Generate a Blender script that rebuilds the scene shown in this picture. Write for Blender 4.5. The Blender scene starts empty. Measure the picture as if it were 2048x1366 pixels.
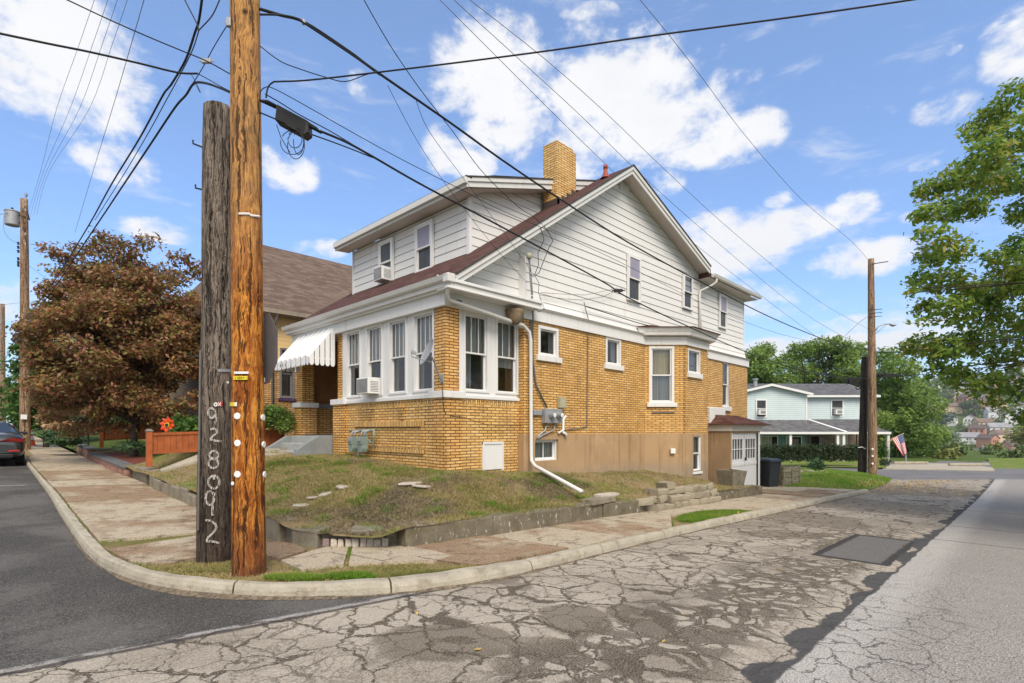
import bpy, math, random
import numpy as np
from mathutils import Vector, Matrix

random.seed(7)
SC = bpy.context.scene
COL = SC.collection
# ---------------------------------------------------------------- camera
F_PX, HOR, CX = 1067.0, 860.0, 1024.0
FX, FY = 0.7124, 0.7018           # forward in the world
EYE = 1.6
cam_d = bpy.data.cameras.new('camera'); cam = bpy.data.objects.new('camera', cam_d)
COL.objects.link(cam); SC.camera = cam
cam.location = (0, 0, EYE)
cam.rotation_euler = (math.radians(90), 0, -math.atan2(FX, FY))
cam_d.sensor_width = 36; cam_d.lens = 36*F_PX/2048
cam_d.shift_y = (HOR-683)/2048
cam_d.clip_start = 0.05; cam_d.clip_end = 9000

# ---------------------------------------------------------------- node helper
class NT:
    def __init__(s, nt): s.nt = nt; nt.nodes.clear()
    def n(s, t, ins=None, **props):
        nd = s.nt.nodes.new(t)
        for k, v in props.items(): setattr(nd, k, v)
        if ins:
            for k, v in ins.items():
                sock = nd.inputs[k]
                if isinstance(v, bpy.types.NodeSocket): s.nt.links.new(v, sock)
                else: sock.default_value = v
        return nd
    def m(s, op, a, b=0.0, c=0.0, clamp=False):
        nd = s.n('ShaderNodeMath', {0: a, 1: b, 2: c}, operation=op); nd.use_clamp = clamp
        return nd.outputs[0]
    def v(s, op, a, b=(0, 0, 0)):
        nd = s.n('ShaderNodeVectorMath', {0: a, 1: b}, operation=op)
        return nd.outputs['Value'] if op in ('DOT_PRODUCT', 'LENGTH', 'DISTANCE') else nd.outputs[0]
    def noise(s, vec, scale, detail=4, rough=.55, dist=0, out=0):
        return s.n('ShaderNodeTexNoise', {'Vector': vec, 'Scale': scale, 'Detail': detail, 'Roughness': rough, 'Distortion': dist}).outputs[out]
    def vor(s, vec, scale, feature='F1', rnd=1.0, out='Distance'):
        return s.n('ShaderNodeTexVoronoi', {'Vector': vec, 'Scale': scale, 'Randomness': rnd}, feature=feature).outputs[out]
    def ramp(s, fac, stops, interp='LINEAR'):
        nd = s.n('ShaderNodeValToRGB', {0: fac}); cr = nd.color_ramp; cr.interpolation = interp
        while len(cr.elements) < len(stops): cr.elements.new(0.5)
        for e, (p, c) in zip(cr.elements, stops):
            e.position = p
            if not isinstance(c, (tuple, list)): c = (c, c, c)
            e.color = (*c, 1)
        return nd.outputs[0]
    def sm(s, val, lo, hi):
        return s.n('ShaderNodeMapRange', {0: val, 1: lo, 2: hi, 3: 0.0, 4: 1.0}, interpolation_type='SMOOTHSTEP').outputs[0]
    def mix(s, f, a, b, blend='MIX'):
        c = lambda q: (*q, 1) if isinstance(q, tuple) and len(q) == 3 else q
        nd = s.n('ShaderNodeMix', {0: f, 6: c(a), 7: c(b)}, data_type='RGBA', blend_type=blend)
        return nd.outputs[2]
    def obj(s): return s.n('ShaderNodeTexCoord').outputs['Object']
    def uv(s): return s.n('ShaderNodeTexCoord').outputs['UV']
    def scl(s, vec, xyz): return s.v('MULTIPLY', vec, xyz)
    def sep(s, vec):
        o = s.n('ShaderNodeSeparateXYZ', {0: vec}).outputs; return o[0], o[1], o[2]
    def comb(s, x, y, z): return s.n('ShaderNodeCombineXYZ', {0: x, 1: y, 2: z}).outputs[0]
    def bump(s, h, strength=.4, dist=.02):
        return s.n('ShaderNodeBump', {'Height': h, 'Strength': strength, 'Distance': dist}).outputs[0]
    def out(s, sh, disp=None):
        o = s.n('ShaderNodeOutputMaterial', {0: sh})
    def pbsdf(s, col, rough=.7, normal=None, metal=0.0, spec=.3, **kw):
        c = (*col, 1) if isinstance(col, tuple) and len(col) == 3 else col
        ins = {'Base Color': c, 'Roughness': rough, 'Metallic': metal, 'Specular IOR Level': spec}
        if normal is not None: ins['Normal'] = normal
        for k, v in kw.items(): ins[k] = v
        return s.n('ShaderNodeBsdfPrincipled', ins).outputs[0]

def new_mat(name):
    m = bpy.data.materials.new(name); m.use_nodes = True
    return m, NT(m.node_tree)

# ---------------------------------------------------------------- sky, sun, exposure
SUN_EL, SUN_AZ = 48.0, -120.0      # azimuth of the sun seen from the scene, degrees from +X to +Y
W = bpy.data.worlds.new('World'); SC.world = W; W.use_nodes = True
w = NT(W.node_tree)
sky = w.n('ShaderNodeTexSky', sky_type='NISHITA', sun_disc=False, sun_elevation=math.radians(SUN_EL),
          sun_rotation=math.radians(90-SUN_AZ), altitude=200, air_density=1.0, dust_density=0.6, ozone_density=2.2)
g = w.n('ShaderNodeTexCoord').outputs['Generated']
gx, gy, gz = w.sep(g)
az = w.m('ARCTAN2', gx, gy)                       # clockwise from +Y
el = w.m('ARCSINE', gz)
def px_dir(px, py):
    u = (px-CX)/F_PX; v = (HOR-py)/F_PX
    x = u*FY + FX; y = -u*FX + FY; L = math.sqrt(x*x+y*y+v*v)
    return math.atan2(x, y), math.asin(v/L), math.sqrt(1+u*u), L
cvec = w.comb(w.m('MULTIPLY', az, 2.2), w.m('MULTIPLY', el, 3.4), 0.0)
n1 = w.noise(cvec, 3.4, 12, .62, .35)
n2 = w.noise(w.v('ADD', cvec, (5.2, 1.3, 7.0)), 9.0, 6, .6)
CL = [(70,70,260,170,1.3),(160,200,150,80,1.15),(235,322,95,52,.75),(580,335,65,55,.72),(640,495,60,22,.8),(330,462,110,26,.58),
      (985,150,125,130,1.25),(1060,240,150,90,1.15),(1120,150,110,60,.9),(1170,75,70,45,.7),(1290,55,50,22,.6),(1260,220,235,125,1.35),(1440,280,130,60,1.1),
      (1400,160,80,25,.55),(920,325,75,40,.85),(1180,330,110,35,.8),(725,170,35,40,.6),(1330,365,44,30,.5),(1555,402,36,20,1.0),(1180,25,60,25,.6),(1850,330,40,16,.5),(1600,460,80,30,.8),(480,600,60,25,.6),(1712,412,64,36,1.1),(1380,600,160,40,.8),(1800,640,200,24,.7),(1330,100,60,40,.6),(905,300,60,60,.7),
      (1480,480,170,70,1.05),(1400,540,90,60,.7),(1720,520,120,45,.9),(1890,215,75,35,.75),(2030,95,90,75,.95),(1750,225,50,22,.45),(1905,98,24,16,.5),
      (1560,600,120,40,.8),(1650,690,300,26,.8),(40,600,90,45,.95),(90,690,120,30,.7),(1470,625,40,30,.6),(1815,435,28,14,.5)]
acc = None
for (px, py, rx, ry, s_) in CL:
    a0, e0, _, L = px_dir(px, py)
    ra = abs(px_dir(px+rx, py)[0]-px_dir(px-rx, py)[0])/2
    re = abs(px_dir(px, py-ry)[1]-px_dir(px, py+ry)[1])/2
    da = w.m('MULTIPLY', w.m('SUBTRACT', az, a0), 1/ra)
    de = w.m('MULTIPLY', w.m('SUBTRACT', el, e0), 1/re)
    q = w.m('ADD', w.m('MULTIPLY', da, da), w.m('MULTIPLY', de, de))
    b = w.m('MULTIPLY', w.m('SUBTRACT', 1.30, q, clamp=True), s_*.78)
    acc = b if acc is None else w.m('MAXIMUM', acc, b)
# out of view: near-full cloud cover added as neutral fill light
acx = w.m('ABSOLUTE', w.m('SUBTRACT', az, px_dir(1024, 400)[0]))
beh = w.m('MULTIPLY', w.sm(acx, .95, 1.3), w.sm(w.noise(cvec, 1.1, 3, .5), .24, .40))
acc = w.m('MAXIMUM', acc, w.m('MULTIPLY', beh, .8))
dens = w.m('ADD', acc, w.m('ADD', w.m('MULTIPLY', w.m('SUBTRACT', n1, .5), 3.3), w.m('MULTIPLY', w.m('SUBTRACT', n2, .5), 1.7)))
cov = w.sm(dens, .08, 1.0)
cov = w.m('MULTIPLY', cov, w.sm(acc, .0, .30))
wis = w.m('MULTIPLY', w.sm(w.noise(w.scl(cvec, (.6, 1.5, 1)), 3.2, 9, .65, .6), .52, .74), .42)
cov = w.m('MAXIMUM', cov, wis)
cov = w.m('MULTIPLY', cov, w.sm(el, -.02, .02))
shade = w.m('ADD', w.m('MULTIPLY', w.sm(w.m('ADD', w.noise(w.v('ADD', cvec, (0, -.09, 0)), 2.6, 5, .55, .25), w.m('MULTIPLY', n2, .35)), .5, .95), .22), 0.0)
low = w.m('SUBTRACT', 1.0, w.sm(el, .03, .24))
ccol = w.mix(shade, (.98, .98, 1.0), (.60, .66, .78))
ccol = w.mix(w.m('MULTIPLY', low, .35), ccol, (.70, .78, .90))
skyh = w.m('SUBTRACT', 1.0, w.sm(el, .0, .26))
CLOUD = 5.7
skyc = w.mix(1.0, sky.outputs[0], (.86, 1.04, 1.28), 'MULTIPLY')
skyc = w.mix(.14, skyc, (4.0, 5.6, 8.0))
cc = w.mix(1.0, ccol, (CLOUD, CLOUD, CLOUD), 'MULTIPLY')
skyc = w.mix(w.m('MULTIPLY', skyh, .45), skyc, (3.6, 4.5, 5.6))
fin = w.mix(cov, skyc, cc)
bg = w.n('ShaderNodeBackground', {'Color': fin, 'Strength': 0.10})
w.nt.links.new(bg.outputs[0], w.n('ShaderNodeOutputWorld').inputs[0])
W.cycles.sampling_method = 'MANUAL'; W.cycles.sample_map_resolution = 512

sd = bpy.data.lights.new('sun', 'SUN'); sun = bpy.data.objects.new('sun', sd); COL.objects.link(sun)
sd.energy = 2.2; sd.angle = math.radians(34); sd.color = (1.0, .90, .76)
_a, _e = math.radians(SUN_AZ), math.radians(SUN_EL)
sun.rotation_euler = Vector((math.cos(_e)*math.cos(_a), math.cos(_e)*math.sin(_a), math.sin(_e))).to_track_quat('Z', 'Y').to_euler()
SC.view_settings.view_transform = 'Standard'; SC.view_settings.look = 'None'
SC.view_settings.exposure = 0.84; SC.view_settings.gamma = 1.0
SC.cycles.max_bounces = 5; SC.cycles.diffuse_bounces = 3; SC.cycles.glossy_bounces = 2
SC.cycles.transmission_bounces = 3; SC.cycles.transparent_max_bounces = 8

# ---------------------------------------------------------------- measuring helpers (pixel of the photo -> point in the place)
def ray(px, py): return (px-CX)/F_PX, (HOR-py)/F_PX
def at(px, py, d):
    u, v = ray(px, py); r = u*d
    return Vector((FY*r+FX*d, -FX*r+FY*d, EYE+v*d))
def onX(px, py, X):
    u, v = ray(px, py); d = X/(FY*u+FX); return at(px, py, d)
def onY(px, py, Y):
    u, v = ray(px, py); d = Y/(FY-FX*u); return at(px, py, d)
def sm(a, b, t):
    t = max(0.0, min(1.0, (t-a)/(b-a))); return t*t*(3-2*t)
def lerp(a, b, t): return a+(b-a)*t
def pw(x, pts):
    if x <= pts[0][0]: return pts[0][1]
    for (a, b), (c, d) in zip(pts, pts[1:]):
        if x <= c: return b+(d-b)*(x-a)/(c-a)
    return pts[-1][1]
def zr(x, y):
    zx = pw(x, [(-12, .35), (0, .05), (23, -.663), (32, -.82), (400, -.9)])
    wy = 1-sm(12, 24, x)
    zy = pw(y, [(7.5, 0), (10, .045), (20, .33), (60, 1.5), (90, 1.9)])
    return zx+zy*wy
def onG(px, py, dz=0.0, f=zr):
    d = 10.0; u, v = ray(px, py)
    lo, hi = 0.5, 400.0
    for _ in range(60):
        mid = (lo+hi)/2; p = at(px, py, mid)
        if p.z > f(p.x, p.y)+dz: lo = mid
        else: hi = mid
    return at(px, py, lo)
def fwd(p): return FX*p[0]+FY*p[1]

# ---------------------------------------------------------------- mesh builder
class MB:
    def __init__(s, M=None): s.V = []; s.F = []; s.M = M or Matrix(); s.UV = {}
    def a(s, p): s.V.append(s.M @ Vector(p)); return len(s.V)-1
    def face(s, pts): s.F.append([s.a(p) for p in pts])
    def idx(s, ids): s.F.append(list(ids))
    def box(s, x0, x1, y0, y1, z0, z1, T=None):
        P = [(x0,y0,z0),(x1,y0,z0),(x1,y1,z0),(x0,y1,z0),(x0,y0,z1),(x1,y0,z1),(x1,y1,z1),(x0,y1,z1)]
        if T is not None: P = [T @ Vector(p) for p in P]
        b = [s.a(p) for p in P]
        for f in ((0,3,2,1),(4,5,6,7),(0,1,5,4),(1,2,6,5),(2,3,7,6),(3,0,4,7)): s.F.append([b[i] for i in f])
    def bar(s, p, q, wd, hg=None):
        p, q = Vector(p), Vector(q); hg = hg or wd; d = q-p; L = d.length
        T = Matrix.Translation(p) @ d.to_track_quat('X', 'Z').to_matrix().to_4x4()
        s.box(0, L, -wd/2, wd/2, -hg/2, hg/2, T)
    def tube(s, pts, r, n=8, cap=True):
        pts = [Vector(p) for p in pts]; k = len(pts)
        rs = r if isinstance(r, (list, tuple)) else [r]*k
        rings = []; up = None
        for i, p in enumerate(pts):
            t = (pts[min(i+1, k-1)]-pts[max(i-1, 0)])
            if t.length < 1e-9: t = Vector((0, 0, 1))
            t.normalize()
            if up is None: up = Vector((0, 0, 1)) if abs(t.z) < .9 else Vector((1, 0, 0))
            sx = t.cross(up)
            if sx.length < 1e-5: sx = t.orthogonal()
            sx.normalize(); up = sx.cross(t).normalized()
            rings.append([s.a(p+(sx*math.cos(2*math.pi*j/n)+up*math.sin(2*math.pi*j/n))*rs[i]) for j in range(n)])
        for A, B in zip(rings, rings[1:]):
            for j in range(n): s.F.append([A[j], A[(j+1) % n], B[(j+1) % n], B[j]])
        if cap and n > 2: s.F.append(rings[0][::-1]); s.F.append(rings[-1][:])
    def cyl(s, c, r, h, n=24, axis='Z', r2=None):
        c = Vector(c); d = {'X': Vector((1,0,0)), 'Y': Vector((0,1,0)), 'Z': Vector((0,0,1))}[axis] if isinstance(axis, str) else Vector(axis)
        s.tube([c, c+d*h], [r, r if r2 is None else r2], n)
    def prism(s, poly, d):
        d = Vector(d); A = [s.a(p) for p in poly]; B = [s.a(Vector(p)+d) for p in poly]; n = len(poly)
        s.F.append(A[::-1]); s.F.append(B)
        for i in range(n): s.F.append([A[i], A[(i+1) % n], B[(i+1) % n], B[i]])
    def grid(s, P):
        R = [[s.a(p) for p in row] for row in P]
        for i in range(len(R)-1):
            for j in range(len(R[0])-1):
                s.F.append([R[i][j], R[i][j+1], R[i+1][j+1], R[i+1][j]])
    def lathe(s, prof, c=(0, 0, 0), n=20):
        c = Vector(c)
        R = [[s.a(c+Vector((r*math.cos(2*math.pi*j/n), r*math.sin(2*math.pi*j/n), z))) for j in range(n)] for r, z in prof]
        for A, B in zip(R, R[1:]):
            for j in range(n): s.F.append([A[j], A[(j+1) % n], B[(j+1) % n], B[j]])
    def build(s, name, mat, parent=None, smooth=False, bevel=0, loc=None, swapuv=False, fixn=True):
        me = bpy.data.meshes.new(name)
        me.from_pydata([tuple(v) for v in s.V], [], s.F)
        uvl = me.uv_layers.new(name='UVMap'); V = s.V
        if bevel or fixn:
            pass
        for p in me.polygons:
            n = p.normal
            for li in p.loop_indices:
                co = V[me.loops[li].vertex_index]
                if abs(n.z) < .72:
                    h = math.hypot(n.x, n.y) or 1; u = (-n.y*co.x+n.x*co.y)/h; uv = (u, co.z)
                else: uv = (co.x, co.y)
                uvl.data[li].uv = (uv[1], uv[0]) if swapuv else uv
        if smooth:
            for p in me.polygons: p.use_smooth = True
        me.materials.append(mat)
        o = bpy.data.objects.new(name, me); COL.objects.link(o)
        if parent is not None:
            o.parent = parent; o.matrix_parent_inverse = pinv(parent)
        if loc is not None: o.location = loc
        if bevel:
            b = o.modifiers.new('bevel', 'BEVEL'); b.width = bevel; b.segments = 2; b.limit_method = 'ANGLE'; b.angle_limit = math.radians(40)
        return o
def pinv(parent):
    M = Matrix()
    chain = []; p = parent
    while p is not None: chain.append(p); p = p.parent
    for q in reversed(chain):
        M = M @ q.matrix_parent_inverse @ Matrix.Translation(q.location) @ q.rotation_euler.to_matrix().to_4x4()
    return M.inverted()
def thing(name, label, cat, loc=(0, 0, 0), group=None):
    o = bpy.data.objects.new(name, None); COL.objects.link(o); o.location = loc; o.empty_display_size = .2
    o['label'] = label; o['category'] = cat
    if group: o['group'] = group
    return o
def tag(o, label, cat, group=None, kind=None):
    o['label'] = label; o['category'] = cat
    if group: o['group'] = group
    if kind: o['kind'] = kind
    return o
def struct(o, kind='structure'): o['kind'] = kind; return o
def dup(root, loc, rz=0, label=None, scale=None):
    def cp(o, par):
        c = o.copy(); COL.objects.link(c); c.parent = par
        for ch in [x for x in ALLO() if x.parent == o]: cp(ch, c)
        return c
    r = cp(root, None); r.location = loc; r.rotation_euler = (0, 0, rz)
    if scale: r.scale = (scale,)*3 if not isinstance(scale, tuple) else scale
    if label: r['label'] = label
    return r
def ALLO(): return list(bpy.data.objects)

# ---------------------------------------------------------------- materials
def m_plain(name, col, rough=.6, metal=0, var=.12, vs=6, bump=0, spec=.3):
    m, t = new_mat(name); o = t.obj()
    n = t.noise(o, vs, 6, .6)
    d = tuple(c*(1-var*1.6) for c in col); l = tuple(min(1, c*(1+var)) for c in col)
    c = t.ramp(n, [(.3, d), (.7, l)])
    nr = t.bump(t.noise(o, vs*12, 3), bump, .004) if bump else None
    t.out(t.pbsdf(c, rough, nr, metal, spec)); return m
def m_paint(name, col, dirt=(.45, .42, .36), amt=.5, streak=True, rough=.5):
    m, t = new_mat(name); o = t.obj()
    big = t.noise(o, 1.3, 5, .6)
    st = t.noise(t.scl(o, (9, 9, .7)), 1.0, 6, .65)
    fine = t.noise(o, 26, 5, .7)
    f = t.m('MULTIPLY', t.sm(st, .5, .82), t.sm(big, .35, .7))
    f2 = t.sm(fine, .62, .78)
    f = t.m('MULTIPLY', t.m('ADD', f, t.m('MULTIPLY', f2, .35)), amt, clamp=True)
    c = t.mix(f, col, dirt)
    c = t.mix(t.m('MULTIPLY', t.m('SUBTRACT', big, .5), .25, clamp=True), c, tuple(x*.8 for x in col))
    t.out(t.pbsdf(c, rough, t.bump(fine, .12, .003), 0, .3)); return m
def m_brick(name, a, b, mortar, row=.0612, wdt=.235, ms=.0115, soldier=False, stainz=None, rough=.55):
    m, t = new_mat(name); uv = t.uv()
    wob = t.v('MULTIPLY', t.v('SUBTRACT', t.noise(t.obj(), 3.1, 2, .5, 0, 1), (.5, .5, .5)), (.006, .006, 0))
    uv2 = t.v('ADD', uv, wob)
    br = t.n('ShaderNodeTexBrick', {'Vector': uv2, 'Color1': (0, 0, 0, 1), 'Color2': (1, 1, 1, 1), 'Mortar': (.5, .5, .5, 1), 'Scale': 1.0,
             'Mortar Size': ms, 'Mortar Smooth': .25, 'Bias': 0.0, 'Brick Width': wdt, 'Row Height': row})
    br.offset = .5
    per = br.outputs[0]; mo = br.outputs[1]
    o = t.obj()
    big = t.noise(o, .9, 4, .6); fine = t.noise(o, 40, 4, .6)
    c = t.ramp(t.m('ADD', t.m('MULTIPLY', per, .75), t.m('MULTIPLY', fine, .3)), [(.08, tuple(x*.82 for x in a)), (.5, a), (.95, b)])
    c = t.mix(t.m('MULTIPLY', t.sm(big, .50, .62), .35), c, tuple(x*.70 for x in a))
    c = t.mix(t.m('MULTIPLY', t.sm(t.noise(o, 3.4, 5, .7), .56, .66), .35), c, (.42, .22, .11))
    streak = t.noise(t.scl(o, (7, 7, .6)), 1.0, 5, .65)
    c = t.mix(t.m('MULTIPLY', t.sm(streak, .56, .7), .38), c, (.20, .12, .06))
    mc = t.mix(t.sm(t.noise(o, 2.3, 3), .4, .7), mortar, tuple(x*1.9 for x in mortar))
    if stainz is not None:
        z = t.sep(o)[2]
        sf = t.m('MULTIPLY', t.m('SUBTRACT', 1.0, t.sm(t.m('ADD', z, t.m('MULTIPLY', big, .35)), stainz, stainz+.42)), .5)
        c = t.mix(sf, c, (.36, .23, .13))
    c = t.mix(mo, c, mc)
    h = t.m('SUBTRACT', t.m('MULTIPLY', fine, .12), mo)
    t.out(t.pbsdf(c, rough, t.bump(h, .75, .006), 0, .35)); return m
def m_shingle(name, a, b, course=.14):
    m, t = new_mat(name); uv = t.uv()
    br = t.n('ShaderNodeTexBrick', {'Vector': t.obj(), 'Color1': (0, 0, 0, 1), 'Color2': (1, 1, 1, 1), 'Mortar': (0, 0, 0, 1), 'Scale': 1.0,
             'Mortar Size': .006, 'Mortar Smooth': .1, 'Bias': 0.0, 'Brick Width': .32, 'Row Height': course})
    m['axis'] = 0
    o = t.obj()
    gr = t.noise(o, 130, 2, .7); big = t.noise(o, .7, 5, .6)
    f = t.m('ADD', t.m('MULTIPLY', br.outputs[0], .5), t.m('ADD', t.m('MULTIPLY', gr, .35), t.m('MULTIPLY', big, .35)))
    c = t.ramp(f, [(.2, tuple(x*.6 for x in a)), (.55, a), (.95, b)])
    c = t.mix(t.m('MULTIPLY', br.outputs[1], .6), c, tuple(x*.35 for x in a))
    t.out(t.pbsdf(c, .9, t.bump(t.m('ADD', t.m('MULTIPLY', br.outputs[1], -1.0), gr), .5, .01), 0, .15)); return m
def m_uvshingle(name, a, b, course=.14):
    """shingle courses running level: the rows follow the height z of the slope"""
    m, t = new_mat(name); o = t.obj(); x, y, z = t.sep(o)
    g_ = t.n('ShaderNodeNewGeometry').outputs['True Normal']; nx, ny, nz = t.sep(g_)
    h = t.m('SQRT', t.m('ADD', t.m('MULTIPLY', nx, nx), t.m('ADD', t.m('MULTIPLY', ny, ny), 1e-6)))
    al = t.m('DIVIDE', t.m('SUBTRACT', t.m('MULTIPLY', nx, y), t.m('MULTIPLY', ny, x)), h)
    up = t.m('DIVIDE', z, h)
    uv = t.comb(al, up, 0.0)
    br = t.n('ShaderNodeTexBrick', {'Vector': uv, 'Color1': (0, 0, 0, 1), 'Color2': (1, 1, 1, 1), 'Mortar': (0, 0, 0, 1), 'Scale': 1.0,
             'Mortar Size': .007, 'Mortar Smooth': .1, 'Bias': 0.0, 'Brick Width': .3, 'Row Height': course})
    gr = t.noise(o, 120, 2, .7); big = t.noise(o, .8, 5, .6)
    f = t.m('ADD', t.m('MULTIPLY', br.outputs[0], .42), t.m('ADD', t.m('MULTIPLY', gr, .35), t.m('MULTIPLY', big, .35)))
    c = t.ramp(f, [(.2, tuple(q*.6 for q in a)), (.55, a), (.95, b)])
    c = t.mix(t.m('MULTIPLY', br.outputs[1], .55), c, tuple(q*.35 for q in a))
    t.out(t.pbsdf(c, .9, t.bump(t.m('ADD', t.m('MULTIPLY', br.outputs[1], -1.0), gr), .45, .01), 0, .15)); return m
def m_pole(name, light, mid, dark, knots=True, foot=None, rough=.75, vert=9, blot=.0, top=None):
    m, t = new_mat(name); o = t.obj()
    wv = t.v('MULTIPLY', t.v('SUBTRACT', t.noise(t.scl(o, (3, 3, 2)), 1.6, 3, .6, 0, 1), (.5, .5, .5)), (.10, .10, 0))
    ow = t.v('ADD', o, wv)
    g1 = t.noise(t.scl(ow, (vert, vert, .8)), 2.0, 6, .65, .5)
    g2 = t.noise(t.scl(ow, (vert*3.5, vert*3.5, 1.3)), 2.2, 5, .7, .3)
    b1 = t.noise(t.scl(ow, (7.5, 7.5, 2.6)), 1.0, 6, .66, 1.2); b2 = t.noise(t.scl(t.v('ADD', ow, (4, 2, 9)), (11, 11, 3.4)), 1.0, 6, .68, 1.0)
    c = t.ramp(t.m('ADD', t.m('MULTIPLY', g1, .45), t.m('MULTIPLY', g2, .55)), [(.41, dark), (.48, mid), (.56, light)])
    if blot:
        c = t.mix(t.m('MULTIPLY', t.sm(b1, .49, .58), blot), c, mid)
        c = t.mix(t.m('MULTIPLY', t.sm(b2, .52, .60), blot*.8), c, tuple(min(1, x*1.25) for x in light))
        c = t.mix(t.m('MULTIPLY', t.sm(t.noise(t.scl(ow, (6, 6, 2.2)), 1.0, 6, .62, .8), .57, .66), .85), c, dark)
    z = t.sep(o)[2]
    if top:
        c = t.mix(t.m('MULTIPLY', t.sm(t.m('ADD', z, t.m('MULTIPLY', b1, 1.2)), top[0], top[1]), .55), c, t.mix(t.sm(g2, .45, .56), tuple(x*.55 for x in top[2]), top[2]))
    if knots:
        k = t.vor(t.scl(o, (1.2, 1.2, 1.0)), 2.2, 'F1', 1.0)
        c = t.mix(t.m('SUBTRACT', 1.0, t.sm(k, .02, .12)), c, tuple(x*.5 for x in dark))
    if foot:
        zz = t.m('ADD', z, t.m('MULTIPLY', b1, .6))
        c = t.mix(t.m('MULTIPLY', t.m('SUBTRACT', 1.0, t.sm(zz, foot[0], foot[1])), .85), c, t.mix(t.sm(g2, .42, .58), foot[2], tuple(x*2.4 for x in foot[2])))
    crack = t.sm(t.noise(t.scl(ow, (vert*2.2, vert*2.2, .45)), 1.7, 4, .6, .1), .565, .61)
    c = t.mix(t.m('MULTIPLY', crack, .8), c, tuple(x*.35 for x in dark))
    hh = t.m('ADD', t.m('MULTIPLY', g2, .8), t.m('MULTIPLY', crack, -1.0))
    t.out(t.pbsdf(c, rough, t.bump(hh, .9, .03), 0, .25)); return m
def m_glass(name, tint=(.75, .8, .82), refl=1.0):
    m, t = new_mat(name)
    tr = t.n('ShaderNodeBsdfTransparent', {0: (*tint, 1)}).outputs[0]
    gl = t.n('ShaderNodeBsdfGlossy', {0: (.95, .97, 1, 1), 1: .03}).outputs[0]
    fr = t.n('ShaderNodeFresnel', {0: 1.5}).outputs[0]
    f = t.m('MULTIPLY', t.m('ADD', t.m('MULTIPLY', fr, 1.2), .07), refl, clamp=True)
    mx = t.n('ShaderNodeMixShader', {0: f, 1: tr, 2: gl}).outputs[0]
    t.out(mx); return m
def m_leaf(name, cols, trans=.35, ns=1.1, rough=.55):
    m, t = new_mat(name); o = t.obj()
    ri = t.n('ShaderNodeNewGeometry').outputs['Random Per Island']
    n = t.noise(o, ns, 3, .55)
    f = t.m('ADD', t.m('MULTIPLY', ri, .5), t.m('MULTIPLY', t.m('SUBTRACT', n, .25), 1.0), clamp=True)
    k = len(cols)
    c = t.ramp(f, [((i+.5)/k, cc_) for i, cc_ in enumerate(cols)])
    d = t.pbsdf(c, rough, None, 0, .3)
    tl = t.n('ShaderNodeBsdfTranslucent', {0: c}).outputs[0]
    t.out(t.n('ShaderNodeMixShader', {0: trans, 1: d, 2: tl}).outputs[0]); return m
def m_emit_none(): pass

YB = (.76, .45, .135); YB2 = (.87, .60, .25); MORT = (.17, .095, .045)
M = {}
M['brick'] = m_brick('yellow_brick', YB, YB2, MORT, stainz=.35)
M['brick_main'] = m_brick('yellow_brick_side', (.745, .425, .12), (.85, .565, .22), (.19, .10, .045))
M['soldier'] = m_brick('yellow_brick_soldier', YB, YB2, MORT, row=.0612, wdt=.40)
M['brick_pier'] = m_brick('yellow_brick_pier', (.745, .425, .12), (.85, .565, .22), (.15, .058, .026))
M['paint'] = m_paint('white_paint', (.74, .735, .72), (.34, .31, .26), .85)
M['siding'] = m_paint('white_siding', (.735, .725, .70), (.46, .40, .29), .65)
M['sidingline'] = m_plain('siding_gap', (.26, .25, .23), .9)
M['gutter'] = m_paint('white_gutter', (.66, .65, .62), (.32, .29, .24), .75)
M['stucco'] = None
def m_stucco(name='stucco', c1=(.39, .255, .135), c2=(.47, .315, .18), lowc=(.30, .25, .19), zb=.6):
    m, t = new_mat(name); o = t.obj()
    n = t.noise(o, 1.2, 6, .62); f = t.noise(o, 60, 3, .6)
    c = t.ramp(n, [(.3, c1), (.72, c2)])
    z = t.sep(o)[2]
    c = t.mix(t.m('MULTIPLY', t.m('SUBTRACT', 1.0, t.sm(t.m('ADD', z, t.m('MULTIPLY', n, .5)), zb, zb+.55)), .75), c, lowc)
    st = t.noise(t.scl(o, (6, 6, .5)), 1, 5, .6)
    c = t.mix(t.m('MULTIPLY', t.sm(st, .52, .66), .5), c, tuple(x*.55 for x in c1))
    c = t.mix(t.m('MULTIPLY', t.sm(t.noise(o, 1.9, 6, .7), .52, .64), .22), c, tuple(min(1, x*1.35) for x in c2))
    t.out(t.pbsdf(c, .85, t.bump(f, .35, .006), 0, .2)); return m
M['stucco'] = m_stucco()
M['stucco_dark'] = m_stucco('garage_stucco', (.34, .22, .12), (.44, .30, .17), (.24, .18, .12), .0)
M['roof'] = m_uvshingle('red_brown_shingles', (.095, .048, .042), (.15, .08, .068), .13)
M['roof_edge'] = m_plain('roof_edge', (.06, .05, .045), .9)
M['roof_nb'] = m_uvshingle('brown_shingles', (.15, .105, .08), (.25, .18, .14), .16)
M['roof_grey'] = m_uvshingle('grey_shingles', (.12, .12, .125), (.20, .20, .205), .15)
M['roof_red'] = m_uvshingle('old_red_shingles', (.11, .045, .035), (.16, .09, .07), .12)
M['dark'] = m_plain('dark_interior', (.02, .02, .02), .9)
M['room'] = m_plain('dim_room', (.30, .28, .26), .9)
M['glass'] = m_glass('window_glass', (.84, .86, .86), .62)
M['screen'] = m_plain('window_screen_purple', (.30, .28, .36), .35, var=.05)
M['screen_dark'] = m_plain('window_screen_dark', (.05, .055, .06), .3, var=.2)
M['metal_grey'] = m_plain('grey_metal', (.36, .37, .38), .45, .3, .06)
M['meter_green'] = m_plain('gas_meter_green', (.24, .31, .28), .5, .1, .15)
M['black_metal'] = m_plain('black_metal', (.03, .03, .03), .5, .2)
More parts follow.
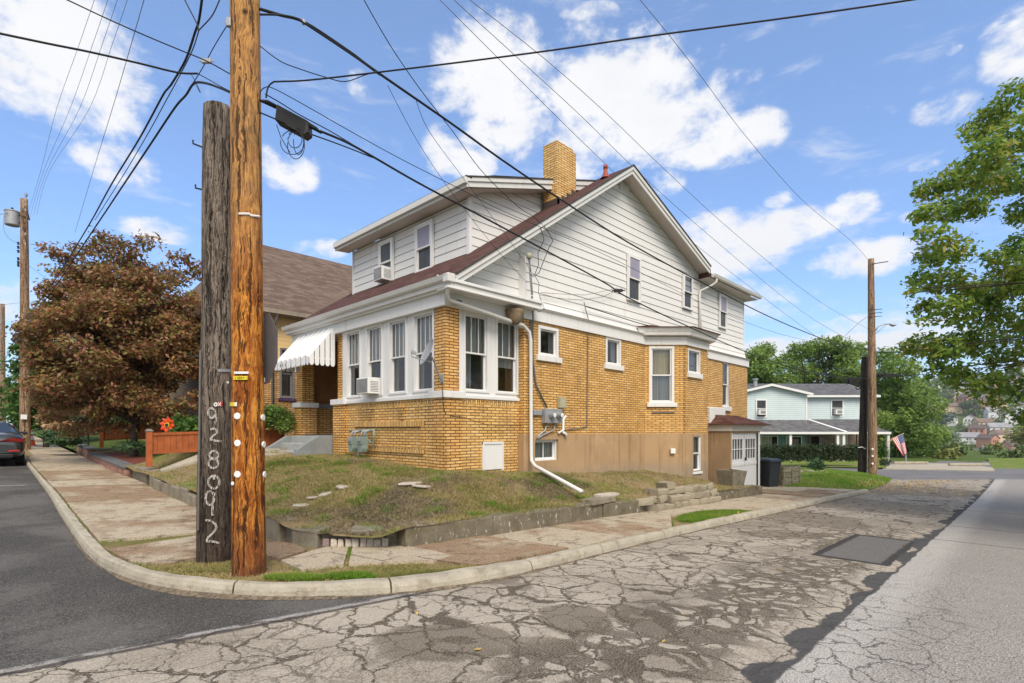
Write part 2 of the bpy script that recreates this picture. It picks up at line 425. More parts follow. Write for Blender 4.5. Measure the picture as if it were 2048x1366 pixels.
M['white_plastic'] = m_plain('white_plastic', (.78, .78, .76), .4, 0, .04)
M['ac_grille'] = m_plain('grey_grille', (.25, .25, .25), .5)
M['red_pipe'] = m_plain('red_vent_pipe', (.33, .075, .05), .6)
M['flash'] = m_plain('brown_flashing', (.10, .07, .065), .6, .1)
M['wire'] = m_plain('black_cable', (.015, .015, .016), .6)
M['wire_grey'] = m_plain('grey_cable', (.16, .15, .14), .6)
M['beige_box'] = m_plain('beige_metal', (.42, .40, .28), .5)
M['nest'] = m_plain('papery_nest', (.26, .19, .12), .9, 0, .35, 30, .6)
M['pole_new'] = m_pole('new_wood_pole', (.60, .25, .04), (.31, .085, .011), (.085, .026, .007), foot=(.15, 1.15, (.07, .030, .017)), blot=.8, vert=7, top=(3.2, 5.0, (.55, .34, .14)))
M['pole_old'] = m_pole('old_wood_pole', (.30, .25, .20), (.13, .10, .08), (.022, .016, .012), rough=.9, foot=(.9, 2.8, (.035, .024, .018)), vert=11)
M['pole_far'] = m_pole('far_wood_pole', (.40, .27, .16), (.24, .14, .08), (.10, .06, .04))
M['pole_dark'] = m_pole('dark_wood_pole', (.06, .045, .035), (.035, .025, .02), (.012, .01, .008))
M['fence'] = m_plain('red_brown_fence', (.38, .105, .03), .55, 0, .18, 5)
M['post_cap'] = m_plain('post_cap', (.25, .27, .25), .6)
M['car_grey'] = None
def m_car(name, col, metal=.6):
    m, t = new_mat(name)
    t.out(t.pbsdf(col, .28, None, metal, .5, **{'Coat Weight': .8, 'Coat Roughness': .04})); return m
M['car_grey'] = m_car('dark_grey_car_paint', (.07, .075, .08))
M['car_silver'] = m_car('silver_car_paint', (.42, .44, .46))
M['tyre'] = m_plain('tyre', (.018, .018, .018), .8)
M['rim'] = m_plain('rim', (.35, .35, .36), .35, .8)
M['car_glass'] = None
_m, _t = new_mat('car_glass'); _t.out(_t.pbsdf((.02, .024, .028), .04, None, 0, .9)); M['car_glass'] = _m
M['tail'] = m_plain('tail_light', (.22, .01, .012), .2, spec=.6)
M['cone'] = m_plain('orange_cone', (.75, .12, .02), .5)
M['bin'] = m_plain('dark_bin_plastic', (.028, .034, .038), .5, 0, .15)
M['oldwood'] = m_plain('grey_weathered_wood', (.26, .23, .16), .9, 0, .4, 9, .4)
def m_block(name, c1, c2, moss=(.13, .12, .05), eff=.0):
    m, t = new_mat(name); o = t.obj()
    n = t.noise(o, 3.0, 6, .65); f = t.noise(o, 50, 4, .65)
    c = t.ramp(t.m('ADD', t.m('MULTIPLY', n, .7), t.m('MULTIPLY', f, .3)), [(.3, c1), (.7, c2)])
    mo = t.noise(o, 6.5, 5, .6)
    c = t.mix(t.m('MULTIPLY', t.sm(mo, .52, .7), .7), c, moss)
    if eff:
        e = t.noise(t.scl(o, (9, 9, 4)), 1.4, 6, .7)
        c = t.mix(t.m('MULTIPLY', t.sm(e, .58, .66), eff), c, (.52, .51, .47))
    t.out(t.pbsdf(c, .92, t.bump(t.m('ADD', f, n), .7, .02), 0, .15)); return m
M['block'] = m_block('mossy_concrete', (.16, .14, .105), (.36, .315, .24))
M['beam'] = m_block('weathered_concrete_beam', (.10, .085, .06), (.25, .215, .155), eff=.85)
M['pile'] = m_block('tan_concrete_block', (.27, .23, .165), (.40, .35, .26), (.18, .16, .09))
M['stone'] = m_block('white_stone', (.42, .36, .30), (.62, .56, .48), (.30, .24, .16))
M['redblock'] = m_brick('pink_block', (.31, .15, .12), (.42, .23, .19), (.16, .09, .07), row=.13, wdt=.38, ms=.012)
M['capstone'] = m_block('slate_cap', (.10, .105, .11), (.19, .20, .21), (.12, .12, .11))
M['step'] = m_block('grey_painted_step', (.20, .22, .225), (.30, .32, .33), (.24, .23, .19))
M['curb'] = m_block('kerb_concrete', (.30, .265, .205), (.52, .47, .375), (.24, .20, .14))
M['mulch'] = m_plain('red_mulch', (.17, .05, .03), .95, 0, .5, 30, .6)
M['bark'] = m_plain('bark', (.075, .058, .045), .95, 0, .35, 14, .6)
M['awning'] = m_paint('white_aluminium', (.80, .80, .80), (.55, .54, .52), .25)
M['blue_siding'] = None
def m_lap(name, c, pitch=.11, dk=.55):
    m, t = new_mat(name); o = t.obj(); z = t.sep(o)[2]
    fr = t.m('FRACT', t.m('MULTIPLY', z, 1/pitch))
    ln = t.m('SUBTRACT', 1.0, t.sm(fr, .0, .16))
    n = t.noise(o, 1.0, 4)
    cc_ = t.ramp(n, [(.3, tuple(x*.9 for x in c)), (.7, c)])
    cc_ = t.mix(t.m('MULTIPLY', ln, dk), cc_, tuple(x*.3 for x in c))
    t.out(t.pbsdf(cc_, .6, t.bump(fr, -.6, .02), 0, .3)); return m
M['blue_siding'] = m_lap('pale_blue_siding', (.60, .70, .71), .16, .8)
M['teal_siding'] = m_lap('teal_siding', (.12, .27, .28), .13)
M['stone_veneer'] = m_brick('brown_stone_veneer', (.26, .19, .14), (.40, .32, .26), (.10, .08, .06), row=.16, wdt=.6, ms=.015)
M['yellow_siding'] = m_lap('yellow_siding', (.84, .60, .29), .14)
M['purple'] = m_plain('purple_trim', (.10, .05, .13), .5)
M['grey_trim'] = m_plain('grey_trim', (.20, .19, .19), .6)
M['sign_back'] = m_plain('sign_back_grey', (.15, .145, .15), .55, .3)
M['brown_panel'] = m_plain('brown_panel', (.30, .14, .05), .8, 0, .15, 3)
M['yellow_tag'] = m_plain('yellow_tag', (.75, .60, .03), .5)
M['red'] = m_plain('red', (.55, .03, .03), .5)
M['flower_red'] = m_plain('red_orange_metal', (.70, .07, .02), .4)
def m_cloth(name, c, freq=26, alpha=1.0):
    m, t = new_mat(name); uv = t.uv(); x = t.sep(uv)[0]
    wv = t.noise(t.comb(x, 0.0, 0.0), freq, 2, .5)
    cc_ = t.ramp(wv, [(.35, tuple(q*.45 for q in c)), (.65, c)])
    d = t.pbsdf(cc_, .9, None, 0, .1)
    if alpha < 1:
        tr = t.n('ShaderNodeBsdfTransparent', {0: (1, 1, 1, 1)}).outputs[0]
        d = t.n('ShaderNodeMixShader', {0: alpha, 1: tr, 2: d}).outputs[0]
    t.out(d); return m
M['curtain'] = m_cloth('grey_lace_curtain', (.55, .55, .53), 22)
M['curtain_sheer'] = m_cloth('white_sheer_curtain', (.62, .62, .60), 14, .8)
M['curtain_tan'] = m_cloth('tan_curtain', (.80, .68, .40), 12)
M['curtain_grey'] = m_cloth('grey_drape', (.52, .51, .46), 9)
M['grit'] = m_plain('gutter_grit', (.17, .135, .095), .95, 0, .45, 22, .6)
# grass / soil
def m_ground(name, greens, browns, bias=.5, sc=.9):
    m, t = new_mat(name); o = t.obj()
    n = t.noise(o, sc, 6, .62); f = t.noise(o, 45, 4, .7); md = t.noise(o, 7, 4, .6)
    cg = t.ramp(t.m('ADD', t.m('MULTIPLY', f, .6), t.m('MULTIPLY', md, .4)), [(.3, greens[0]), (.7, greens[1])])
    cb = t.ramp(t.m('ADD', t.m('MULTIPLY', f, .7), t.m('MULTIPLY', md, .3)), [(.3, browns[0]), (.7, browns[1])])
    c = t.mix(t.sm(t.m('ADD', n, t.m('MULTIPLY', md, .3)), bias+.05, bias+.3), cg, cb)
    t.out(t.pbsdf(c, .95, t.bump(f, .9, .03), 0, .1)); return m
M['soil'] = m_ground('lawn_soil', ((.12, .12, .035), (.24, .22, .075)), ((.20, .14, .075), (.38, .29, .16)), .45)
M['grassfield'] = m_ground('far_grass', ((.055, .095, .02), (.12, .17, .045)), ((.10, .10, .04), (.18, .16, .07)), .6)
def thatch(t, c, o):
    x, y, z = t.sep(o); k = None; nn = t.noise(o, 2.2, 4, .6)
    for (X, Y, r, s_) in ((4.3, 6.75, 1.15, .8), (7.9, 7.0, .9, .65), (9.2, 7.3, .9, .5), (5.6, 7.6, .9, .45), (3.3, 7.5, .6, .6), (12.5, 7.4, 1.6, .5), (6.1, 10.6, .55, .5)):
        dx = t.m('MULTIPLY', t.m('SUBTRACT', x, X), 1/r); dy = t.m('MULTIPLY', t.m('SUBTRACT', y, Y), 1/(r*.65)); q = t.m('ADD', t.m('MULTIPLY', dx, dx), t.m('MULTIPLY', dy, dy))
        b = t.m('MULTIPLY', t.m('SUBTRACT', 1.0, t.sm(t.m('ADD', q, t.m('MULTIPLY', t.m('SUBTRACT', nn, .5), 3.0)), .5, 1.3)), s_); k = b if k is None else t.m('MAXIMUM', k, b)
    fine = t.noise(o, 28, 4, .7)
    return t.mix(k, c, t.ramp(fine, [(.4, (.09, .07, .055)), (.5, (.24, .19, .13)), (.62, (.42, .36, .27))]))
def m_blade(name, cols, trans=.3, th=False):
    m, t = new_mat(name); o = t.obj()
    ri = t.n('ShaderNodeNewGeometry').outputs['Random Per Island']
    n = t.noise(o, .75, 4, .6, .3)
    f = t.m('ADD', t.m('MULTIPLY', ri, .34), t.m('MULTIPLY', t.m('SUBTRACT', n, .25), 1.25), clamp=True)
    k = len(cols); c = t.ramp(f, [((i+.5)/k, q) for i, q in enumerate(cols)])
    if th: c = thatch(t, c, o)
    d = t.pbsdf(c, .8, None, 0, .15); tl = t.n('ShaderNodeBsdfTranslucent', {0: c}).outputs[0]
    t.out(t.n('ShaderNodeMixShader', {0: trans, 1: d, 2: tl}).outputs[0]); return m
M['blade'] = m_blade('dry_grass', [(.12, .17, .04), (.22, .22, .07), (.33, .29, .11), (.44, .36, .17), (.42, .32, .18), (.24, .18, .11)], th=True)
M['blade_green'] = m_blade('green_grass', [(.09, .20, .02), (.15, .27, .03), (.22, .32, .05), (.28, .28, .08)])
from mathutils import noise as mnoise
# ================================================================ GROUND, ROADS, PAVEMENTS
def lot_z(x, y):
    zin = .79+.045*(y-8.3)+pw(x, [(2.5, -.12), (6.5, 0), (10.1, -.25), (13.9, -.36), (16.3, -.74), (19.5, -1.15), (22, -1.22), (60, -1.4)])
    if x > 16: zin = max(zin, zr(x, y)+.06) if y < 12 else zin
    return zin
def zterr(x, y):
    """the land itself, a little under the surfaces laid on it"""
    f = FX*x+FY*y; r = FY*x-FX*y
    z = zr(x, y)-.16
    z += .35*sm(3.2, 6.0, x)*sm(7.0, 9.0, y)*(1-sm(15, 20, x))
    k = sm(50, 130, f)*sm(14, 34, r+.16*f)           # the valley beyond the parking spaces
    D = math.hypot(x, y)
    val = -24*sm(50, 240, f)+ (24+78*pw(r/(abs(f)+1), [(.55, .55), (.8, .92), (.95, 1.0), (1.3, .7)]))*sm(330, 1050, D)+6*math.sin(x*.011)*sm(200, 500, D)
    return z+val*k
def mk_terrain():
    m = MB(); radii = [0, 2, 4, 6, 8, 10, 12, 14, 16, 18, 20, 22, 24, 26, 29, 32, 36, 40, 45, 50, 56, 64, 74, 86, 100, 120, 145, 175, 210, 250, 300, 360, 430, 510, 600, 700, 820, 960, 1150, 1390]
    NA = 180
    for i, R in enumerate(radii):
        for j in range(NA):
            a = 2*math.pi*j/NA; x, y = R*math.cos(a), R*math.sin(a); m.a((x, y, zterr(x, y)))
    for i in range(len(radii)-1):
        for j in range(NA):
            a, b = i*NA+j, i*NA+(j+1) % NA; m.F.append([a, a+NA, b+NA, b])
    o = m.build('ground', M['grassfield'], smooth=True); struct(o); return o
mk_terrain()

# --- road sheet: both streets and the cross street, worn surfaces drawn by position
def m_road():
    m, t = new_mat('worn_road'); o = t.obj(); x, y, z = t.sep(o)
    P2 = t.comb(x, y, 0.0)
    n_lo = t.noise(P2, .55, 5, .6); n_md = t.noise(P2, 2.2, 5, .6); n_hi = t.noise(P2, 30, 5, .75); n_vh = t.noise(P2, 75, 3, .8)
    warp = t.v('MULTIPLY', t.v('SUBTRACT', t.noise(P2, 1.5, 4, .6, 0, 1), (.5, .5, .5)), (.55, .55, 0))
    Pw = t.v('ADD', t.v('ADD', P2, warp), t.v('MULTIPLY', t.v('SUBTRACT', t.noise(P2, 7.5, 4, .7, 0, 1), (.5, .5, .5)), (.16, .16, 0)))
    e1 = t.vor(Pw, 1.85, 'DISTANCE_TO_EDGE'); e2 = t.vor(t.v('ADD', Pw, (3, 7, 0)), 3.4, 'DISTANCE_TO_EDGE'); e3 = t.vor(t.v('ADD', Pw, (9, 1, 0)), 4.0, 'DISTANCE_TO_EDGE')
    seam = t.m('ADD', t.m('ADD', 1.23, t.m('MULTIPLY', x, .008)), t.m('MULTIPLY', t.m('SUBTRACT', n_md, .5), .10))
    ds = t.m('SUBTRACT', y, seam)
    laneL = t.sm(ds, -.01, .01)
    # tan, crazed lane
    tan = t.ramp(t.m('ADD', t.m('MULTIPLY', n_vh, .5), t.m('ADD', t.m('MULTIPLY', n_hi, .3), t.m('MULTIPLY', n_lo, .3))), [(.46, (.20, .17, .13)), (.55, (.385, .34, .28)), (.66, (.54, .485, .40))])
    zone = t.m('MULTIPLY', t.sm(ds, .15, .5), t.m('SUBTRACT', 1.0, t.sm(t.m('ADD', ds, t.m('MULTIPLY', n_lo, .8)), 1.6, 2.3)))
    zone = t.m('MULTIPLY', zone, t.m('MULTIPLY', t.sm(x, 1.2, 3.0), t.m('SUBTRACT', 1.0, t.sm(x, 10.5, 15.0))))
    zone = t.m('MULTIPLY', zone, t.sm(n_lo, .34, .46))
    th1 = t.m('ADD', .014, t.m('MULTIPLY', t.sm(n_md, .40, .62), .034))
    jag = t.m('MULTIPLY', t.m('SUBTRACT', n_vh, .5), .03)
    c1 = t.m('SUBTRACT', 1.0, t.sm(t.m('DIVIDE', t.m('ADD', e1, jag), th1), .45, 1.2))
    near_kerb = t.m('MAXIMUM', t.sm(n_lo, .40, .48), .45)
    c2 = t.m('MULTIPLY', t.m('SUBTRACT', 1.0, t.sm(t.m('ADD', e2, jag), .008, .040)), near_kerb)
    e4 = t.vor(t.v('ADD', Pw, (1, 4, 0)), 7.5, 'DISTANCE_TO_EDGE'); c4 = t.m('MULTIPLY', t.m('SUBTRACT', 1.0, t.sm(e4, .01, .06)), t.sm(t.noise(P2, .9, 4, .6), .50, .58))
    c2 = t.m('MAXIMUM', c2, t.m('MULTIPLY', c4, .6))
    isl = t.m('ADD', .05, t.m('MULTIPLY', t.noise(P2, 1.0, 3, .5), .45))
    c3 = t.m('MULTIPLY', t.m('SUBTRACT', 1.0, t.sm(t.m('SUBTRACT', t.m('ADD', e3, jag), t.m('MULTIPLY', isl, .33)), .0, .05)), zone)
    c3b = t.m('MULTIPLY', t.m('SUBTRACT', 1.0, t.sm(e2, .02, .07)), zone)
    crack = t.m('MAXIMUM', t.m('MAXIMUM', c1, t.m('MULTIPLY', c2, .8)), t.m('MAXIMUM', t.m('MULTIPLY', c3, .82), c3b))
    dk = t.ramp(n_vh, [(.44, (.035, .028, .021)), (.52, (.10, .078, .056)), (.60, (.24, .20, .15))])
    col = t.mix(t.m('MULTIPLY', t.sm(n_lo, .52, .7), .35), tan, (.20, .165, .125))
    # dark oil-worn patches at the places where they lie
    pm = None
    for (px, py, rx, ry, s_) in [(890,1282,150,38,1), (1150,1240,78,33,1), (1075,1292,78,24,.8), (1257,1228,44,20,1), (1360,1115,22,7,1), (1607,1036,110,18,.8), (1575,1068,95,9,.9),
                                 (1470,1046,110,14,.5), (1340,1330,170,30,.6), (1800,980,160,12,.9), (1730,1010,150,16,.55), (985,1157,55,12,1), (1040,1172,30,8,.8), (470,1300,230,40,.25)]:
        c = onG(px, py); d = fwd(c); rw = rx*d/F_PX; rf = abs(fwd(onG(px, py-ry))-fwd(onG(px, py+ry)))/2
        qx = t.m('MULTIPLY', t.m('ADD', t.m('MULTIPLY', t.m('SUBTRACT', x, c.x), FY), t.m('MULTIPLY', t.m('SUBTRACT', y, c.y), -FX)), 1/rw)
        qf = t.m('MULTIPLY', t.m('ADD', t.m('MULTIPLY', t.m('SUBTRACT', x, c.x), FX), t.m('MULTIPLY', t.m('SUBTRACT', y, c.y), FY)), 1/rf)
        q = t.m('ADD', t.m('MULTIPLY', qx, qx), t.m('MULTIPLY', qf, qf))
        k = t.m('MULTIPLY', t.m('SUBTRACT', 1.0, t.sm(t.m('ADD', q, t.m('MULTIPLY', t.m('SUBTRACT', n_md, .5), 2.2)), .75, 1.1)), s_)
        pm = k if pm is None else t.m('MAXIMUM', pm, k)
    col = t.mix(t.m('MULTIPLY', pm, .8), col, t.ramp(n_vh, [(.42, (.09, .075, .057)), (.6, (.25, .21, .16))]))
    col = t.mix(t.m('MULTIPLY', crack, .93), col, dk)
    # square repair beside the seam
    rp = t.m('MULTIPLY', t.m('MULTIPLY', t.sm(x, 8.55, 8.6), t.m('SUBTRACT', 1.0, t.sm(x, 11.35, 11.4))), t.m('MULTIPLY', t.sm(ds, .1, .13), t.m('SUBTRACT', 1.0, t.sm(ds, 1.05, 1.08))))
    rpin = t.m('MULTIPLY', t.m('MULTIPLY', t.sm(x, 8.68, 8.73), t.m('SUBTRACT', 1.0, t.sm(x, 11.22, 11.27))), t.m('MULTIPLY', t.sm(ds, .2, .25), t.m('SUBTRACT', 1.0, t.sm(ds, .93, .98))))
    rpc = t.mix(rpin, (.055, .052, .05), t.ramp(n_hi, [(.3, (.11, .105, .10)), (.7, (.19, .18, .17))]))
    col = t.mix(rp, col, rpc)
    # right lane
    rl = t.ramp(t.m('ADD', t.m('MULTIPLY', n_vh, .75), t.m('MULTIPLY', n_hi, .25)), [(.42, (.12, .108, .10)), (.50, (.30, .275, .25)), (.60, (.52, .485, .44))])
    rl = t.mix(t.m('MULTIPLY', t.sm(n_lo, .4, .7), .3), rl, (.22, .205, .185))
    edge = t.m('MULTIPLY', t.sm(t.m('ADD', ds, t.m('MULTIPLY', n_md, .3)), -.42, -.05), .65)
    rl = t.mix(edge, rl, t.ramp(n_vh, [(.40, (.30, .28, .26)), (.6, (.62, .59, .55))]))
    crz = t.m('MULTIPLY', t.m('SUBTRACT', 1.0, t.sm(e2, .006, .035)), t.m('MULTIPLY', t.sm(ds, -1.15, -.5), t.m('SUBTRACT', 1.0, t.sm(x, 5, 9))))
    for X0 in (11.9, 14.3, 18.6):
        ln = t.m('ABSOLUTE', t.m('ADD', t.m('SUBTRACT', x, X0), t.m('MULTIPLY', t.m('SUBTRACT', n_md, .5), .25)))
        crz = t.m('MAXIMUM', crz, t.m('SUBTRACT', 1.0, t.sm(ln, .015, .045)))
    rl = t.mix(t.m('MULTIPLY', crz, .8), rl, (.07, .062, .055))
    col = t.mix(laneL, rl, col)
    # tar along the seam
    tw = t.m('MULTIPLY', t.sm(t.m('ADD', t.noise(t.comb(x, 0.0, 0.0), .75, 1, .5), t.m('MULTIPLY', t.m('SUBTRACT', n_md, .5), .25)), .36, .64), .20)
    tar = t.m('MULTIPLY', t.sm(ds, -.03, -.01), t.m('SUBTRACT', 1.0, t.sm(t.m('SUBTRACT', ds, tw), .0, .025)))
    col = t.mix(t.m('MULTIPLY', tar, .95), col, t.ramp(n_hi, [(.3, (.050, .050, .052)), (.7, (.088, .086, .086))]))
    # newer dark asphalt of the side street
    bl = t.m('ADD', t.m('SUBTRACT', 4.74, t.m('MULTIPLY', x, .085)), t.m('MULTIPLY', t.m('SUBTRACT', n_md, .5), .05))
    dA = t.m('ADD', t.m('SUBTRACT', y, bl), t.m('MULTIPLY', t.m('SUBTRACT', n_hi, .5), .05))
    asp = t.ramp(t.m('ADD', t.m('MULTIPLY', n_vh, .6), t.m('ADD', t.m('MULTIPLY', n_hi, .3), t.m('MULTIPLY', n_lo, .2))), [(.46, (.03, .029, .028)), (.55, (.082, .077, .072)), (.63, (.18, .17, .155)), (.71, (.42, .39, .34))])
    asp = t.mix(t.m('MULTIPLY', t.sm(n_lo, .48, .56), .35), asp, (.16, .15, .14))
    asp = t.mix(t.m('MULTIPLY', t.sm(n_md, .55, .66), .45), asp, (.045, .043, .042))
    # chalky mark by the parked car
    mk = t.m('MULTIPLY', t.m('SUBTRACT', 1.0, t.sm(t.m('ABSOLUTE', t.m('SUBTRACT', y, t.m('ADD', 17.2, t.m('MULTIPLY', n_md, .3)))), .03, .07)), t.m('MULTIPLY', t.sm(x, -1.0, -.9), t.m('SUBTRACT', 1.0, t.sm(x, .9, 1.0))))
    asp = t.mix(t.m('MULTIPLY', mk, .7), asp, (.42, .42, .41))
    isA = t.m('MULTIPLY', t.sm(dA, .0, .02), t.m('SUBTRACT', 1.0, t.sm(x, 4.4, 4.8)))
    brk = t.sm(t.noise(P2, 1.7, 5, .7), .44, .53)
    lip = t.m('MULTIPLY', t.m('MULTIPLY', t.sm(dA, .0, .015), t.m('SUBTRACT', 1.0, t.sm(dA, .045, .085))), t.sm(t.m('ADD', t.m('MULTIPLY', n_md, .5), t.m('MULTIPLY', n_vh, .5)), .42, .52))
    col = t.mix(isA, col, asp)
    col = t.mix(t.m('MULTIPLY', t.m('MULTIPLY', t.m('SUBTRACT', 1.0, t.sm(t.m('ABSOLUTE', t.m('ADD', dA, .04)), .015, .05)), t.m('SUBTRACT', 1.0, t.sm(x, 4.0, 4.8))), .85), col, (.045, .042, .045))
    col = t.mix(t.m('MULTIPLY', t.m('MULTIPLY', t.m('MULTIPLY', lip, brk), t.m('SUBTRACT', 1.0, t.sm(x, 3.6, 4.4))), .75), col, (.44, .43, .41))
    # cross street: plain grey
    cr = t.ramp(t.m('ADD', t.m('MULTIPLY', n_vh, .5), t.m('MULTIPLY', n_lo, .5)), [(.35, (.13, .125, .13)), (.7, (.24, .235, .235))])
    ff = t.m('ADD', t.m('MULTIPLY', x, FX), t.m('MULTIPLY', y, FY))
    isC = t.sm(t.m('ADD', ff, t.m('MULTIPLY', n_lo, 2.0)), 26.4, 27.6)
    isC = t.m('MULTIPLY', isC, t.sm(x, 16, 20))
    col = t.mix(isC, col, cr)
    h = t.m('SUBTRACT', t.m('ADD', t.m('MULTIPLY', n_vh, .7), t.m('MULTIPLY', n_hi, .4)), t.m('MULTIPLY', crack, 1.1))
    t.out(t.pbsdf(col, .93, t.bump(h, .55, .015), 0, .15)); return m
M['road'] = m_road()
def zroad_bump(x, y):
    return zr(x, y)
m = MB()
xs = [-16+i*.8 for i in range(26)]+[5.5+i*1.5 for i in range(56)]
ys = [-9+i*1.2 for i in range(12)]+[5.5+i*2 for i in range(42)]
def road_ok(x, y): return not (x > 1.9 and y > 6.4 and x+y*.0 < 15.5) 
for i in range(len(xs)-1):
    for j in range(len(ys)-1):
        xc, yc = (xs[i]+xs[i+1])/2, (ys[j]+ys[j+1])/2; f = FX*xc+FY*yc; r = FY*xc-FX*yc
        if xc > 3.6 and yc > 7.5 and not (26 < f < 42 and xc > 20): continue
        if f > 41 and xc > 12: continue
        m.face([(a, b, zroad_bump(a, b)) for a, b in ((xs[i], ys[j]), (xs[i+1], ys[j]), (xs[i+1], ys[j+1]), (xs[i], ys[j+1]))])
struct(m.build('road', M['road']))

# --- kerb
kp = [((51.5,930),(61,928)),((73.5,960),(89,959)),((96,991),(116,987)),((116,1028),(148,1028)),((143.5,1073),(181,1068)),((171,1114),(208,1098)),((205,1141),(240,1121)),((284,1174),(312,1143)),((342,1186),(368,1152)),((444,1197),(458,1162)),((560,1200),(560,1165)),((670,1199),(668,1164)),((793,1190),(786,1156)),((881,1181),(868,1144)),((969,1167),(950,1134)),((1060,1146),(1040,1120)),((1126,1129),(1108,1106)),((1260.8,1094.8),(1243,1076)),((1416,1058),(1399,1043)),((1600,1017),(1586,1005)),((1738,985.7),(1728,978))]
ko = [onG(*a) for a, b in kp]; ki = [onG(*b, dz=.125) for a, b in kp]
ko = [Vector((1.45, 60, 0)), Vector((1.42, 34, 0))]+ko; ki = [Vector((1.68, 60, 0)), Vector((1.65, 34, 0))]+ki
def resample(P, Q, n):
    L = [0]
    for a, b in zip(P, P[1:]): L.append(L[-1]+(b-a).length)
    out = []
    for k in range(n):
        s_ = L[-1]*k/(n-1); i = 0
        while i < len(L)-2 and L[i+1] < s_: i += 1
        f = (s_-L[i])/(L[i+1]-L[i]+1e-9); out.append((P[i].lerp(P[i+1], f), Q[i].lerp(Q[i+1], f), s_))
    return out
def smooth_poly(P, it=2):
    for _ in range(it): P = [P[0]]+[(P[i-1]+P[i]*2+P[i+1])/4 for i in range(1, len(P)-1)]+[P[-1]]
    return P
NK = 1000
rs = resample(ko, ki, NK); O_ = smooth_poly([a for a, b, c in rs], 60); I_ = smooth_poly([b for a, b, c in rs], 60)
rows = []
m = MB()
jn = 0
prof = [(0, -.04), (.10, .07), (.22, .112), (.42, .128), (.95, .128), (1.0, .06)]
joint_at = set(); k = 0
for i in range(NK):
    if rs[i][2]-jn > 2.0+.5*math.sin(i): joint_at.add(i); jn = rs[i][2]
seg = []
def flush(seg):
    if len(seg) < 2: return
    G = []
    for i in seg:
        a, b = O_[i], I_[i]; w_ = .004*math.sin(i*.31)+.003*math.sin(i*.83)
        G.append([(a.x+(b.x-a.x)*t_, a.y+(b.y-a.y)*t_, zr(a.x+(b.x-a.x)*t_, a.y+(b.y-a.y)*t_)+h+w_) for t_, h in prof])
    m.grid(G); m.face(G[0]); m.face(G[-1][::-1])
for i in range(NK):
    if i in joint_at:
        o0, i0 = O_[i], I_[i]
        O_[i], I_[i] = O_[i-1].lerp(o0, .75), I_[i-1].lerp(i0, .75); seg.append(i); flush(seg); seg = [i]
        O_[i], I_[i] = o0, i0
        continue
    seg.append(i)
flush(seg)
kerb = struct(m.build('kerb', M['curb'], smooth=False))
m = MB()                                            # earthy bed under the kerb joints
G = [[(O_[i].lerp(I_[i], .12).x, O_[i].lerp(I_[i], .12).y, zr(O_[i].x, O_[i].y)+.03), (I_[i].x, I_[i].y, zr(I_[i].x, I_[i].y)+.09)] for i in range(NK)]
m.grid(G); struct(m.build('kerb_joint_fill', M['soil']))
# kerb beyond the drive, round the right-hand grass
# earth and litter caught against the kerb
m = MB(); Rk = random.Random(4); G = []
for i in range(0, NK, 3):
    a, b = O_[i], I_[i]; d = (a-b); d.z = 0; d.normalize()
    w_ = max(.008, .09*(mnoise.noise(Vector((a.x*1.3, a.y*1.3, 1)))+.02)+.05*mnoise.noise(Vector((a.x*6, a.y*6, 4))))
    if 1.0 < a.x < 2.2 and 4.6 < a.y < 7.2: w_ += .07*math.sin(math.pi*(a.x-1.0)/1.2)
    p = a-d*.03; q = a+d*w_; G.append([(p.x, p.y, zr(p.x, p.y)+.03+.12*w_), ((p.x+q.x)/2, (p.y+q.y)/2, zr(p.x, p.y)+.016+.05*w_), (q.x, q.y, zr(q.x, q.y)+.003)])
m.grid(G); struct(m.build('gutter_dirt', M['grit'], smooth=True))
# --- pavement slabs
def m_pave():
    m, t = new_mat('stained_pavement'); o = t.obj()
    ri = t.n('ShaderNodeNewGeometry').outputs['Random Per Island']
    n = t.noise(o, .9, 6, .62); f = t.noise(o, 55, 4, .7); md = t.noise(t.scl(o, (1, 1, 1)), 3.2, 5, .65); vh = t.noise(o, 130, 2, .7)
    base = t.ramp(t.m('ADD', t.m('MULTIPLY', f, .5), t.m('MULTIPLY', vh, .5)), [(.40, (.22, .175, .12)), (.50, (.44, .37, .27)), (.60, (.60, .52, .40))])
    brown = t.ramp(t.m('ADD', t.m('MULTIPLY', f, .5), t.m('MULTIPLY', vh, .5)), [(.41, (.11, .065, .035)), (.59, (.40, .27, .165))])
    k = t.sm(t.m('ADD', t.m('MULTIPLY', n, 1.1), t.m('ADD', t.m('MULTIPLY', ri, .42), t.m('MULTIPLY', md, .45))), .93, 1.16)
    c = t.mix(t.m('MULTIPLY', k, .85), base, brown)
    bl = t.sm(t.noise(o, 4.5, 6, .72), .545, .63)
    c = t.mix(t.m('MULTIPLY', bl, .55), c, (.085, .07, .055))
    e = t.vor(t.v('ADD', o, t.v('MULTIPLY', t.noise(o, 2, 3, .6, 0, 1), (.6, .6, 0))), .55, 'DISTANCE_TO_EDGE')
    c = t.mix(t.m('MULTIPLY', t.m('MULTIPLY', t.m('SUBTRACT', 1.0, t.sm(e, .002, .009)), t.sm(t.noise(o, .8, 2), .5, .56)), .7), c, (.06, .045, .03))
    t.out(t.pbsdf(c, .93, t.bump(t.m('ADD', f, t.m('MULTIPLY', vh, .6)), .55, .01), 0, .15)); return m
M['pave'] = m_pave()
m = MB(); R = random.Random(3)
def kerb_x(y):   # inner kerb x on the side street
    best = min(range(0, 760), key=lambda i: abs(I_[i].y-y)); return I_[best].x
JOINTS = []
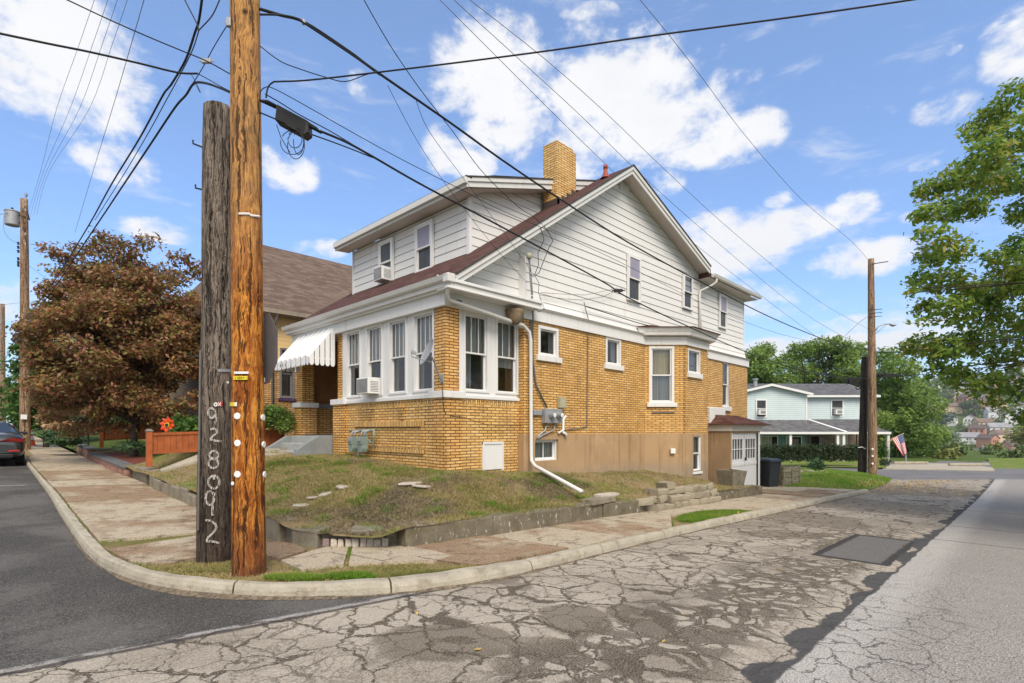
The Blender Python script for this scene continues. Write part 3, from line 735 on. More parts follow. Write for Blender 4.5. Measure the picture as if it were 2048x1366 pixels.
def slab(pts, dz=.122, g=.03, tilt=.016):
    JOINTS.extend(zip([tuple(p)[:2] for p in pts], [tuple(p)[:2] for p in pts[1:]+pts[:1]]))
    c = sum((Vector((p[0], p[1], 0)) for p in pts), Vector())/len(pts)
    P = []; tx, ty = R.uniform(-tilt, tilt), R.uniform(-tilt, tilt); lift = R.uniform(-.006, .010)
    for p in pts:
        q = Vector((p[0], p[1], 0)); d = (c-q); q = q+d.normalized()*g
        P.append((q.x, q.y, zr(q.x, q.y)+dz+lift+tx*(q.x-c.x)+ty*(q.y-c.y)))
    m.prism([(x, y, z-.07) for x, y, z in P], (0, 0, .07))
ysl = [8.7, 11.6, 12.9, 14.3, 15.6, 17.0, 18.4, 19.8]+[21.3+1.5*i for i in range(24)]
for a, b in zip(ysl, ysl[1:]):
    xa, xb = (kerb_x(a) if a < 26 else 1.66), (kerb_x(b) if b < 26 else 1.66)
    slab([(xa+.01, a), (3.02, a-.1), (3.02, b-.1), (xb+.01, b)])
def kin(px, py): return onG(px, py, dz=.122)
xsl = [4.12, 5.66, 7.1, 8.6, 10.0, 11.5, 13.0, 14.5, 16.0, 17.5]
def kerb_y(x):
    best = min(range(600, NK), key=lambda i: abs(I_[i].x-x)); return I_[best].y
for k_, (a, b) in enumerate(zip(xsl, xsl[1:])):
    q = .45 if k_ == 0 else 0
    ya = kerb_y(a)+.01; yb = kerb_y(b)+.01
    if 9.8 < a < 12: ya += .75; 
    if 9.8 < b < 12: yb += .75
    slab([(a, ya), (b, yb), (b-.25, 6.0), (a-.25-q, 6.1)])
# driveway apron up to the garage
for a, b in ((17.5, 19.0), (19.0, 20.6)):
    for y0, y1 in ((kerb_y(19)+.02, 5.6), (5.6, 7.15)):
        slab([(a, y0), (b, y0), (b+.1, y1), (a+.1, y1)])
for a, b in ((20.7, 21.9),):
    slab([(a, kerb_y(20.5)+.05), (b, kerb_y(21.5)+.05), (b, 5.7), (a, 7.1)])
# broken corner slabs
for P in ([(212,1098),(396,1069),(404,1112),(330,1128),(262,1124)], [(532,1080),(590,1086),(615,1100),(560,1118),(532,1112)],
          [(622,1101),(655,1092),(698,1092),(688,1128),(600,1140),(560,1122)], [(704,1092),(780,1092),(836,1088),(905,1112),(870,1122),(696,1128)],
          [(404,1075),(470,1072),(528,1080),(528,1110),(410,1112)]):
    slab([kin(*p)[:2] for p in P], dz=.118, g=.012)
struct(m.build('pavement', M['pave']))
# dirt and thin grass bed under and between the slabs
m = MB()
bed = []
N_ = 330
G = []
for i in range(0, NK, 4):
    p = I_[i]
    # inner target: foot of the retaining walls
    if p.y > 7.6: q = Vector((3.05, max(p.y, 7.2), 0))
    elif p.x > 4.3: q = Vector((p.x, 6.05 if p.x < 17.4 else 7.3, 0))
    else:
        f_ = (7.6-p.y)/(7.6-4.3) if False else None
        q = None
    G.append((p, q))
last = None
for k_, (p, q) in enumerate(G):
    if q is None:
        # interpolate between the neighbours that are set
        a = max(j for j in range(k_) if G[j][1] is not None); b = min(j for j in range(k_, len(G)) if G[j][1] is not None)
        f_ = (k_-a)/(b-a); A, B = G[a][1], G[b][1]
        c = Vector((3.05, 6.05, 0)); qq = (A*(1-f_)**2+c*2*f_*(1-f_)+B*f_**2)
        bed.append((p, qq))
    else: bed.append((p, q))
rowsG = []
for p, q in bed:
    row = []
    for s_ in range(9):
        w_ = s_/8; x, y = p.x+(q.x-p.x)*w_, p.y+(q.y-p.y)*w_
        row.append((x, y, zr(x, y)+.088+.006*math.sin(x*7+y*5)))
    rowsG.append(row)
m.grid(rowsG)
verge = struct(m.build('verge', M['soil'], smooth=True))

# --- the house's raised lawn
def wall_d(x, y):
    d3 = (x-2.95)*.84+(y-7.4)*.543+.05
    return min(x-2.95, y-5.93, d3)
def zlawn(x, y):
    zs = zr(x, y)+.125; d = wall_d(x, y)
    e_ = min(x-2.95, y-5.93)-((x-2.95)*.84+(y-7.4)*.543+.05); kc = sm(-.25, .35, e_)
    zE = zs+.25-.115*kc if x < 16.5 else zs+.02
    h = lot_z(x, y)
    k = sm(0, 1.75, d)*.80+.20*sm(.4, 2.6, d) if y > x*.0 else 0
    if x > 15.5: h = min(h, zr(x, y)+.35-.1*sm(16.5, 18, x))
    bump_ = .035*(mnoise.noise(Vector((x*1.9, y*1.9, 0)))+.6*mnoise.noise(Vector((x*4.6, y*4.6, 2))))*sm(0, .4, d)+.02*math.sin(x*2.1+1)*math.cos(y*1.7)+.012*math.sin(x*5.3+y*3.1)
    return zE+(h-zE)*k+bump_
m = MB(); G = []
xs = [2.97+i*.22 for i in range(64)]
for x in xs:
    row = []
    for j in range(56):
        y = 5.95+j*.22
        xx, yy = x, y
        d3 = (xx-2.95)*.84+(yy-7.4)*.543+.05
        if d3 < -.06: xx += (-d3-.06)*.84; yy += (-d3-.06)*.543
        row.append((xx, yy, zlawn(xx, yy)))
    G.append(row)
m.grid(G)
print('CRV', [tuple(round(c,2) for c in onG(a, b, dz=.14)) for a, b in ((558,1074),(587,1083),(640,1087),(700,1089),(770,1088),(826,1083))])
lawn = struct(m.build('lawn', M['soil'], smooth=True))
# neighbour's yard
def zyard(x, y): return zr(x, y)+.13+.42*sm(3.0, 4.6, x)+.08*sm(17, 24, y)
m = MB()
m.grid([[(x, y, zyard(x, y)) for y in [17.9+i*1.2 for i in range(34)]] for x in [3.05+i*1.0 for i in range(22)]])
yard = struct(m.build('yard', M['grassfield'], smooth=True))
# grass bank at the far corner of the house lot and the drive strip
rp = [(1549,975),(1560,955),(1572,940),(1600,934),(1640,934),(1685,940),(1730,944),(1785,954),(1775,962),(1740,975),(1722,982),(1690,984),(1640,981),(1600,976)]
RG = [onG(a, b, dz=.1) for a, b in rp]
cR = sum(RG, Vector())/len(RG)
m = MB(); c0 = m.a((cR.x, cR.y, zr(cR.x, cR.y)+.34)); r1 = []; r2 = []
for p in RG:
    r2.append(m.a((p.x, p.y, zr(p.x, p.y)+.02))); q = p.lerp(cR, .35); r1.append(m.a((q.x, q.y, zr(q.x, q.y)+.24)))
n_ = len(RG)
for i in range(n_):
    j = (i+1) % n_; m.F.append([c0, r1[i], r1[j]]); m.F.append([r1[i], r2[i], r2[j], r1[j]])
def zbank(x, y):
    return zr(x, y)+.2
M['soil_green'] = m_ground('green_bank', ((.09, .15, .025), (.19, .26, .05)), ((.20, .19, .07), (.32, .27, .12)), .55)
bank = struct(m.build('grass_bank', M['soil_green'], smooth=True))
# parking apron and grass beyond the cross street
def strip(name, pts, mat, dz):
    m = MB(); m.face([(p.x, p.y, zr(p.x, p.y)+dz) for p in [onG(a, b) for a, b in pts]][::-1]); return struct(m.build(name, mat))
m = MB()
pa = [(1765,939),(1860,940),(1990,943),(1985,936),(1930,929),(1790,926)]
m.prism([(p.x, p.y, zr(p.x, p.y)-.05) for p in [onG(a, b) for a, b in pa]][::-1], (0, 0, .09))
struct(m.build('parking_apron', M['curb']))
m = MB()
m.face([(q[0], q[1], -.76) for q in [at(1500, 0, 36), at(1772, 0, 33), at(1772, 0, 46), at(1500, 0, 46)]])
struct(m.build('front_lawn', M['soil_green']))
m = MB()
m.face([(q[0], q[1], -.82) for q in [at(1985, 0, 33.5), at(2300, 0, 33.5), at(2300, 0, 46), at(1975, 0, 46)]])
struct(m.build('roadside_grass', M['soil_green']))

# ---------------------------------------------------------------- grass blades (uncountable)
def blades(name, pts, mat, h=(.02, .05), wd=.006, lean=.7, seed=1):
    rg = np.random.default_rng(seed); P = np.array(pts, dtype=np.float64); n = len(P)
    a = rg.uniform(0, 2*np.pi, n); hh = rg.uniform(h[0], h[1], n); ln = rg.normal(0, lean, (n, 2))*hh[:, None]
    dx = np.stack([np.cos(a), np.sin(a), np.zeros(n)], 1)*wd*rg.uniform(.6, 1.3, n)[:, None]
    tip = P+np.concatenate([ln, hh[:, None]], 1)
    V = np.empty((n*3, 3)); V[0::3] = P-dx; V[1::3] = P+dx; V[2::3] = tip
    me = bpy.data.meshes.new(name); me.vertices.add(n*3); me.vertices.foreach_set('co', V.ravel())
    me.loops.add(n*3); me.loops.foreach_set('vertex_index', np.arange(n*3, dtype=np.int32))
    me.polygons.add(n); me.polygons.foreach_set('loop_start', np.arange(0, n*3, 3, dtype=np.int32))
    me.update(); me.validate(); me.materials.append(mat)
    o = bpy.data.objects.new(name, me); COL.objects.link(o); o['kind'] = 'stuff'; return o
rg = random.Random(5); pts = []
from mathutils import noise as mnoise
def inside_house(x, y): return (x > 6.5 and y > 8.3 and x < 22) or (x > 13.9 and y > 7.4+max(0, 14.75-x))
cnt = 0
while len(pts) < 150000:
    if rg.random() < .72: x = rg.uniform(2.97, 9.5); y = rg.uniform(5.95, 12.5)
    else: x = rg.uniform(2.97, 17); y = rg.uniform(5.95, 17)
    if wall_d(x, y) < .02 or inside_house(x, y): continue
    nz = mnoise.noise(Vector((x*1.3, y*1.3, 0)))
    if rg.random() > .75+nz*1.1: continue
    pts.append((x, y, zlawn(x, y)-.004))
g1 = blades('lawn_grass', pts, M['blade'], (.025, .065), .008, .8, 1)
pts2 = [p for p in pts if mnoise.noise(Vector((p[0]*3, p[1]*3, 5))) > .28 and rg.random() < .5]
g1b = blades('lawn_weeds', pts2, M['blade_green'], (.04, .10), .007, .9, 11); tag(g1b, 'taller green tufts and weeds in the corner lawn', 'grass', kind='stuff')
tag(g1, 'short dry yellow-green lawn around the front corner of the brick house', 'grass', kind='stuff')
pts = []
vbs = [(p, q) for p, q in bed if p.x < 4.6 and p.y < 7.2]
while len(pts) < 26000:
    i_ = rg.randrange(len(vbs)-1); f_ = rg.random(); p, q = vbs[i_][0].lerp(vbs[i_+1][0], f_), vbs[i_][1].lerp(vbs[i_+1][1], f_); w_ = abs(rg.gauss(.0, .22))
    if w_ > 1: continue
    x, y = p.x+(q.x-p.x)*w_, p.y+(q.y-p.y)*w_
    x += rg.uniform(-.05, .05); y += rg.uniform(-.05, .05)
    if x > 4.3 or y > 6.9:
        continue
    if mnoise.noise(Vector((x*2.1, y*2.1, 3))) < -.05 and rg.random() < .85: continue
    pts.append((x, y, zr(x, y)+.086))
g2 = blades('verge_grass', pts, M['blade'], (.012, .04), .006, 1.0, 2)
tag(g2, 'thin straw-coloured grass between kerb and corner slabs by the two poles', 'grass', kind='stuff')
pts = []
for cx_, cy_, rx_, ry_, n_ in ((590, 1156, 60, 5, 3000), (700, 1153, 50, 6, 2000)):
    c = onG(cx_, cy_, dz=.12); d = fwd(c); rw = rx_*d/F_PX; rf = abs(fwd(onG(cx_, cy_-ry_, dz=.12))-fwd(onG(cx_, cy_+ry_, dz=.12)))/2
    for _ in range(n_):
        a, r_ = rg.uniform(0, 6.28), math.sqrt(rg.random()); rr = r_*rw*math.cos(a); ff_ = r_*rf*math.sin(a)
        x, y = c.x+FY*rr+FX*ff_, c.y-FX*rr+FY*ff_
        pts.append((x, y, zr(x, y)+.112))
for _ in range(9000):
    x = 9.55+rg.random()*2.75; k0 = kerb_y(x)+.03; ww = .76*math.sin(math.pi*min(1, max(0, (x-9.45)/2.9)))**.4; y = k0+rg.random()*ww; pts.append((x, y, zr(x, y)+.09))
for a_, b_ in JOINTS:
    L_ = math.hypot(b_[0]-a_[0], b_[1]-a_[1])
    if a_[1] > 24 or L_ < .2: continue
    for _ in range(int(L_*90)):
        f_ = rg.random(); x, y = lerp(a_[0], b_[0], f_)+rg.gauss(0, .012), lerp(a_[1], b_[1], f_)+rg.gauss(0, .012)
        if mnoise.noise(Vector((x*1.4, y*1.4, 9))) < .12: continue
        pts.append((x, y, zr(x, y)+.09))
g3 = blades('green_tuft_grass', pts, M['blade_green'], (.02, .055), .006, .6, 3)
tag(g3, 'fresh green grass in the gap beside the kerb', 'grass', kind='stuff')
pts = []
for _ in range(26000):
    i = rg.randrange(n_ := len(RG)); a, b = RG[i], RG[(i+1) % len(RG)]; u_, v_ = rg.random(), rg.random()
    if u_+v_ > 1: u_, v_ = 1-u_, 1-v_
    u_ *= 1; p = cR+(a-cR)*u_+(b-cR)*v_
    s_ = u_+v_; hgt = lerp(.34, .24, s_/.65) if s_ < .65 else lerp(.24, .02, (s_-.65)/.35)
    pts.append((p.x, p.y, zr(p.x, p.y)+hgt-.01))
g4 = blades('bank_grass', pts, M['blade_green'], (.03, .08), .010, .6, 4)
tag(g4, 'bright green grass on the bank beyond the garage drive', 'grass', kind='stuff')
# fallen leaves
def scatter_quads(name, pts, mat, s=(.02, .05), seed=1, flat=.35):
    rg_ = np.random.default_rng(seed); P = np.array(pts); n = len(P); a = rg_.uniform(0, 6.28, n); sz = rg_.uniform(s[0], s[1], n)
    t1 = np.stack([np.cos(a), np.sin(a), rg_.normal(0, flat, n)], 1)*sz[:, None]; t2 = np.stack([-np.sin(a), np.cos(a), rg_.normal(0, flat, n)], 1)*sz[:, None]*.7
    V = np.empty((n*4, 3)); V[0::4] = P-t1; V[1::4] = P-t2*.8; V[2::4] = P+t1; V[3::4] = P+t2
    return quads_obj(name, V, n, mat)
def quads_obj(name, V, n, mat):
    me = bpy.data.meshes.new(name); me.vertices.add(n*4); me.vertices.foreach_set('co', V.ravel())
    me.loops.add(n*4); me.loops.foreach_set('vertex_index', np.arange(n*4, dtype=np.int32))
    me.polygons.add(n); me.polygons.foreach_set('loop_start', np.arange(0, n*4, 4, dtype=np.int32))
    me.update(); me.validate(); me.materials.append(mat)
    o = bpy.data.objects.new(name, me); COL.objects.link(o); return o
M['fallen'] = m_leaf('fallen_leaves', [(.20, .10, .03), (.42, .24, .06), (.55, .40, .10), (.30, .20, .12)], .1)
pts = []
for (cx_, cy_, rx_, ry_, n_) in ((1815, 972, 100, 14, 900), (1720, 975, 60, 9, 500), (1930, 985, 90, 10, 150), (1640, 968, 90, 12, 350), (1870, 966, 60, 6, 350)):
    for _ in range(n_):
        p = onG(cx_+rg.gauss(0, rx_*.5), min(1000, max(950, cy_+rg.gauss(0, ry_*.5)))); pts.append((p.x, p.y, p.z+.03+(.15 if cx_ in (1720, 1640) else 0)))
for _ in range(45):
    x, y = rg.uniform(1, 14), rg.uniform(1.3, 9)
    if x < 1.5 or y < 4.4 or True: pts.append((x, y, (zr(x, y)+.012) if y < 4.2 else zr(x, y)+.14))
fl = scatter_quads('fallen_leaves', pts, M['fallen'], (.015, .04)); tag(fl, 'dry yellow and brown leaves lying on the road and verge', 'leaves', kind='stuff')

# ---------------------------------------------------------------- retaining walls
def block_wall(name, label, path, hgt, mat, thick=.24, bl=.55, seed=1, cat='retaining wall', jit=.02, zf=None, inward=1, group=None, cap=None, hj=.02):
    R_ = random.Random(seed); m = MB(); P = [Vector((p[0], p[1], 0)) for p in path]
    root = None
    for a, b in zip(P, P[1:]):
        L = (b-a).length; n = max(1, round(L/bl)); d = (b-a).normalized(); nrm = Vector((-d.y, d.x, 0))*inward
        for i in range(n):
            s0, s1 = L*i/n, L*(i+1)/n; q = a+d*s0; zb = (zf or zr)(q.x, q.y)+.0; qe = a+d*s1; zbe = (zf or zr)(qe.x, qe.y)
            T = Matrix.Translation((q.x, q.y, 0)) @ Matrix.Rotation(math.atan2(d.y, d.x)+R_.uniform(-.02, .02), 4, 'Z')
            j = R_.uniform(-jit, jit); h = hgt(q) if callable(hgt) else hgt; h += R_.uniform(-hj, hj)
            y0, y1 = (j, thick+j) if inward > 0 else (-thick+j, j)
            g_ = .006; e = s1-s0-g_
            pts_ = [(g_, y0, zb), (e, y0, zbe), (e, y1, zbe), (g_, y1, zb), (g_, y0, zb+h), (e, y0, zbe+h), (e, y1, zbe+h+.01), (g_, y1, zb+h+.01)]
            bb = [m.a(T @ Vector(p)) for p in pts_]
            for f in ((0,3,2,1),(4,5,6,7),(0,1,5,4),(1,2,6,5),(2,3,7,6),(3,0,4,7)): m.F.append([bb[k] for k in f])
    o = m.build(name, mat, bevel=.018); tag(o, label, cat, group); return o
block_wall('retaining_wall', 'low mossy concrete block wall running past the old grey pole', [(2.95, 15.0), (2.95, 7.45)], .36, M['block'], .26, .55, 1, inward=1, hj=.035, jit=.035)
block_wall('retaining_wall', 'short mossy block wall ending against the pink block planter wall', [(3.08, 17.55), (3.08, 15.85), (4.1, 15.7)], .42, M['block'], .3, .55, 2, inward=1)
block_wall('retaining_wall', 'rough stone edging curving back beside the garden walk', [(3.25, 15.35), (4.2, 15.15), (5.4, 15.0)], lambda q: .36+.06*(q.x-3.2), M['block'], .22, .45, 3, inward=-1, jit=.05)
tag(block_wall('retaining_wall', 'long weathered concrete beam wall with white salt stains beside the pavement', [(4.05, 5.98), (7.2, 5.93), (9.9, 5.95)], .40, M['beam'], .26, 1.6, 4, jit=.008), 'long weathered concrete beam wall with white salt stains beside the pavement', 'retaining wall')
block_wall('retaining_wall', 'stub of block wall between the long beam wall and the heap of loose blocks', [(9.91, 5.99), (10.55, 6.0)], .36, M['block'], .3, .35, 18)
block_wall('retaining_wall', 'low broken footing under the heap of loose concrete blocks', [(9.9, 6.02), (13.2, 6.02)], .16, M['block'], .3, .8, 8)
block_wall('retaining_wall', 'low mossy beam wall at the garage end of the pavement', [(13.2, 5.98), (16.9, 5.92)], .36, M['beam'], .3, 1.8, 5, jit=.01)
# curved corner of dark long stones with little pale cobbles under them
crv = [Vector(onG(a, b, dz=.14)) for a, b in ((558,1074),(587,1083),(640,1087),(700,1089),(770,1088),(826,1083))]
block_wall('stone_edging', 'dark long stones curving round the lawn corner above the pale cobbles', [(p.x, p.y) for p in crv], .30, m_block('brown_grey_stone', (.15, .13, .10), (.32, .29, .23)), .3, .42, 6, jit=.05, hj=.055, zf=lambda x, y: zr(x, y)+.0)
R = random.Random(9)
cob0 = None
for k_ in range(9):
    px = 652+k_*14.5+(R.uniform(-1, 1)); p = onG(px, 1091-abs(k_-4)*.3, dz=.12)
    m = MB(); s_ = R.uniform(.8, 1.1); h = R.uniform(.10, .135)
    P = [(R.uniform(-.006, .006)+x*.047*s_, y*.045, z) for x, y, z in ((-1,-1,0),(1,-1,0),(1,1,0),(-1,1,0),(-.95,-.7,h),(.97,-.7,h*R.uniform(.85,1)),(.9,.9,h),(-.9,.9,h))]
    b = [m.a(q) for q in P]
    for f in ((0,3,2,1),(4,5,6,7),(0,1,5,4),(1,2,6,5),(2,3,7,6),(3,0,4,7)): m.F.append([b[i] for i in f])
    o = m.build('cobblestone', M['stone'] if k_ else m_block('rose_stone', (.20, .14, .13), (.33, .25, .24)), bevel=.012, loc=(p.x-.02, p.y-.05, p.z-.01)); o.rotation_euler = (R.uniform(-.08, .02), 0, math.radians(-34)+R.uniform(-.1, .1))
    tag(o, 'small pale cobblestone in the row at the foot of the curved stone edging' if k_ else 'rosy grey cobblestone at the left end of the row of pale cobbles', 'stone', 'cobblestones at the lawn corner')
# pale scraps of stone on the lawn bank
for k_, (px, py, s_, lab) in enumerate(((600,1013,.16,'flat white stone lying lowest on the lawn bank near the orange pole'), (628,997,.15,'flat white stone in the middle of the lawn bank beside another'), (652,990,.14,'flat white stone beside the middle one on the lawn bank'), (686,975,.16,'thin flat white stone high on the lawn bank'), (822,968,.24,'large pale stone slab lying on the crest of the lawn bank'), (843,974,.17,'pale jagged stone beside the large slab on the lawn crest'))):
    p = onG(px, py, f=zlawn); m = MB(); n = 7; R_ = random.Random(k_+30)
    top = [(s_*(.75+.5*R_.random())*math.cos(6.28*i/n), s_*.6*(.7+.6*R_.random())*math.sin(6.28*i/n), .0) for i in range(n)]
    m.prism(top, (0, 0, .035)); o = m.build('flat_stone', M['stone'], bevel=.01, loc=(p.x, p.y, zlawn(p.x, p.y)-.003)); o.rotation_euler = (R_.uniform(-.15, .05), R_.uniform(-.2, .05), R_.uniform(0, 3)); tag(o, lab, 'stone', 'white stones on the lawn bank')
# garden walk slabs
wp = [(3.3, 15.6), (4.2, 15.45), (5.1, 15.0), (5.5, 14.2), (5.45, 13.3)]
m = MB()
for a, b in zip(wp, wp[1:]):
    a, b = Vector((*a, 0)), Vector((*b, 0)); d = (b-a).normalized(); nn = Vector((-d.y, d.x, 0))*.42; a = a+d*.03
    q = [a-nn, b-nn, b+nn, a+nn]; m.prism([(p.x, p.y, zlawn(p.x, p.y)-.02) for p in q], (0, 0, .055))
struct(m.build('garden_path', M['curb']))
# heap of loose concrete blocks
R = random.Random(21)
def cblock(mat, L=.40, Wd=.2, H=.15):
    m = MB(); m.box(-L/2, L/2, -Wd/2, Wd/2, 0, H)
    return m
m = MB(); L, Wd, H = .40, .22, .155
prof = [(-.11, 0), (-.125, .05), (-.125, .13), (-.10, .155), (.11, .155), (.11, 0)]
m.prism([(-L/2, a, b) for a, b in prof], (L, 0, 0))
for k_ in range(3): m.box(-.15+k_*.11, -.09+k_*.11, -.06, .08, .1552, .158)
base_blk = m.build('concrete_block', M['pile'], bevel=.012)
# (grooves read as dark slots)
pos = []
X0 = 10.35
for i in range(8): pos.append((X0+.1+i*.42, 5.93+R.uniform(-.04, .04), 0, R.uniform(-.22, .22), 'bottom', i))
for i in range(9): pos.append((X0-.35+i*.42, 5.99+R.uniform(-.05, .05), 1, R.uniform(-.3, .3), 'middle', i))
for i in range(7): pos.append((X0+.55+i*.42, 6.10+R.uniform(-.04, .04), 2, R.uniform(-.3, .2), 'top', i))
pos.append((X0+.55, 6.2, 2.0, .9, 'loose', 0)); pos.append((X0+.98, 6.15, 2.9, .75, 'loose', 1))
ordn = ['first', 'second', 'third', 'fourth', 'fifth', 'sixth', 'seventh', 'eighth', 'ninth']
for k_, (x, y, lv, rz, row_, i) in enumerate(pos):
    o = base_blk if k_ == 0 else base_blk.copy()
    if k_: COL.objects.link(o)
    o.location = (x, y, zr(x, y)+.10+lv*.150+R.uniform(0, .01)); o.rotation_euler = (R.uniform(-.28, .10), R.uniform(-.14, .16), rz*1.6)
    lab = f'tan concrete block, {ordn[i]} from the left in the {row_} row of the heap' if row_ != 'loose' else ('tan concrete block lying askew behind the left end of the heap', 'tan concrete block lying askew on top of the heap')[i]
    tag(o, lab, 'block', 'loose concrete blocks heaped on the wall')
m = MB(); m.box(-.42, .42, -.13, .13, 0, .11); o = m.build('concrete_slab', M['block'], bevel=.015); o.location = (8.55, 6.05, zr(8.55, 6.05)+.40); o.rotation_euler = (0, 0, .05); tag(o, 'mossy concrete slab on the wall top where the white downspout ends', 'slab')
m = MB(); m.prism([(-.3,-.08,0),(.25,-.14,0),(.33,.08,0),(-.05,.16,0),(-.3,.1,0)], (0, 0, .05)); o = m.build('flat_stone', M['stone'], bevel=.01, loc=(8.9, 6.12, zr(8.9, 6.1)+.51)); tag(o, 'white painted stone chip on the slab by the downspout end', 'stone')
# neighbour's planter walls: pink blocks with slate caps
def planter(label, pts, h, seed):
    root = thing('planter_wall', label, 'planter wall', (pts[0][0], pts[0][1], zr(*pts[0])))
    m = MB(); c = MB(); t_ = .28
    for (a, b) in zip(pts, pts[1:]):
        a3, b3 = Vector((*a, 0)), Vector((*b, 0)); d = (b3-a3).normalized(); nn = Vector((-d.y, d.x, 0))
        n = max(1, int((b3-a3).length/1.2)); 
        for i in range(n):
            p, q = a3.lerp(b3, i/n), a3.lerp(b3, (i+1)/n)
            za, zb_ = zr(p.x, p.y), zr(q.x, q.y)
            P = [(p.x, p.y, za-.1), (q.x, q.y, zb_-.1), (q.x+nn.x*t_, q.y+nn.y*t_, zb_-.1), (p.x+nn.x*t_, p.y+nn.y*t_, za-.1)]
            top = [(x, y, (za if k in (0, 3) else zb_)+h) for k, (x, y, z) in enumerate(P)]
            ids = [m.a(v) for v in P+top]
            for f in ((0,3,2,1),(4,5,6,7),(0,1,5,4),(1,2,6,5),(2,3,7,6),(3,0,4,7)): m.F.append([ids[k] for k in f])
            o_ = .035
            P2 = [(x-(nn.x*o_ if k < 2 else -nn.x*.05), y-(nn.y*o_ if k < 2 else -nn.y*.05), z+.003) for k, (x, y, z) in enumerate(top)]
            ids = [c.a(v) for v in P2+[(x, y, z+.06) for x, y, z in P2]]
            for f in ((0,3,2,1),(4,5,6,7),(0,1,5,4),(1,2,6,5),(2,3,7,6),(3,0,4,7)): c.F.append([ids[k] for k in f])
    m.build('wall', M['redblock'], root); c.build('cap', M['capstone'], root, bevel=.01)
planter('pink block planter wall with slate cap next to the short mossy wall', [(2.97, 24.2), (2.95, 17.75), (4.2, 17.75)], .32, 1)
planter('second pink block planter wall with slate cap, further up the side street', [(3.1, 28.5), (3.05, 25.2), (4.3, 25.2)], .42, 2)
m = MB(); m.grid([[(x, y, zr(x, y)+.36+.1*(x-3)) for y in (18, 19.5, 21, 22.5, 24)] for x in (3.2, 4.0, 5.2, 7)])
struct(m.build('mulch_bed', M['mulch'], smooth=True))
# ================================================================ THE YELLOW BRICK HOUSE
HX, HY_ = 6.55, 8.31
house = thing('brick_house', 'yellow brick corner house with white siding gable, enclosed front porch and attached garage entry', 'house', (HX, HY_, .6))
def frame(ox, oy, ang):            # local x = along the wall to the right, local y = inward, z up
    return Matrix.Translation((ox, oy, 0)) @ Matrix.Rotation(ang, 4, 'Z')
FRONT = -math.pi/2
def wall(m, L0, L1, z0, z1, holes, rev=.10, y=0.0):
    xs = sorted({L0, L1, *[h[0] for h in holes], *[h[1] for h in holes]}); zs = sorted({z0, z1, *[h[2] for h in holes], *[h[3] for h in holes]})
    for a, b in zip(xs, xs[1:]):
        for c, d in zip(zs, zs[1:]):
            if a < L0-1e-6 or b > L1+1e-6 or c < z0-1e-6 or d > z1+1e-6: continue
            xc, zc = (a+b)/2, (c+d)/2
            if any(h[0] < xc < h[1] and h[2] < zc < h[3] for h in holes): continue
            m.face([(a, y, c), (b, y, c), (b, y, d), (a, y, d)])
    for a, b, c, d in holes:
        m.face([(a, y, c), (a, y, d), (a, y+rev, d), (a, y+rev, c)]); m.face([(b, y, d), (b, y, c), (b, y+rev, c), (b, y+rev, d)])
        m.face([(a, y, d), (b, y, d), (b, y+rev, d), (a, y+rev, d)]); m.face([(b, y, c), (a, y, c), (a, y+rev, c), (b, y+rev, c)])
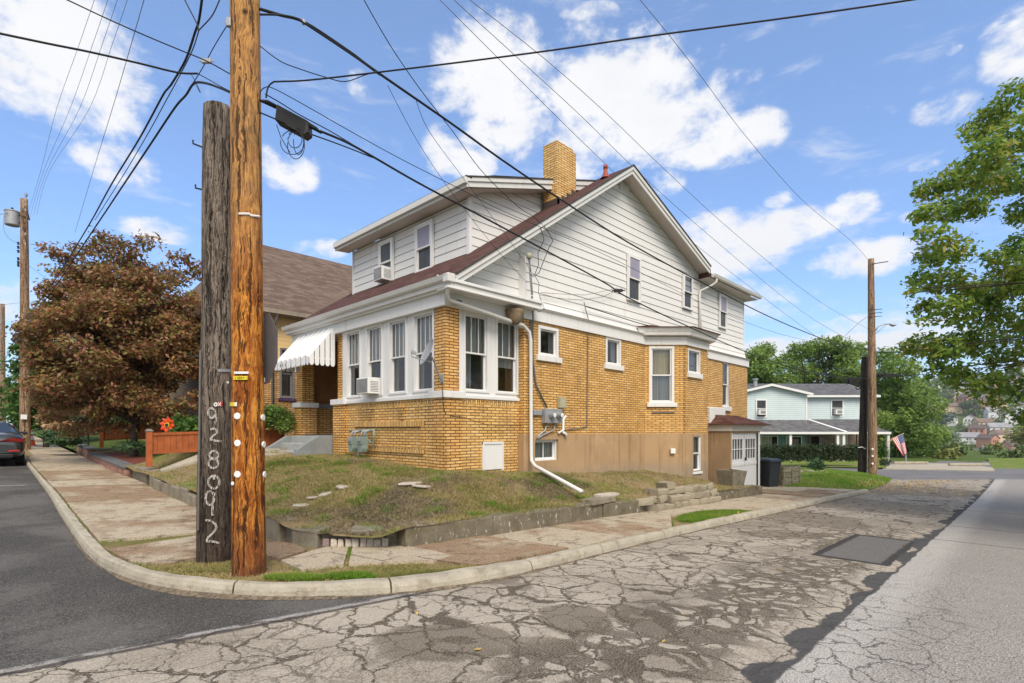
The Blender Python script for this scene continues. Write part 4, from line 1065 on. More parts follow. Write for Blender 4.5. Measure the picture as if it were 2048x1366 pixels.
def window(par, T, x0, x1, z0, z1, proud=.03, cas=.07, sash=.04, inset=.05, name='window', sill=None, curt=None, blind=None, muntins=None, meet=True, glass='glass', head=True, trim='paint', upper=None, backd=.45, lab=None, lower=None):
    """casing outside the opening, two sashes, panes, sill, curtain and a dim room behind"""
    m = MB(T)
    if cas:
        m.box(x0-cas, x0+.004, -proud, inset+.04, z0+.004, z1-.004); m.box(x1-.004, x1+cas, -proud, inset+.04, z0+.004, z1-.004)
        m.box(x0-cas-.002, x1+cas+.002, -proud-.002, inset+.042, z1-.004, z1+cas if head else z1+.03)
        m.box(x0-cas-.002, x1+cas+.002, -proud-.002, inset+.042, z0-.04, z0+.004)
    w_ = m.build(name, M[trim], par, bevel=.004)
    if lab: w_['label'] = lab
    zm = (z0+z1)/2
    s = MB(T)
    def ring(a, b, c, d, y, t=sash):
        s.box(a, a+t, y, y+.035, c, d); s.box(b-t, b, y, y+.035, c, d); s.box(a+t, b-t, y, y+.035, c, c+t); s.box(a+t, b-t, y, y+.035, d-t, d)
    p = MB(T)
    if meet:
        ring(x0, x1, zm-.02, z1, inset-.03); ring(x0+.001, x1-.001, z0, zm+.02, inset+.008)
        p.face([(x0+.01, inset-.012, zm), (x1-.01, inset-.012, zm), (x1-.01, inset-.012, z1-.01), (x0+.01, inset-.012, z1-.01)])
        p2 = MB(T); p2.face([(x0+.01, inset+.026, z0+.01), (x1-.01, inset+.026, z0+.01), (x1-.01, inset+.026, zm), (x0+.01, inset+.026, zm)])
    else:
        ring(x0, x1, z0, z1, inset-.01); p2 = None
        p.face([(x0+.01, inset+.01, z0+.01), (x1-.01, inset+.01, z0+.01), (x1-.01, inset+.01, z1-.01), (x0+.01, inset+.01, z1-.01)])
    if muntins:
        nv, nh, lo, hi = muntins
        for k in range(1, nv+1): xx = lerp(x0, x1, k/(nv+1)); s.box(xx-.008, xx+.008, inset-.02, inset+.0, lo, hi)
        for k in range(1, nh+1): zz = lerp(lo, hi, k/(nh+1)); s.box(x0, x1, inset-.0215, inset-.0015, zz-.008, zz+.008)
    s.build('sash', M[trim], w_)
    p.build('pane', M[upper or glass], w_)
    if p2: p2.build('pane', M[lower or glass], w_)
    b = MB(T)     # room box
    y0, y1 = inset+.05, inset+backd
    b.face([(x0-.05, y1, z0-.05), (x1+.05, y1, z0-.05), (x1+.05, y1, z1+.05), (x0-.05, y1, z1+.05)])
    b.face([(x0-.05, y0, z0-.05), (x0-.05, y1, z0-.05), (x0-.05, y1, z1+.05), (x0-.05, y0, z1+.05)]); b.face([(x1+.05, y0, z0-.05), (x1+.05, y0, z1+.05), (x1+.05, y1, z1+.05), (x1+.05, y1, z0-.05)])
    b.face([(x0-.05, y0, z1+.05), (x1+.05, y0, z1+.05), (x1+.05, y1, z1+.05), (x0-.05, y1, z1+.05)]); b.face([(x0-.05, y0, z0-.05), (x1+.05, y0, z0-.05), (x1+.05, y1, z0-.05), (x0-.05, y1, z0-.05)])
    b.build('room_lining', M['room'], w_)
    if curt:
        for (a, c, d, e, mat) in curt:      # fractions across, z fractions
            cm = MB(T); n = 26; pts = []
            for i in range(n+1):
                f = i/n; xx = lerp(x0-.03, x1+.03, lerp(a, c, f)); pts.append((xx, inset+.085+.014*math.sin(i*1.9), f))
            za, zb_ = lerp(z0, z1, d), lerp(z0, z1, e)
            for (xa, ya, fa), (xb, yb, fb) in zip(pts, pts[1:]): cm.face([(xa, ya, za), (xb, yb, za), (xb, yb, zb_), (xa, ya, zb_)])
            cm.build('curtain', M[mat], w_)
    if sill:
        sx, sh, sp = sill
        sm_ = MB(T); sm_.box(x0-cas-sx, x1+cas+sx, -sp, inset+.0, z0-.04-sh, z0-.041); sm_.build('sill', M[trim], w_, bevel=.006)
    return w_

# ---- porch: lower brick parapet, piers, white joinery
TF = frame(6.62, 8.31, FRONT)          # front joinery wall, local x grows towards the corner: x = 8.31 - Y
def fy(Y): return 8.31-Y
GZ = .2
m = MB(TF)
wall(m, fy(12.33), fy(8.75), GZ, 2.25, [])
m.build('porch_wall', M['brick'], house)
m = MB(TF)                                          # soldier course and the framed panel
m.box(fy(12.30), fy(8.77), -.004, .0, 2.135, 2.25)
m.build('soldier_course', M['soldier'], house, swapuv=True)
def band(T, a, b, z0, z1, pr=.045, w_=.115):
    for q in ((z1-w_, z1), (z0, z0+w_)): m = MB(T); m.box(a, b, -pr, 0, *q); m.build('panel_band', M['soldier'], house, swapuv=True)
    for q in ((a, a+.07), (b-.07, b)): m = MB(T); m.box(*q, -pr+.001, 0, z0+w_, z1-w_); m.build('panel_band', M['brick'], house)
pA, pB = onX(708, 850, 6.60), onX(847.5, 850, 6.60)
zt = onX(780, 843, 6.6).z; zb = onX(780, 904, 6.6).z
band(TF, fy(pA.y), fy(pB.y), zb, zt)
for px in (740, 803):                               # two projecting brick brackets under the windows
    q = onX(px, 815, 6.6); m = MB(TF); x = fy(q.y)
    for k in range(5): m.box(x-.12+.012*k, x+.12-.012*k, -.06+.01*k, 0, 2.07-k*.0612, 2.13-k*.0612)
    m.build('brick_bracket', M['brick'], house)
TS = frame(6.55, 8.38, 0)             # porch side wall, local x = X - 6.55
m = MB(TS); hz0, hz1 = onY(985, 940, 8.38).z, onY(985, 887, 8.38).z
hx0, hx1 = onY(966, 900, 8.38).x-6.55, onY(1003, 900, 8.38).x-6.55
wall(m, .46, 2.22, GZ-.4, 2.25, [(hx0, hx1, hz0, hz1)])
m.build('porch_wall', M['brick'], house)
m = MB(TS); m.box(.47, 2.20, -.004, 0, 2.135, 2.25); m.build('soldier_course', M['soldier'], house, swapuv=True)
# hatch
m = MB(TS); m.box(hx0+.01, hx1-.01, -.02, .06, hz0+.01, hz1-.01); h_ = m.build('hatch', M['paint'], house, bevel=.004); h_['label'] = 'peeling white wooden hatch low in the porch side wall'
m = MB(TS); m.box(hx0-.035, hx0+.01, -.035, .05, hz0-.02, hz1+.035); m.box(hx1-.01, hx1+.035, -.035, .05, hz0-.02, hz1+.035); m.box(hx0-.035, hx1+.035, -.037, .05, hz1-.01, hz1+.04); m.box(hx0+.03, hx0+.045, -.028, -.02, hz0+.1, hz1-.15)
m.build('hatch_frame', M['paint'], h_)
def pier(x0, x1, y0, y1, z0, zc, zt, inset=.05, cap=True):
    m = MB(); m.box(x0, x1, y0, y1, z0, zc); 
    if zt: m.box(x0+inset, x1-inset, y0+inset, y1-inset, zc+.12, zt)
    m.build('brick_pier', M['brick_pier'], house)
    c = MB(); c.box(x0-.05, x1+.05, y0-.05, y1+.05, zc, zc+.14); c.build('pier_cap', M['paint'], house, bevel=.01)
pier(6.55, 7.0, 8.31, 8.75, -.1, 2.24, 4.05, .045)
pier(6.55, 7.0, 12.33, 12.93, GZ, 2.24, 4.05, .09)
pier(6.55, 7.0, 14.8, 15.25, GZ, 2.24, 4.05, .05)
# joinery: front
cols = 'paint'
FW = [(12.31, 11.70), (11.34, 10.73), (10.37, 9.76), (9.42, 8.79)]
zW0, zW1 = 2.43, 4.0
m = MB(TF)
wall(m, fy(12.55), fy(8.70), 2.25, 4.3, [(fy(a), fy(b), zW0, zW1) for a, b in FW], rev=.12, y=.0)
m.build('porch_joinery', M['paint'], house)
m = MB(TF); m.box(fy(12.5), fy(8.72), -.05, .0, 2.25, 2.33); m.build('porch_sill', M['paint'], house, bevel=.008)
for k_, (a, b) in enumerate(FW):
    cu = [(0, 1, .48, 1, 'curtain')] if k_ in (0, 2, 3) else [(0, 1, .5, 1, 'curtain')]
    cu += [(0, .25, 0, .5, 'curtain_sheer')] if k_ != 1 else []
    window(house, TF, fy(a), fy(b), zW0, zW1, proud=.02, cas=.06, sash=.035, inset=.06, curt=cu, muntins=(3 if k_ != 1 else 3, 0, (zW0+zW1)/2, zW1), backd=.7,
           lab='leftmost front porch window with a lace curtain' if k_ == 0 else None)
# joinery: side
SWs = [(onY(927.5, 700, 8.45).x, onY(971.4, 700, 8.45).x), (onY(992, 700, 8.45).x, onY(1031, 700, 8.45).x)]
m = MB(TS)
wall(m, .40, 2.22, 2.25, 4.3, [(a-6.55, b-6.55, zW0, zW1) for a, b in SWs], rev=.12, y=.03)
m.build('porch_joinery', M['paint'], house)
TS3 = frame(6.55, 8.41, 0)
for k_, (a, b) in enumerate(SWs):
    cu = [(0, 1, .5, 1, 'curtain')]+([(0, .45, 0, .5, 'curtain_sheer')] if k_ == 0 else [(0, 1, .36, .5, 'curtain_sheer')])
    window(house, TS3, a-6.55, b-6.55, zW0, zW1, proud=.02, cas=.06, sash=.035, inset=.06, curt=cu, muntins=(2, 0, (zW0+zW1)/2, zW1), backd=.7)
m = MB(TS); m.box(.46, 2.2, -.03, .03, 2.25, 2.32); m.build('porch_sill', M['paint'], house, bevel=.008)
# frieze over everything
m = MB(); m.box(6.50, 6.66, 8.26, 15.3, 4.05, 4.33); m.box(6.66, 8.72, 8.26, 8.40, 4.05, 4.33)
m.build('porch_frieze', M['paint'], house, bevel=.006)
m = MB(); m.box(6.42, 6.50, 8.16, 15.35, 4.30, 4.40); m.box(6.50, 8.80, 8.16, 8.26, 4.30, 4.40); m.build('cornice', M['paint'], house, bevel=.012)
# porch inner: side parapet, brown screen, door wall, floor, ceiling
m = MB(); m.box(7.0, 8.7, 15.0, 15.2, GZ, 2.24); m.build('porch_wall', M['brick_pier'], house)
m = MB(); m.box(6.98, 8.7, 14.93, 15.22, 2.24, 2.36); m.build('porch_sill', M['step'], house)
m = MB(); m.box(7.0, 8.7, 15.08, 15.14, 2.36, 4.3); s_ = m.build('porch_panel', M['brown_panel'], house); s_['label'] = 'brown wooden panel closing the open porch side'
m = MB(); m.box(6.56, 8.72, 12.9, 15.0, 1.3, 1.46); m.build('porch_floor', M['step'], house)
m = MB(); m.box(6.66, 8.72, 12.4, 15.2, 4.26, 4.32); m.build('porch_ceiling', M['paint'], house)
m = MB(frame(8.70, 8.31, FRONT)); wall(m, fy(15.2), fy(8.4), 1.3, 4.3, [(fy(14.5), fy(13.55), 1.46, 3.5)]); m.build('inner_wall', M['brown_panel'], house)
m = MB(frame(8.75, 8.31, FRONT)); m.box(fy(14.5), fy(13.55), 0, .05, 1.46, 3.5); d_ = m.build('door', M['brown_panel'], house)
m = MB(frame(8.75, 8.31, FRONT)); m.cyl((fy(13.65), -.05, 2.45), .03, .05, 10, 'Y'); m.build('handle', M['metal_grey'], d_)
m = MB(); m.box(7.0, 8.7, 12.42, 12.52, 1.3, 4.3); m.build('inner_wall', M['brown_panel'], house)
# steps
m = MB()
zf = 1.44
def cheek(y0, y1):
    m.prism([(6.55, y0, .7), (6.55, y0, zf), (6.15, y0, zf), (5.62, y0, 1.12), (5.55, y0, .7)], (0, y1-y0, 0))
cheek(12.93, 13.12)
st = m.build('steps', M['step'], house, bevel=.012); st['label'] = 'grey concrete front steps with sloping cheek walls'
m = MB(); cheek(14.75, 14.92); m.build('cheek_wall', M['step'], st, bevel=.012)
m = MB()
m.box(5.95, 6.55, 13.12, 14.75, .7, zf-.19+.0); m.box(5.66, 5.949, 13.12, 14.75, .7, 1.06); m.box(6.25, 6.55, 13.121, 14.749, 1.2, zf-.002)
m.box(5.48, 5.67, 12.9, 14.95, .68, .90)
m.build('tread', m_block('worn_tread', (.30, .31, .30), (.46, .47, .45), (.30, .29, .24)), st, bevel=.012)

# ---- main body: foundation, brick, bay, siding
YM, YS = 8.22, 8.34
XC = 8.72                     # front corner of the main body
XB0, XB1, XB2, XB3, YBAY = 13.92, 14.75, 16.26, 17.09, 7.39
XE = 21.67
ZST = 1.50                    # brick starts
ZB1 = onY(1200, 668, YM).z; ZB2 = ZB1+.13
zbb = onY(1071.3, 642.3, YM).z      # under side of the white band
ZBT = zbb
TM = frame(0, YM, 0)
def sx(px, py=700, Y=YM): return onY(px, py, Y).x
Wa = (sx(1080.5), sx(1113)); Wb = (sx(1214.5), sx(1239)); We = (sx(1446), sx(1457.5))
za = (onY(1095, 709, YM).z, onY(1079, 656, YM).z); zb_ = (onY(1225, 727, YM).z, onY(1214, 678, YM).z)
ze = (onY(1450, 811, YM).z, onY(1450, 726, YM).z)
m = MB(TM)
wall(m, XC, XB0, ZST, ZBT, [(*Wa, *za), (*Wb, *zb_)], rev=.12)
m.build('wall', M['brick_main'], house)
m = MB(TM)
wall(m, XB3, XE, ZST, ZBT, [(*We, *ze)], rev=.12)
m.face([(XE, 0, ZST), (XE, 8, ZST), (XE, 8, ZBT), (XE, 0, ZBT)])
m.build('wall', M['brick_main'], house)
m = MB(TM)
m.face([(XC, 0, ZST), (XC, 0, ZBT), (XC, .16, ZBT), (XC, .16, ZST)])
m.build('wall', M['brick_main'], house)
m = MB(); m.box(8.703, 8.9, 8.275, 8.7, 3.9, 4.6); m.box(8.69, 8.74, 8.16, 8.36, 4.55, 5.5); m.build('frieze_band', M['paint'], house)
# foundation stucco
bw = (onY(1069, 900, YM).x, onY(1116, 900, YM).x, onY(1095, 921, YM).z, onY(1095, 879, YM).z)
m = MB(TM); wall(m, XB3, XE, -1.3, ZST, [], y=-.015); m.build('foundation', M['stucco'], house)
m = MB(TM); wall(m, XC-.02, XB0, -1.3, ZST, [bw], rev=.16, y=-.015)
m.face([(XC-.02, -.015, -1.3), (XC-.02, -.015, ZST), (XC-.02, .17, ZST), (XC-.02, .17, -1.3)])
m.face([(XC-.02, -.015, ZST), (XB0, -.015, ZST), (XB0, 0.01, ZST), (XC-.02, .01, ZST)])
m.build('foundation', M['stucco'], house)
wn = window(house, TM, bw[0]+.03, bw[1]-.03, bw[2]+.03, bw[3]-.03, proud=-.05, cas=.03, sash=.04, inset=.12, meet=False, muntins=(1, 0, bw[2]+.03, bw[3]-.03), curt=[(0, 1, 0, 1, 'curtain')], name='basement_window', backd=.5, lab='small basement window with a middle bar beside the white downspout')
window(house, TM, Wa[0]+.0, Wa[1], *za, cas=.07, sash=.035, inset=.06, proud=.01, meet=False, sill=(.08, .13, .06), curt=[(.75, 1, 0, 1, 'curtain_sheer')], lab='small square window next to the white downspout')
window(house, TM, Wb[0]+.0, Wb[1], *zb_, cas=.07, sash=.035, inset=.06, proud=.01, meet=False, sill=(.08, .13, .06), curt=[(.6, 1, 0, 1, 'curtain')], lab='small square window in the middle of the brick side wall')
window(house, TM, *We, *ze, cas=.03, sash=.035, inset=.07, proud=.0, sill=(.07, .16, .08), curt=[(0, 1, .5, 1, 'curtain_sheer')], lab='tall narrow window over the garage entry roof')
# bay
T1 = frame(XB0, YM, -math.pi/4); L1 = math.hypot(XB1-XB0, YM-YBAY)
def s1(px):     # along the slanted face
    u = (px-CX)/F_PX; best = 0
    lo, hi = -.5, 2.0
    for _ in range(50):
        mid = (lo+hi)/2; x, y = XB0+mid*.7071, YM-mid*.7071; uu = (FY*x-FX*y)/(FX*x+FY*y)
        if uu < u: lo = mid
        else: hi = mid
    return lo
dB = FX*XB0+FY*YM
zz = lambda py, d=dB: EYE+(HOR-py)/F_PX*d
wc = (s1(1303), s1(1343.5), zz(803), zz(697))
T2 = frame(0, YBAY, 0)
X2 = lambda px: onY(px, 700, YBAY).x
wd_ = (X2(1377.5), X2(1399), onY(1380, 743, YBAY).z, onY(1378, 700, YBAY).z)
wf_ = (X2(1386), X2(1401), onY(1390, 941, YBAY).z, onY(1390, 872, YBAY).z)
m = MB(T1); wall(m, 0, L1, ZST, ZBT, [wc], rev=.1); m.build('bay_wall', M['brick_main'], house)
m = MB(T2); wall(m, XB1, XB2, ZST, ZBT, [wd_], rev=.14); m.build('bay_wall', M['brick_main'], house)
m = MB(frame(XB2, YBAY, math.pi/4)); wall(m, 0, L1, ZST, ZBT, []); m.build('bay_wall', M['brick_main'], house)
m = MB(T1); wall(m, -.01, L1, -1.3, ZST, [], y=-.012); m.M = T2; wall(m, XB1-.005, XB2+.005, -1.3, ZST, [wf_], rev=.14, y=-.012); m.M = frame(XB2, YBAY, math.pi/4); wall(m, 0, L1, -1.3, ZST, [], y=-.012)
m.build('bay_foundation', M['stucco'], house)
m = MB()                                           # alternating corner bricks of the bay corners
for k in range(int((ZBT-ZST)/.1224)):
    z = ZST+k*.1224; m.box(XB1-.035, XB1+.05, YBAY-.012, YBAY+.03, z+.004, z+.057)
    m.box(XB2-.04, XB2+.03, YBAY-.012, YBAY+.03, z+.004, z+.057)
m.build('corner_bricks', M['brick_pier'], house)
window(house, T1, *wc, cas=.07, sash=.04, inset=.06, proud=.01, sill=(.07, .12, .07), curt=[(.05, 1, .5, 1, 'curtain_tan'), (0, 1, 0, .5, 'curtain_grey')], lab='tall bay window with a tan curtain')
window(house, T2, *wd_, cas=.05, sash=.035, inset=.07, proud=.005, meet=False, sill=(.05, .14, .07), curt=[(0, 1, 0, 1, 'curtain')], lab='small upper window on the flat face of the bay')
window(house, T2, *wf_, cas=.05, sash=.035, inset=.06, proud=.005, sill=(.0, .07, .05), curt=[(0, 1, .4, 1, 'curtain_sheer')], lab='narrow white window in the stucco at the foot of the bay')
m = MB(T1); vx = s1(1344.5); m.box(vx-.07, vx+.07, -.10, -.012, zz(907), zz(897)); hd = m.build('vent_hood', M['white_plastic'], house, bevel=.01)
m = MB(T1); m.box(s1(1304), s1(1349), -.03, 0, zz(826), zz(824)); m.build('ledge', M['wire_grey'], house)
# white band and shelf moulding along the brick top (main, bay, rear)
def bandrun(name, z0, z1, out, mat='paint'):
    for (T, a, b) in ((TM, XC-out, XB0), (T1, 0, L1+out*.41), (T2, XB1-out*.41, XB2+out*.41), (frame(XB2, YBAY, math.pi/4), 0, L1), (TM, XB3, XE+out)):
        m = MB(T); m.box(a, b, -out, .05, z0, z1); m.build(name, M[mat], house)
zbandtop = onY(1075, 622.5, YM).z
bandrun('frieze_band', ZBT, zbandtop, .05)
m = MB(TM); m.prism([(XC-.1, -.05, zbandtop), (XC-.1, -.12, zbandtop+.06), (XC-.1, .12, zbandtop+.06), (XC-.1, .12, zbandtop)], (XE+.1-XC+.1, 0, 0)); m.build('band_moulding', M['paint'], house)
# bay roof
zr0 = zbandtop+.02
ov = .22
pr = [(XB0-.32, YM), (XB1-.10, YBAY-ov), (XB2+.10, YBAY-ov), (XB3+.32, YM)]
m = MB()
for d0, d1, o0, o1 in ((0, .07, -.0, .02), (.07, .20, .02, .10)):
    lo = [(pr[0][0]-o0, pr[0][1], zr0+d0), (pr[1][0]-o0*.4, pr[1][1]-o0, zr0+d0), (pr[2][0]+o0*.4, pr[2][1]-o0, zr0+d0), (pr[3][0]+o0, pr[3][1], zr0+d0)]
    hi = [(pr[0][0]-o1, pr[0][1], zr0+d1), (pr[1][0]-o1*.4, pr[1][1]-o1, zr0+d1), (pr[2][0]+o1*.4, pr[2][1]-o1, zr0+d1), (pr[3][0]+o1, pr[3][1], zr0+d1)]
    for i in range(3): m.face([lo[i], lo[i+1], hi[i+1], hi[i]])
    m.face(lo[::-1])
m.build('bay_cornice', M['paint'], house)
m = MB(); e = [(pr[0][0]-.14, pr[0][1], zr0+.20), (pr[1][0]-.05, pr[1][1]-.14, zr0+.20), (pr[2][0]+.05, pr[2][1]-.14, zr0+.20), (pr[3][0]+.14, pr[3][1], zr0+.20)]
t_ = [(XB0+.35, YM, zr0+.38), (XB1+.15, YM-.05, zr0+.40), (XB2-.15, YM-.05, zr0+.40), (XB3-.35, YM, zr0+.38)]
e2 = [(x, y, z+.025) for x, y, z in e]
for i in range(3): m.face([e[i], e[i+1], e2[i+1], e2[i]]); m.face([e2[i], e2[i+1], t_[i+1], t_[i]])
m.face(e[::-1]); m.build('bay_roof', M['roof_red'], house)

# ---- siding as real lapped boards, clipped to the gable outline
def clip(poly, z, keep_above):
    out = []
    for (a, b) in zip(poly, poly[1:]+poly[:1]):
        ia, ib = (a[1] >= z) == keep_above, (b[1] >= z) == keep_above
        if ia: out.append(a)
        if ia != ib: f = (z-a[1])/(b[1]-a[1]); out.append((a[0]+(b[0]-a[0])*f, z))
    return out
def lap(T, poly, name='siding', pitch=.203, z0=None, mat='siding', thick=.015, flare=None):
    m = MB(T); g_ = MB(T); zmin = min(p[1] for p in poly) if z0 is None else z0; zmax = max(p[1] for p in poly)
    n = int((zmax-zmin)/pitch)+2
    for k in range(n):
        a, b = zmin+k*pitch, zmin+(k+1)*pitch
        q = clip(clip(poly, a, True), b, False)
        if len(q) < 3: continue
        off = lambda z: -(thick*(b-z)/pitch)-(flare(z) if flare else 0)
        m.face([(x, off(z), z) for x, z in q])
        lowz = min(z for x, z in q); lw = [p for p in q if abs(p[1]-lowz) < 1e-5]
        if len(lw) >= 2 and abs(lowz-a) < 1e-4:
            x0, x1 = min(p[0] for p in lw), max(p[0] for p in lw)
            g_.face([(x0, off(lowz), lowz), (x1, off(lowz), lowz), (x1, off(lowz)+thick+.004, lowz-.006), (x0, off(lowz)+thick+.004, lowz-.006)])
    o = m.build(name, M[mat], house); g_.build('siding_joint', M['sidingline'], o); return o
ZS0 = zbandtop+.06
# roof lines
SL1, SL2 = .685, .352
RX = 12.72; YO = 7.9
zfront = lambda x: 4.57+SL1*(x-6.47)
RZ = zfront(RX)
zback = lambda x: RZ-SL2*(x-RX)
XG = 17.63                    # where the shallow back slope meets the rear wing
ZEV = 6.80                    # rear wing eave
TSd = frame(0, YS, 0)
th = .14
poly = [(XC+.0, ZS0), (XG, ZS0), (XG, zback(XG)-th-.02), (RX, RZ-th-.02), (XC, zfront(XC)-th-.02)]
flare = lambda z: .11*max(0, 1-(z-ZS0)/.75)**2
lap(TSd, poly, flare=flare)
lap(TSd, [(XG, ZS0), (XE-.1, ZS0), (XE-.1, ZEV+.05), (XG, ZEV+.05)], flare=flare)
# porch gable part (in front of the main corner, above the return)
lap(frame(0, YS+.012, 0), [(6.5, 4.38), (XC+.02, 4.38), (XC+.02, zfront(XC)-th-.02), (6.6, zfront(6.6)-th-.02)])
m = MB(); m.box(6.27, 6.45, 7.86, 8.02, 4.40, 4.56); m.build('eave_corner', M['gutter'], house, bevel=.01)
m = MB(); m.box(XE-.12, XE-.08, YS-.03, YS+9, ZS0, ZEV); m.build('siding', M['siding'], house)
m = MB(TSd); m.box(XG-.02, XG+.05, -.035, 0, ZS0, ZEV); m.build('corner_board', M['paint'], house)
# gable vent
vx = onY(1247, 380, YS).x; vz = onY(1247, 378, YS).z
m = MB(TSd); m.box(vx-.22, vx+.22, -.035, -.02, vz-.13, vz+.13)
for k in range(6): m.box(vx-.2, vx+.2, -.05, -.036, vz-.11+k*.04, vz-.095+k*.04)
m.build('gable_vent', M['siding'], house)
# upper windows
def uwin(px0, px1, py0, py1, Y=YS, lab=None, **k):
    a, b = onY(px0, py0, Y).x, onY(px1, py0, Y).x; z1 = onY(px0, py0, Y).z; z0 = onY(px0, py1, Y).z
    return window(house, frame(0, Y, 0), a+.03, b-.03, z0+.04, z1-.04, proud=.09, cas=.05, sash=.035, inset=-.062, lab=lab, backd=.058, **k)
uwin(1252.5, 1277, 508, 600, lab='upper gable window with a purple-grey screen', lower='screen_dark', upper='screen')
uwin(1363.5, 1381, 547, 616, lab='narrow upper window left of the rear downspout', lower='screen_dark')
uwin(1436, 1450, 588, 655, lab='upper window of the rear wing', lower='screen_dark', upper='screen')

# ---- dormer
XD, YD0, YD1 = 8.15, 9.42, 14.74
zDb = zfront(XD)
ZDE = 6.98
TD = frame(XD, YD0, FRONT)        # local x = YD0 - Y
lap(TD, [(YD0-YD1, zDb), (0, zDb), (0, 7.0), (YD0-YD1, 7.0)])
TDs = frame(0, YD0, 0)
sD = .30
xr = (7.12+sD*0-4.57+SL1*6.47-sD*XD)/(SL1-sD)
lap(TDs, [(XD, zDb), (XD+.001, 7.12), (min(xr, RX), 7.12+sD*(min(xr, RX)-XD))], z0=zDb)
for q in ((XD-.045, XD+.05, YD0-.045, YD0+.05), (XD-.045, XD+.03, YD1-.03, YD1+.03)): m = MB(); m.box(*q, zDb-.05, 7.0); m.build('corner_board', M['paint'], house)
m = MB(); m.box(XD, 12.3, YD1-.02, YD1+.02, zDb, 7.0); m.build('siding', M['siding'], house)
def dwin(px0, px1, py0, py1, lab, **k):
    a, b = onX(px0, py0, XD).y, onX(px1, py0, XD).y; z1 = onX(px1, py0, XD).z; z0 = onX(px1, py1, XD).z
    return window(house, TD, YD0-a+.03, YD0-b-.0, z0+.0, z1-.02, proud=.10, cas=.07, sash=.04, inset=-.062, lab=lab, backd=.058, **k)
dwin(764, 787.5, 480, 560, 'left dormer window holding an air conditioner', lower='screen_dark', upper='screen_dark')
dwin(837, 866.5, 444.5, 535, 'right dormer window with a pale upper screen', lower='screen_dark', upper='screen')
# dormer roof
m = MB(); x0, x1 = XD-.42, RX+.02; ya, yb = YD0-.42, YD1+.30
zt0 = 7.22; zt1 = zt0+sD*(x1-x0)+.02
xs_ = [x0+(x1-x0)*k/6 for k in range(7)]
zc = lambda x: zt0+sD*(x-x0)+.10*math.sin(min(1, (x-x0)/1.0)*math.pi/2)*.6
P = [[(x, ya, zc(x)), (x, yb, zc(x))] for x in xs_]
m.grid([[b, a] for a, b in P]); m.build('dormer_roof', M['roof'], house)
m = MB()
m.face([(x0, ya, zt0-.23), (x0, yb, zt0-.23), (XD, yb, zt0-.20), (XD, ya, zt0-.20)])    # soffit
m.face([(x, ya, zc(x)-.26) for x in (xs_[0], xs_[-1])]+[(xs_[-1], YD0, zc(xs_[-1])-.26), (x0, YD0, zc(x0)-.24)])
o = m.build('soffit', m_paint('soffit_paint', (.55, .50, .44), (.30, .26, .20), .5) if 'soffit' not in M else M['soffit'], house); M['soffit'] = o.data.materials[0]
m = MB(); m.box(x0-.03, x0, ya-.02, yb, zt0-.24, zt0-.02); m.box(x0-.10, x0-.03, ya-.03, yb+.02, zt0-.17, zt0-.03)
m.prism([(x0-.03, ya, zt0-.24), (x1, ya, zc(x1)-.28), (x1, ya, zc(x1)-.03), (x0-.03, ya, zt0-.03)], (0, .03, 0))
m.prism([(x0-.03, ya-.03, zt0-.12), (x1, ya-.03, zc(x1)-.15), (x1, ya-.03, zc(x1)-.02), (x0-.03, ya-.03, zt0-.02)], (0, .03, 0))
m.prism([(x0-.03, yb, zt0-.24), (x1, yb, zc(x1)-.28), (x1, yb, zc(x1)-.03), (x0-.03, yb, zt0-.03)], (0, .03, 0))
m.build('dormer_fascia', M['gutter'], house, bevel=.006)
m = MB(); m.box(x0-.06, x0+.1, ya-.04, yb+.04, zt0-.022, zt0+.006); m.prism([(x0, ya-.045, zt0-.02), (x1, ya-.045, zc(x1)-.025), (x1, ya-.045, zc(x1)+.012), (x0, ya-.045, zt0+.012)], (0, .08, 0)); m.build('roof_edge', M['roof_edge'], house)

# ---- main roof
YE = 15.45
m = MB(); xe = 6.38
m.face([(xe, YO, zfront(xe)), (RX, YO, RZ), (RX, YE, RZ), (xe, YE, zfront(xe))][::-1]); m.build('roof', M['roof'], house)
m = MB(); m.face([(RX, YO, RZ), (XG+.0, YO, zback(XG)), (XG, YE, zback(XG)), (RX, YE, RZ)][::-1]); 
m.face([(XG, YO, ZEV+.12), (XE+.32, YO, ZEV+.12), (XE+.32, 11.7, ZEV+1.0), (XG, 11.7, zback(XG)+.4), ][::-1])
m.face([(XG, YO, zback(XG)), (XG, 11.7, zback(XG)+.4), (XG, 11.7, zback(XG)-.5), (XG, YO, ZEV)])
m.build('roof', M['roof'], house)
m = MB()      # underside + soffit of the rakes
for (xa, za_, xb, zb2) in ((xe, zfront(xe)-th, RX, RZ-th), (RX, RZ-th, XG, zback(XG)-th)):
    m.face([(xa, YO, za_), (xb, YO, zb2), (xb, YS+.05, zb2), (xa, YS+.05, za_)])
m.face([(XG-.1, YO, ZEV-.03), (XE+.32, YO, ZEV-.03), (XE+.32, YS+1, ZEV-.03), (XG-.1, YS+1, ZEV-.03)])
m.face([(xe, YO+.02, 4.405), (6.7, YO+.02, 4.40), (6.7, YE, 4.40), (xe, YE, 4.405)])
m.build('soffit', M['soffit'], house)
m = MB()     # rake boards
rk = lambda y, d, t0, t1: [m.prism([(xa, y, za_-t1), (xb, y, zb2-t1), (xb, y, zb2-t0), (xa, y, za_-t0)], (0, d, 0)) for (xa, za_, xb, zb2) in ((xe+.10, zfront(xe+.10), RX, RZ), (RX, RZ, XG-.05, zback(XG-.05)))]
rk(YO-.001, .035, .02, .24); rk(YO-.03, .03, .02, .13)
m.build('rake_board', M['gutter'], house, bevel=.006)
m = MB(); rk(YO-.05, .06, -.012, .022); m.build('roof_edge', M['roof_edge'], house)
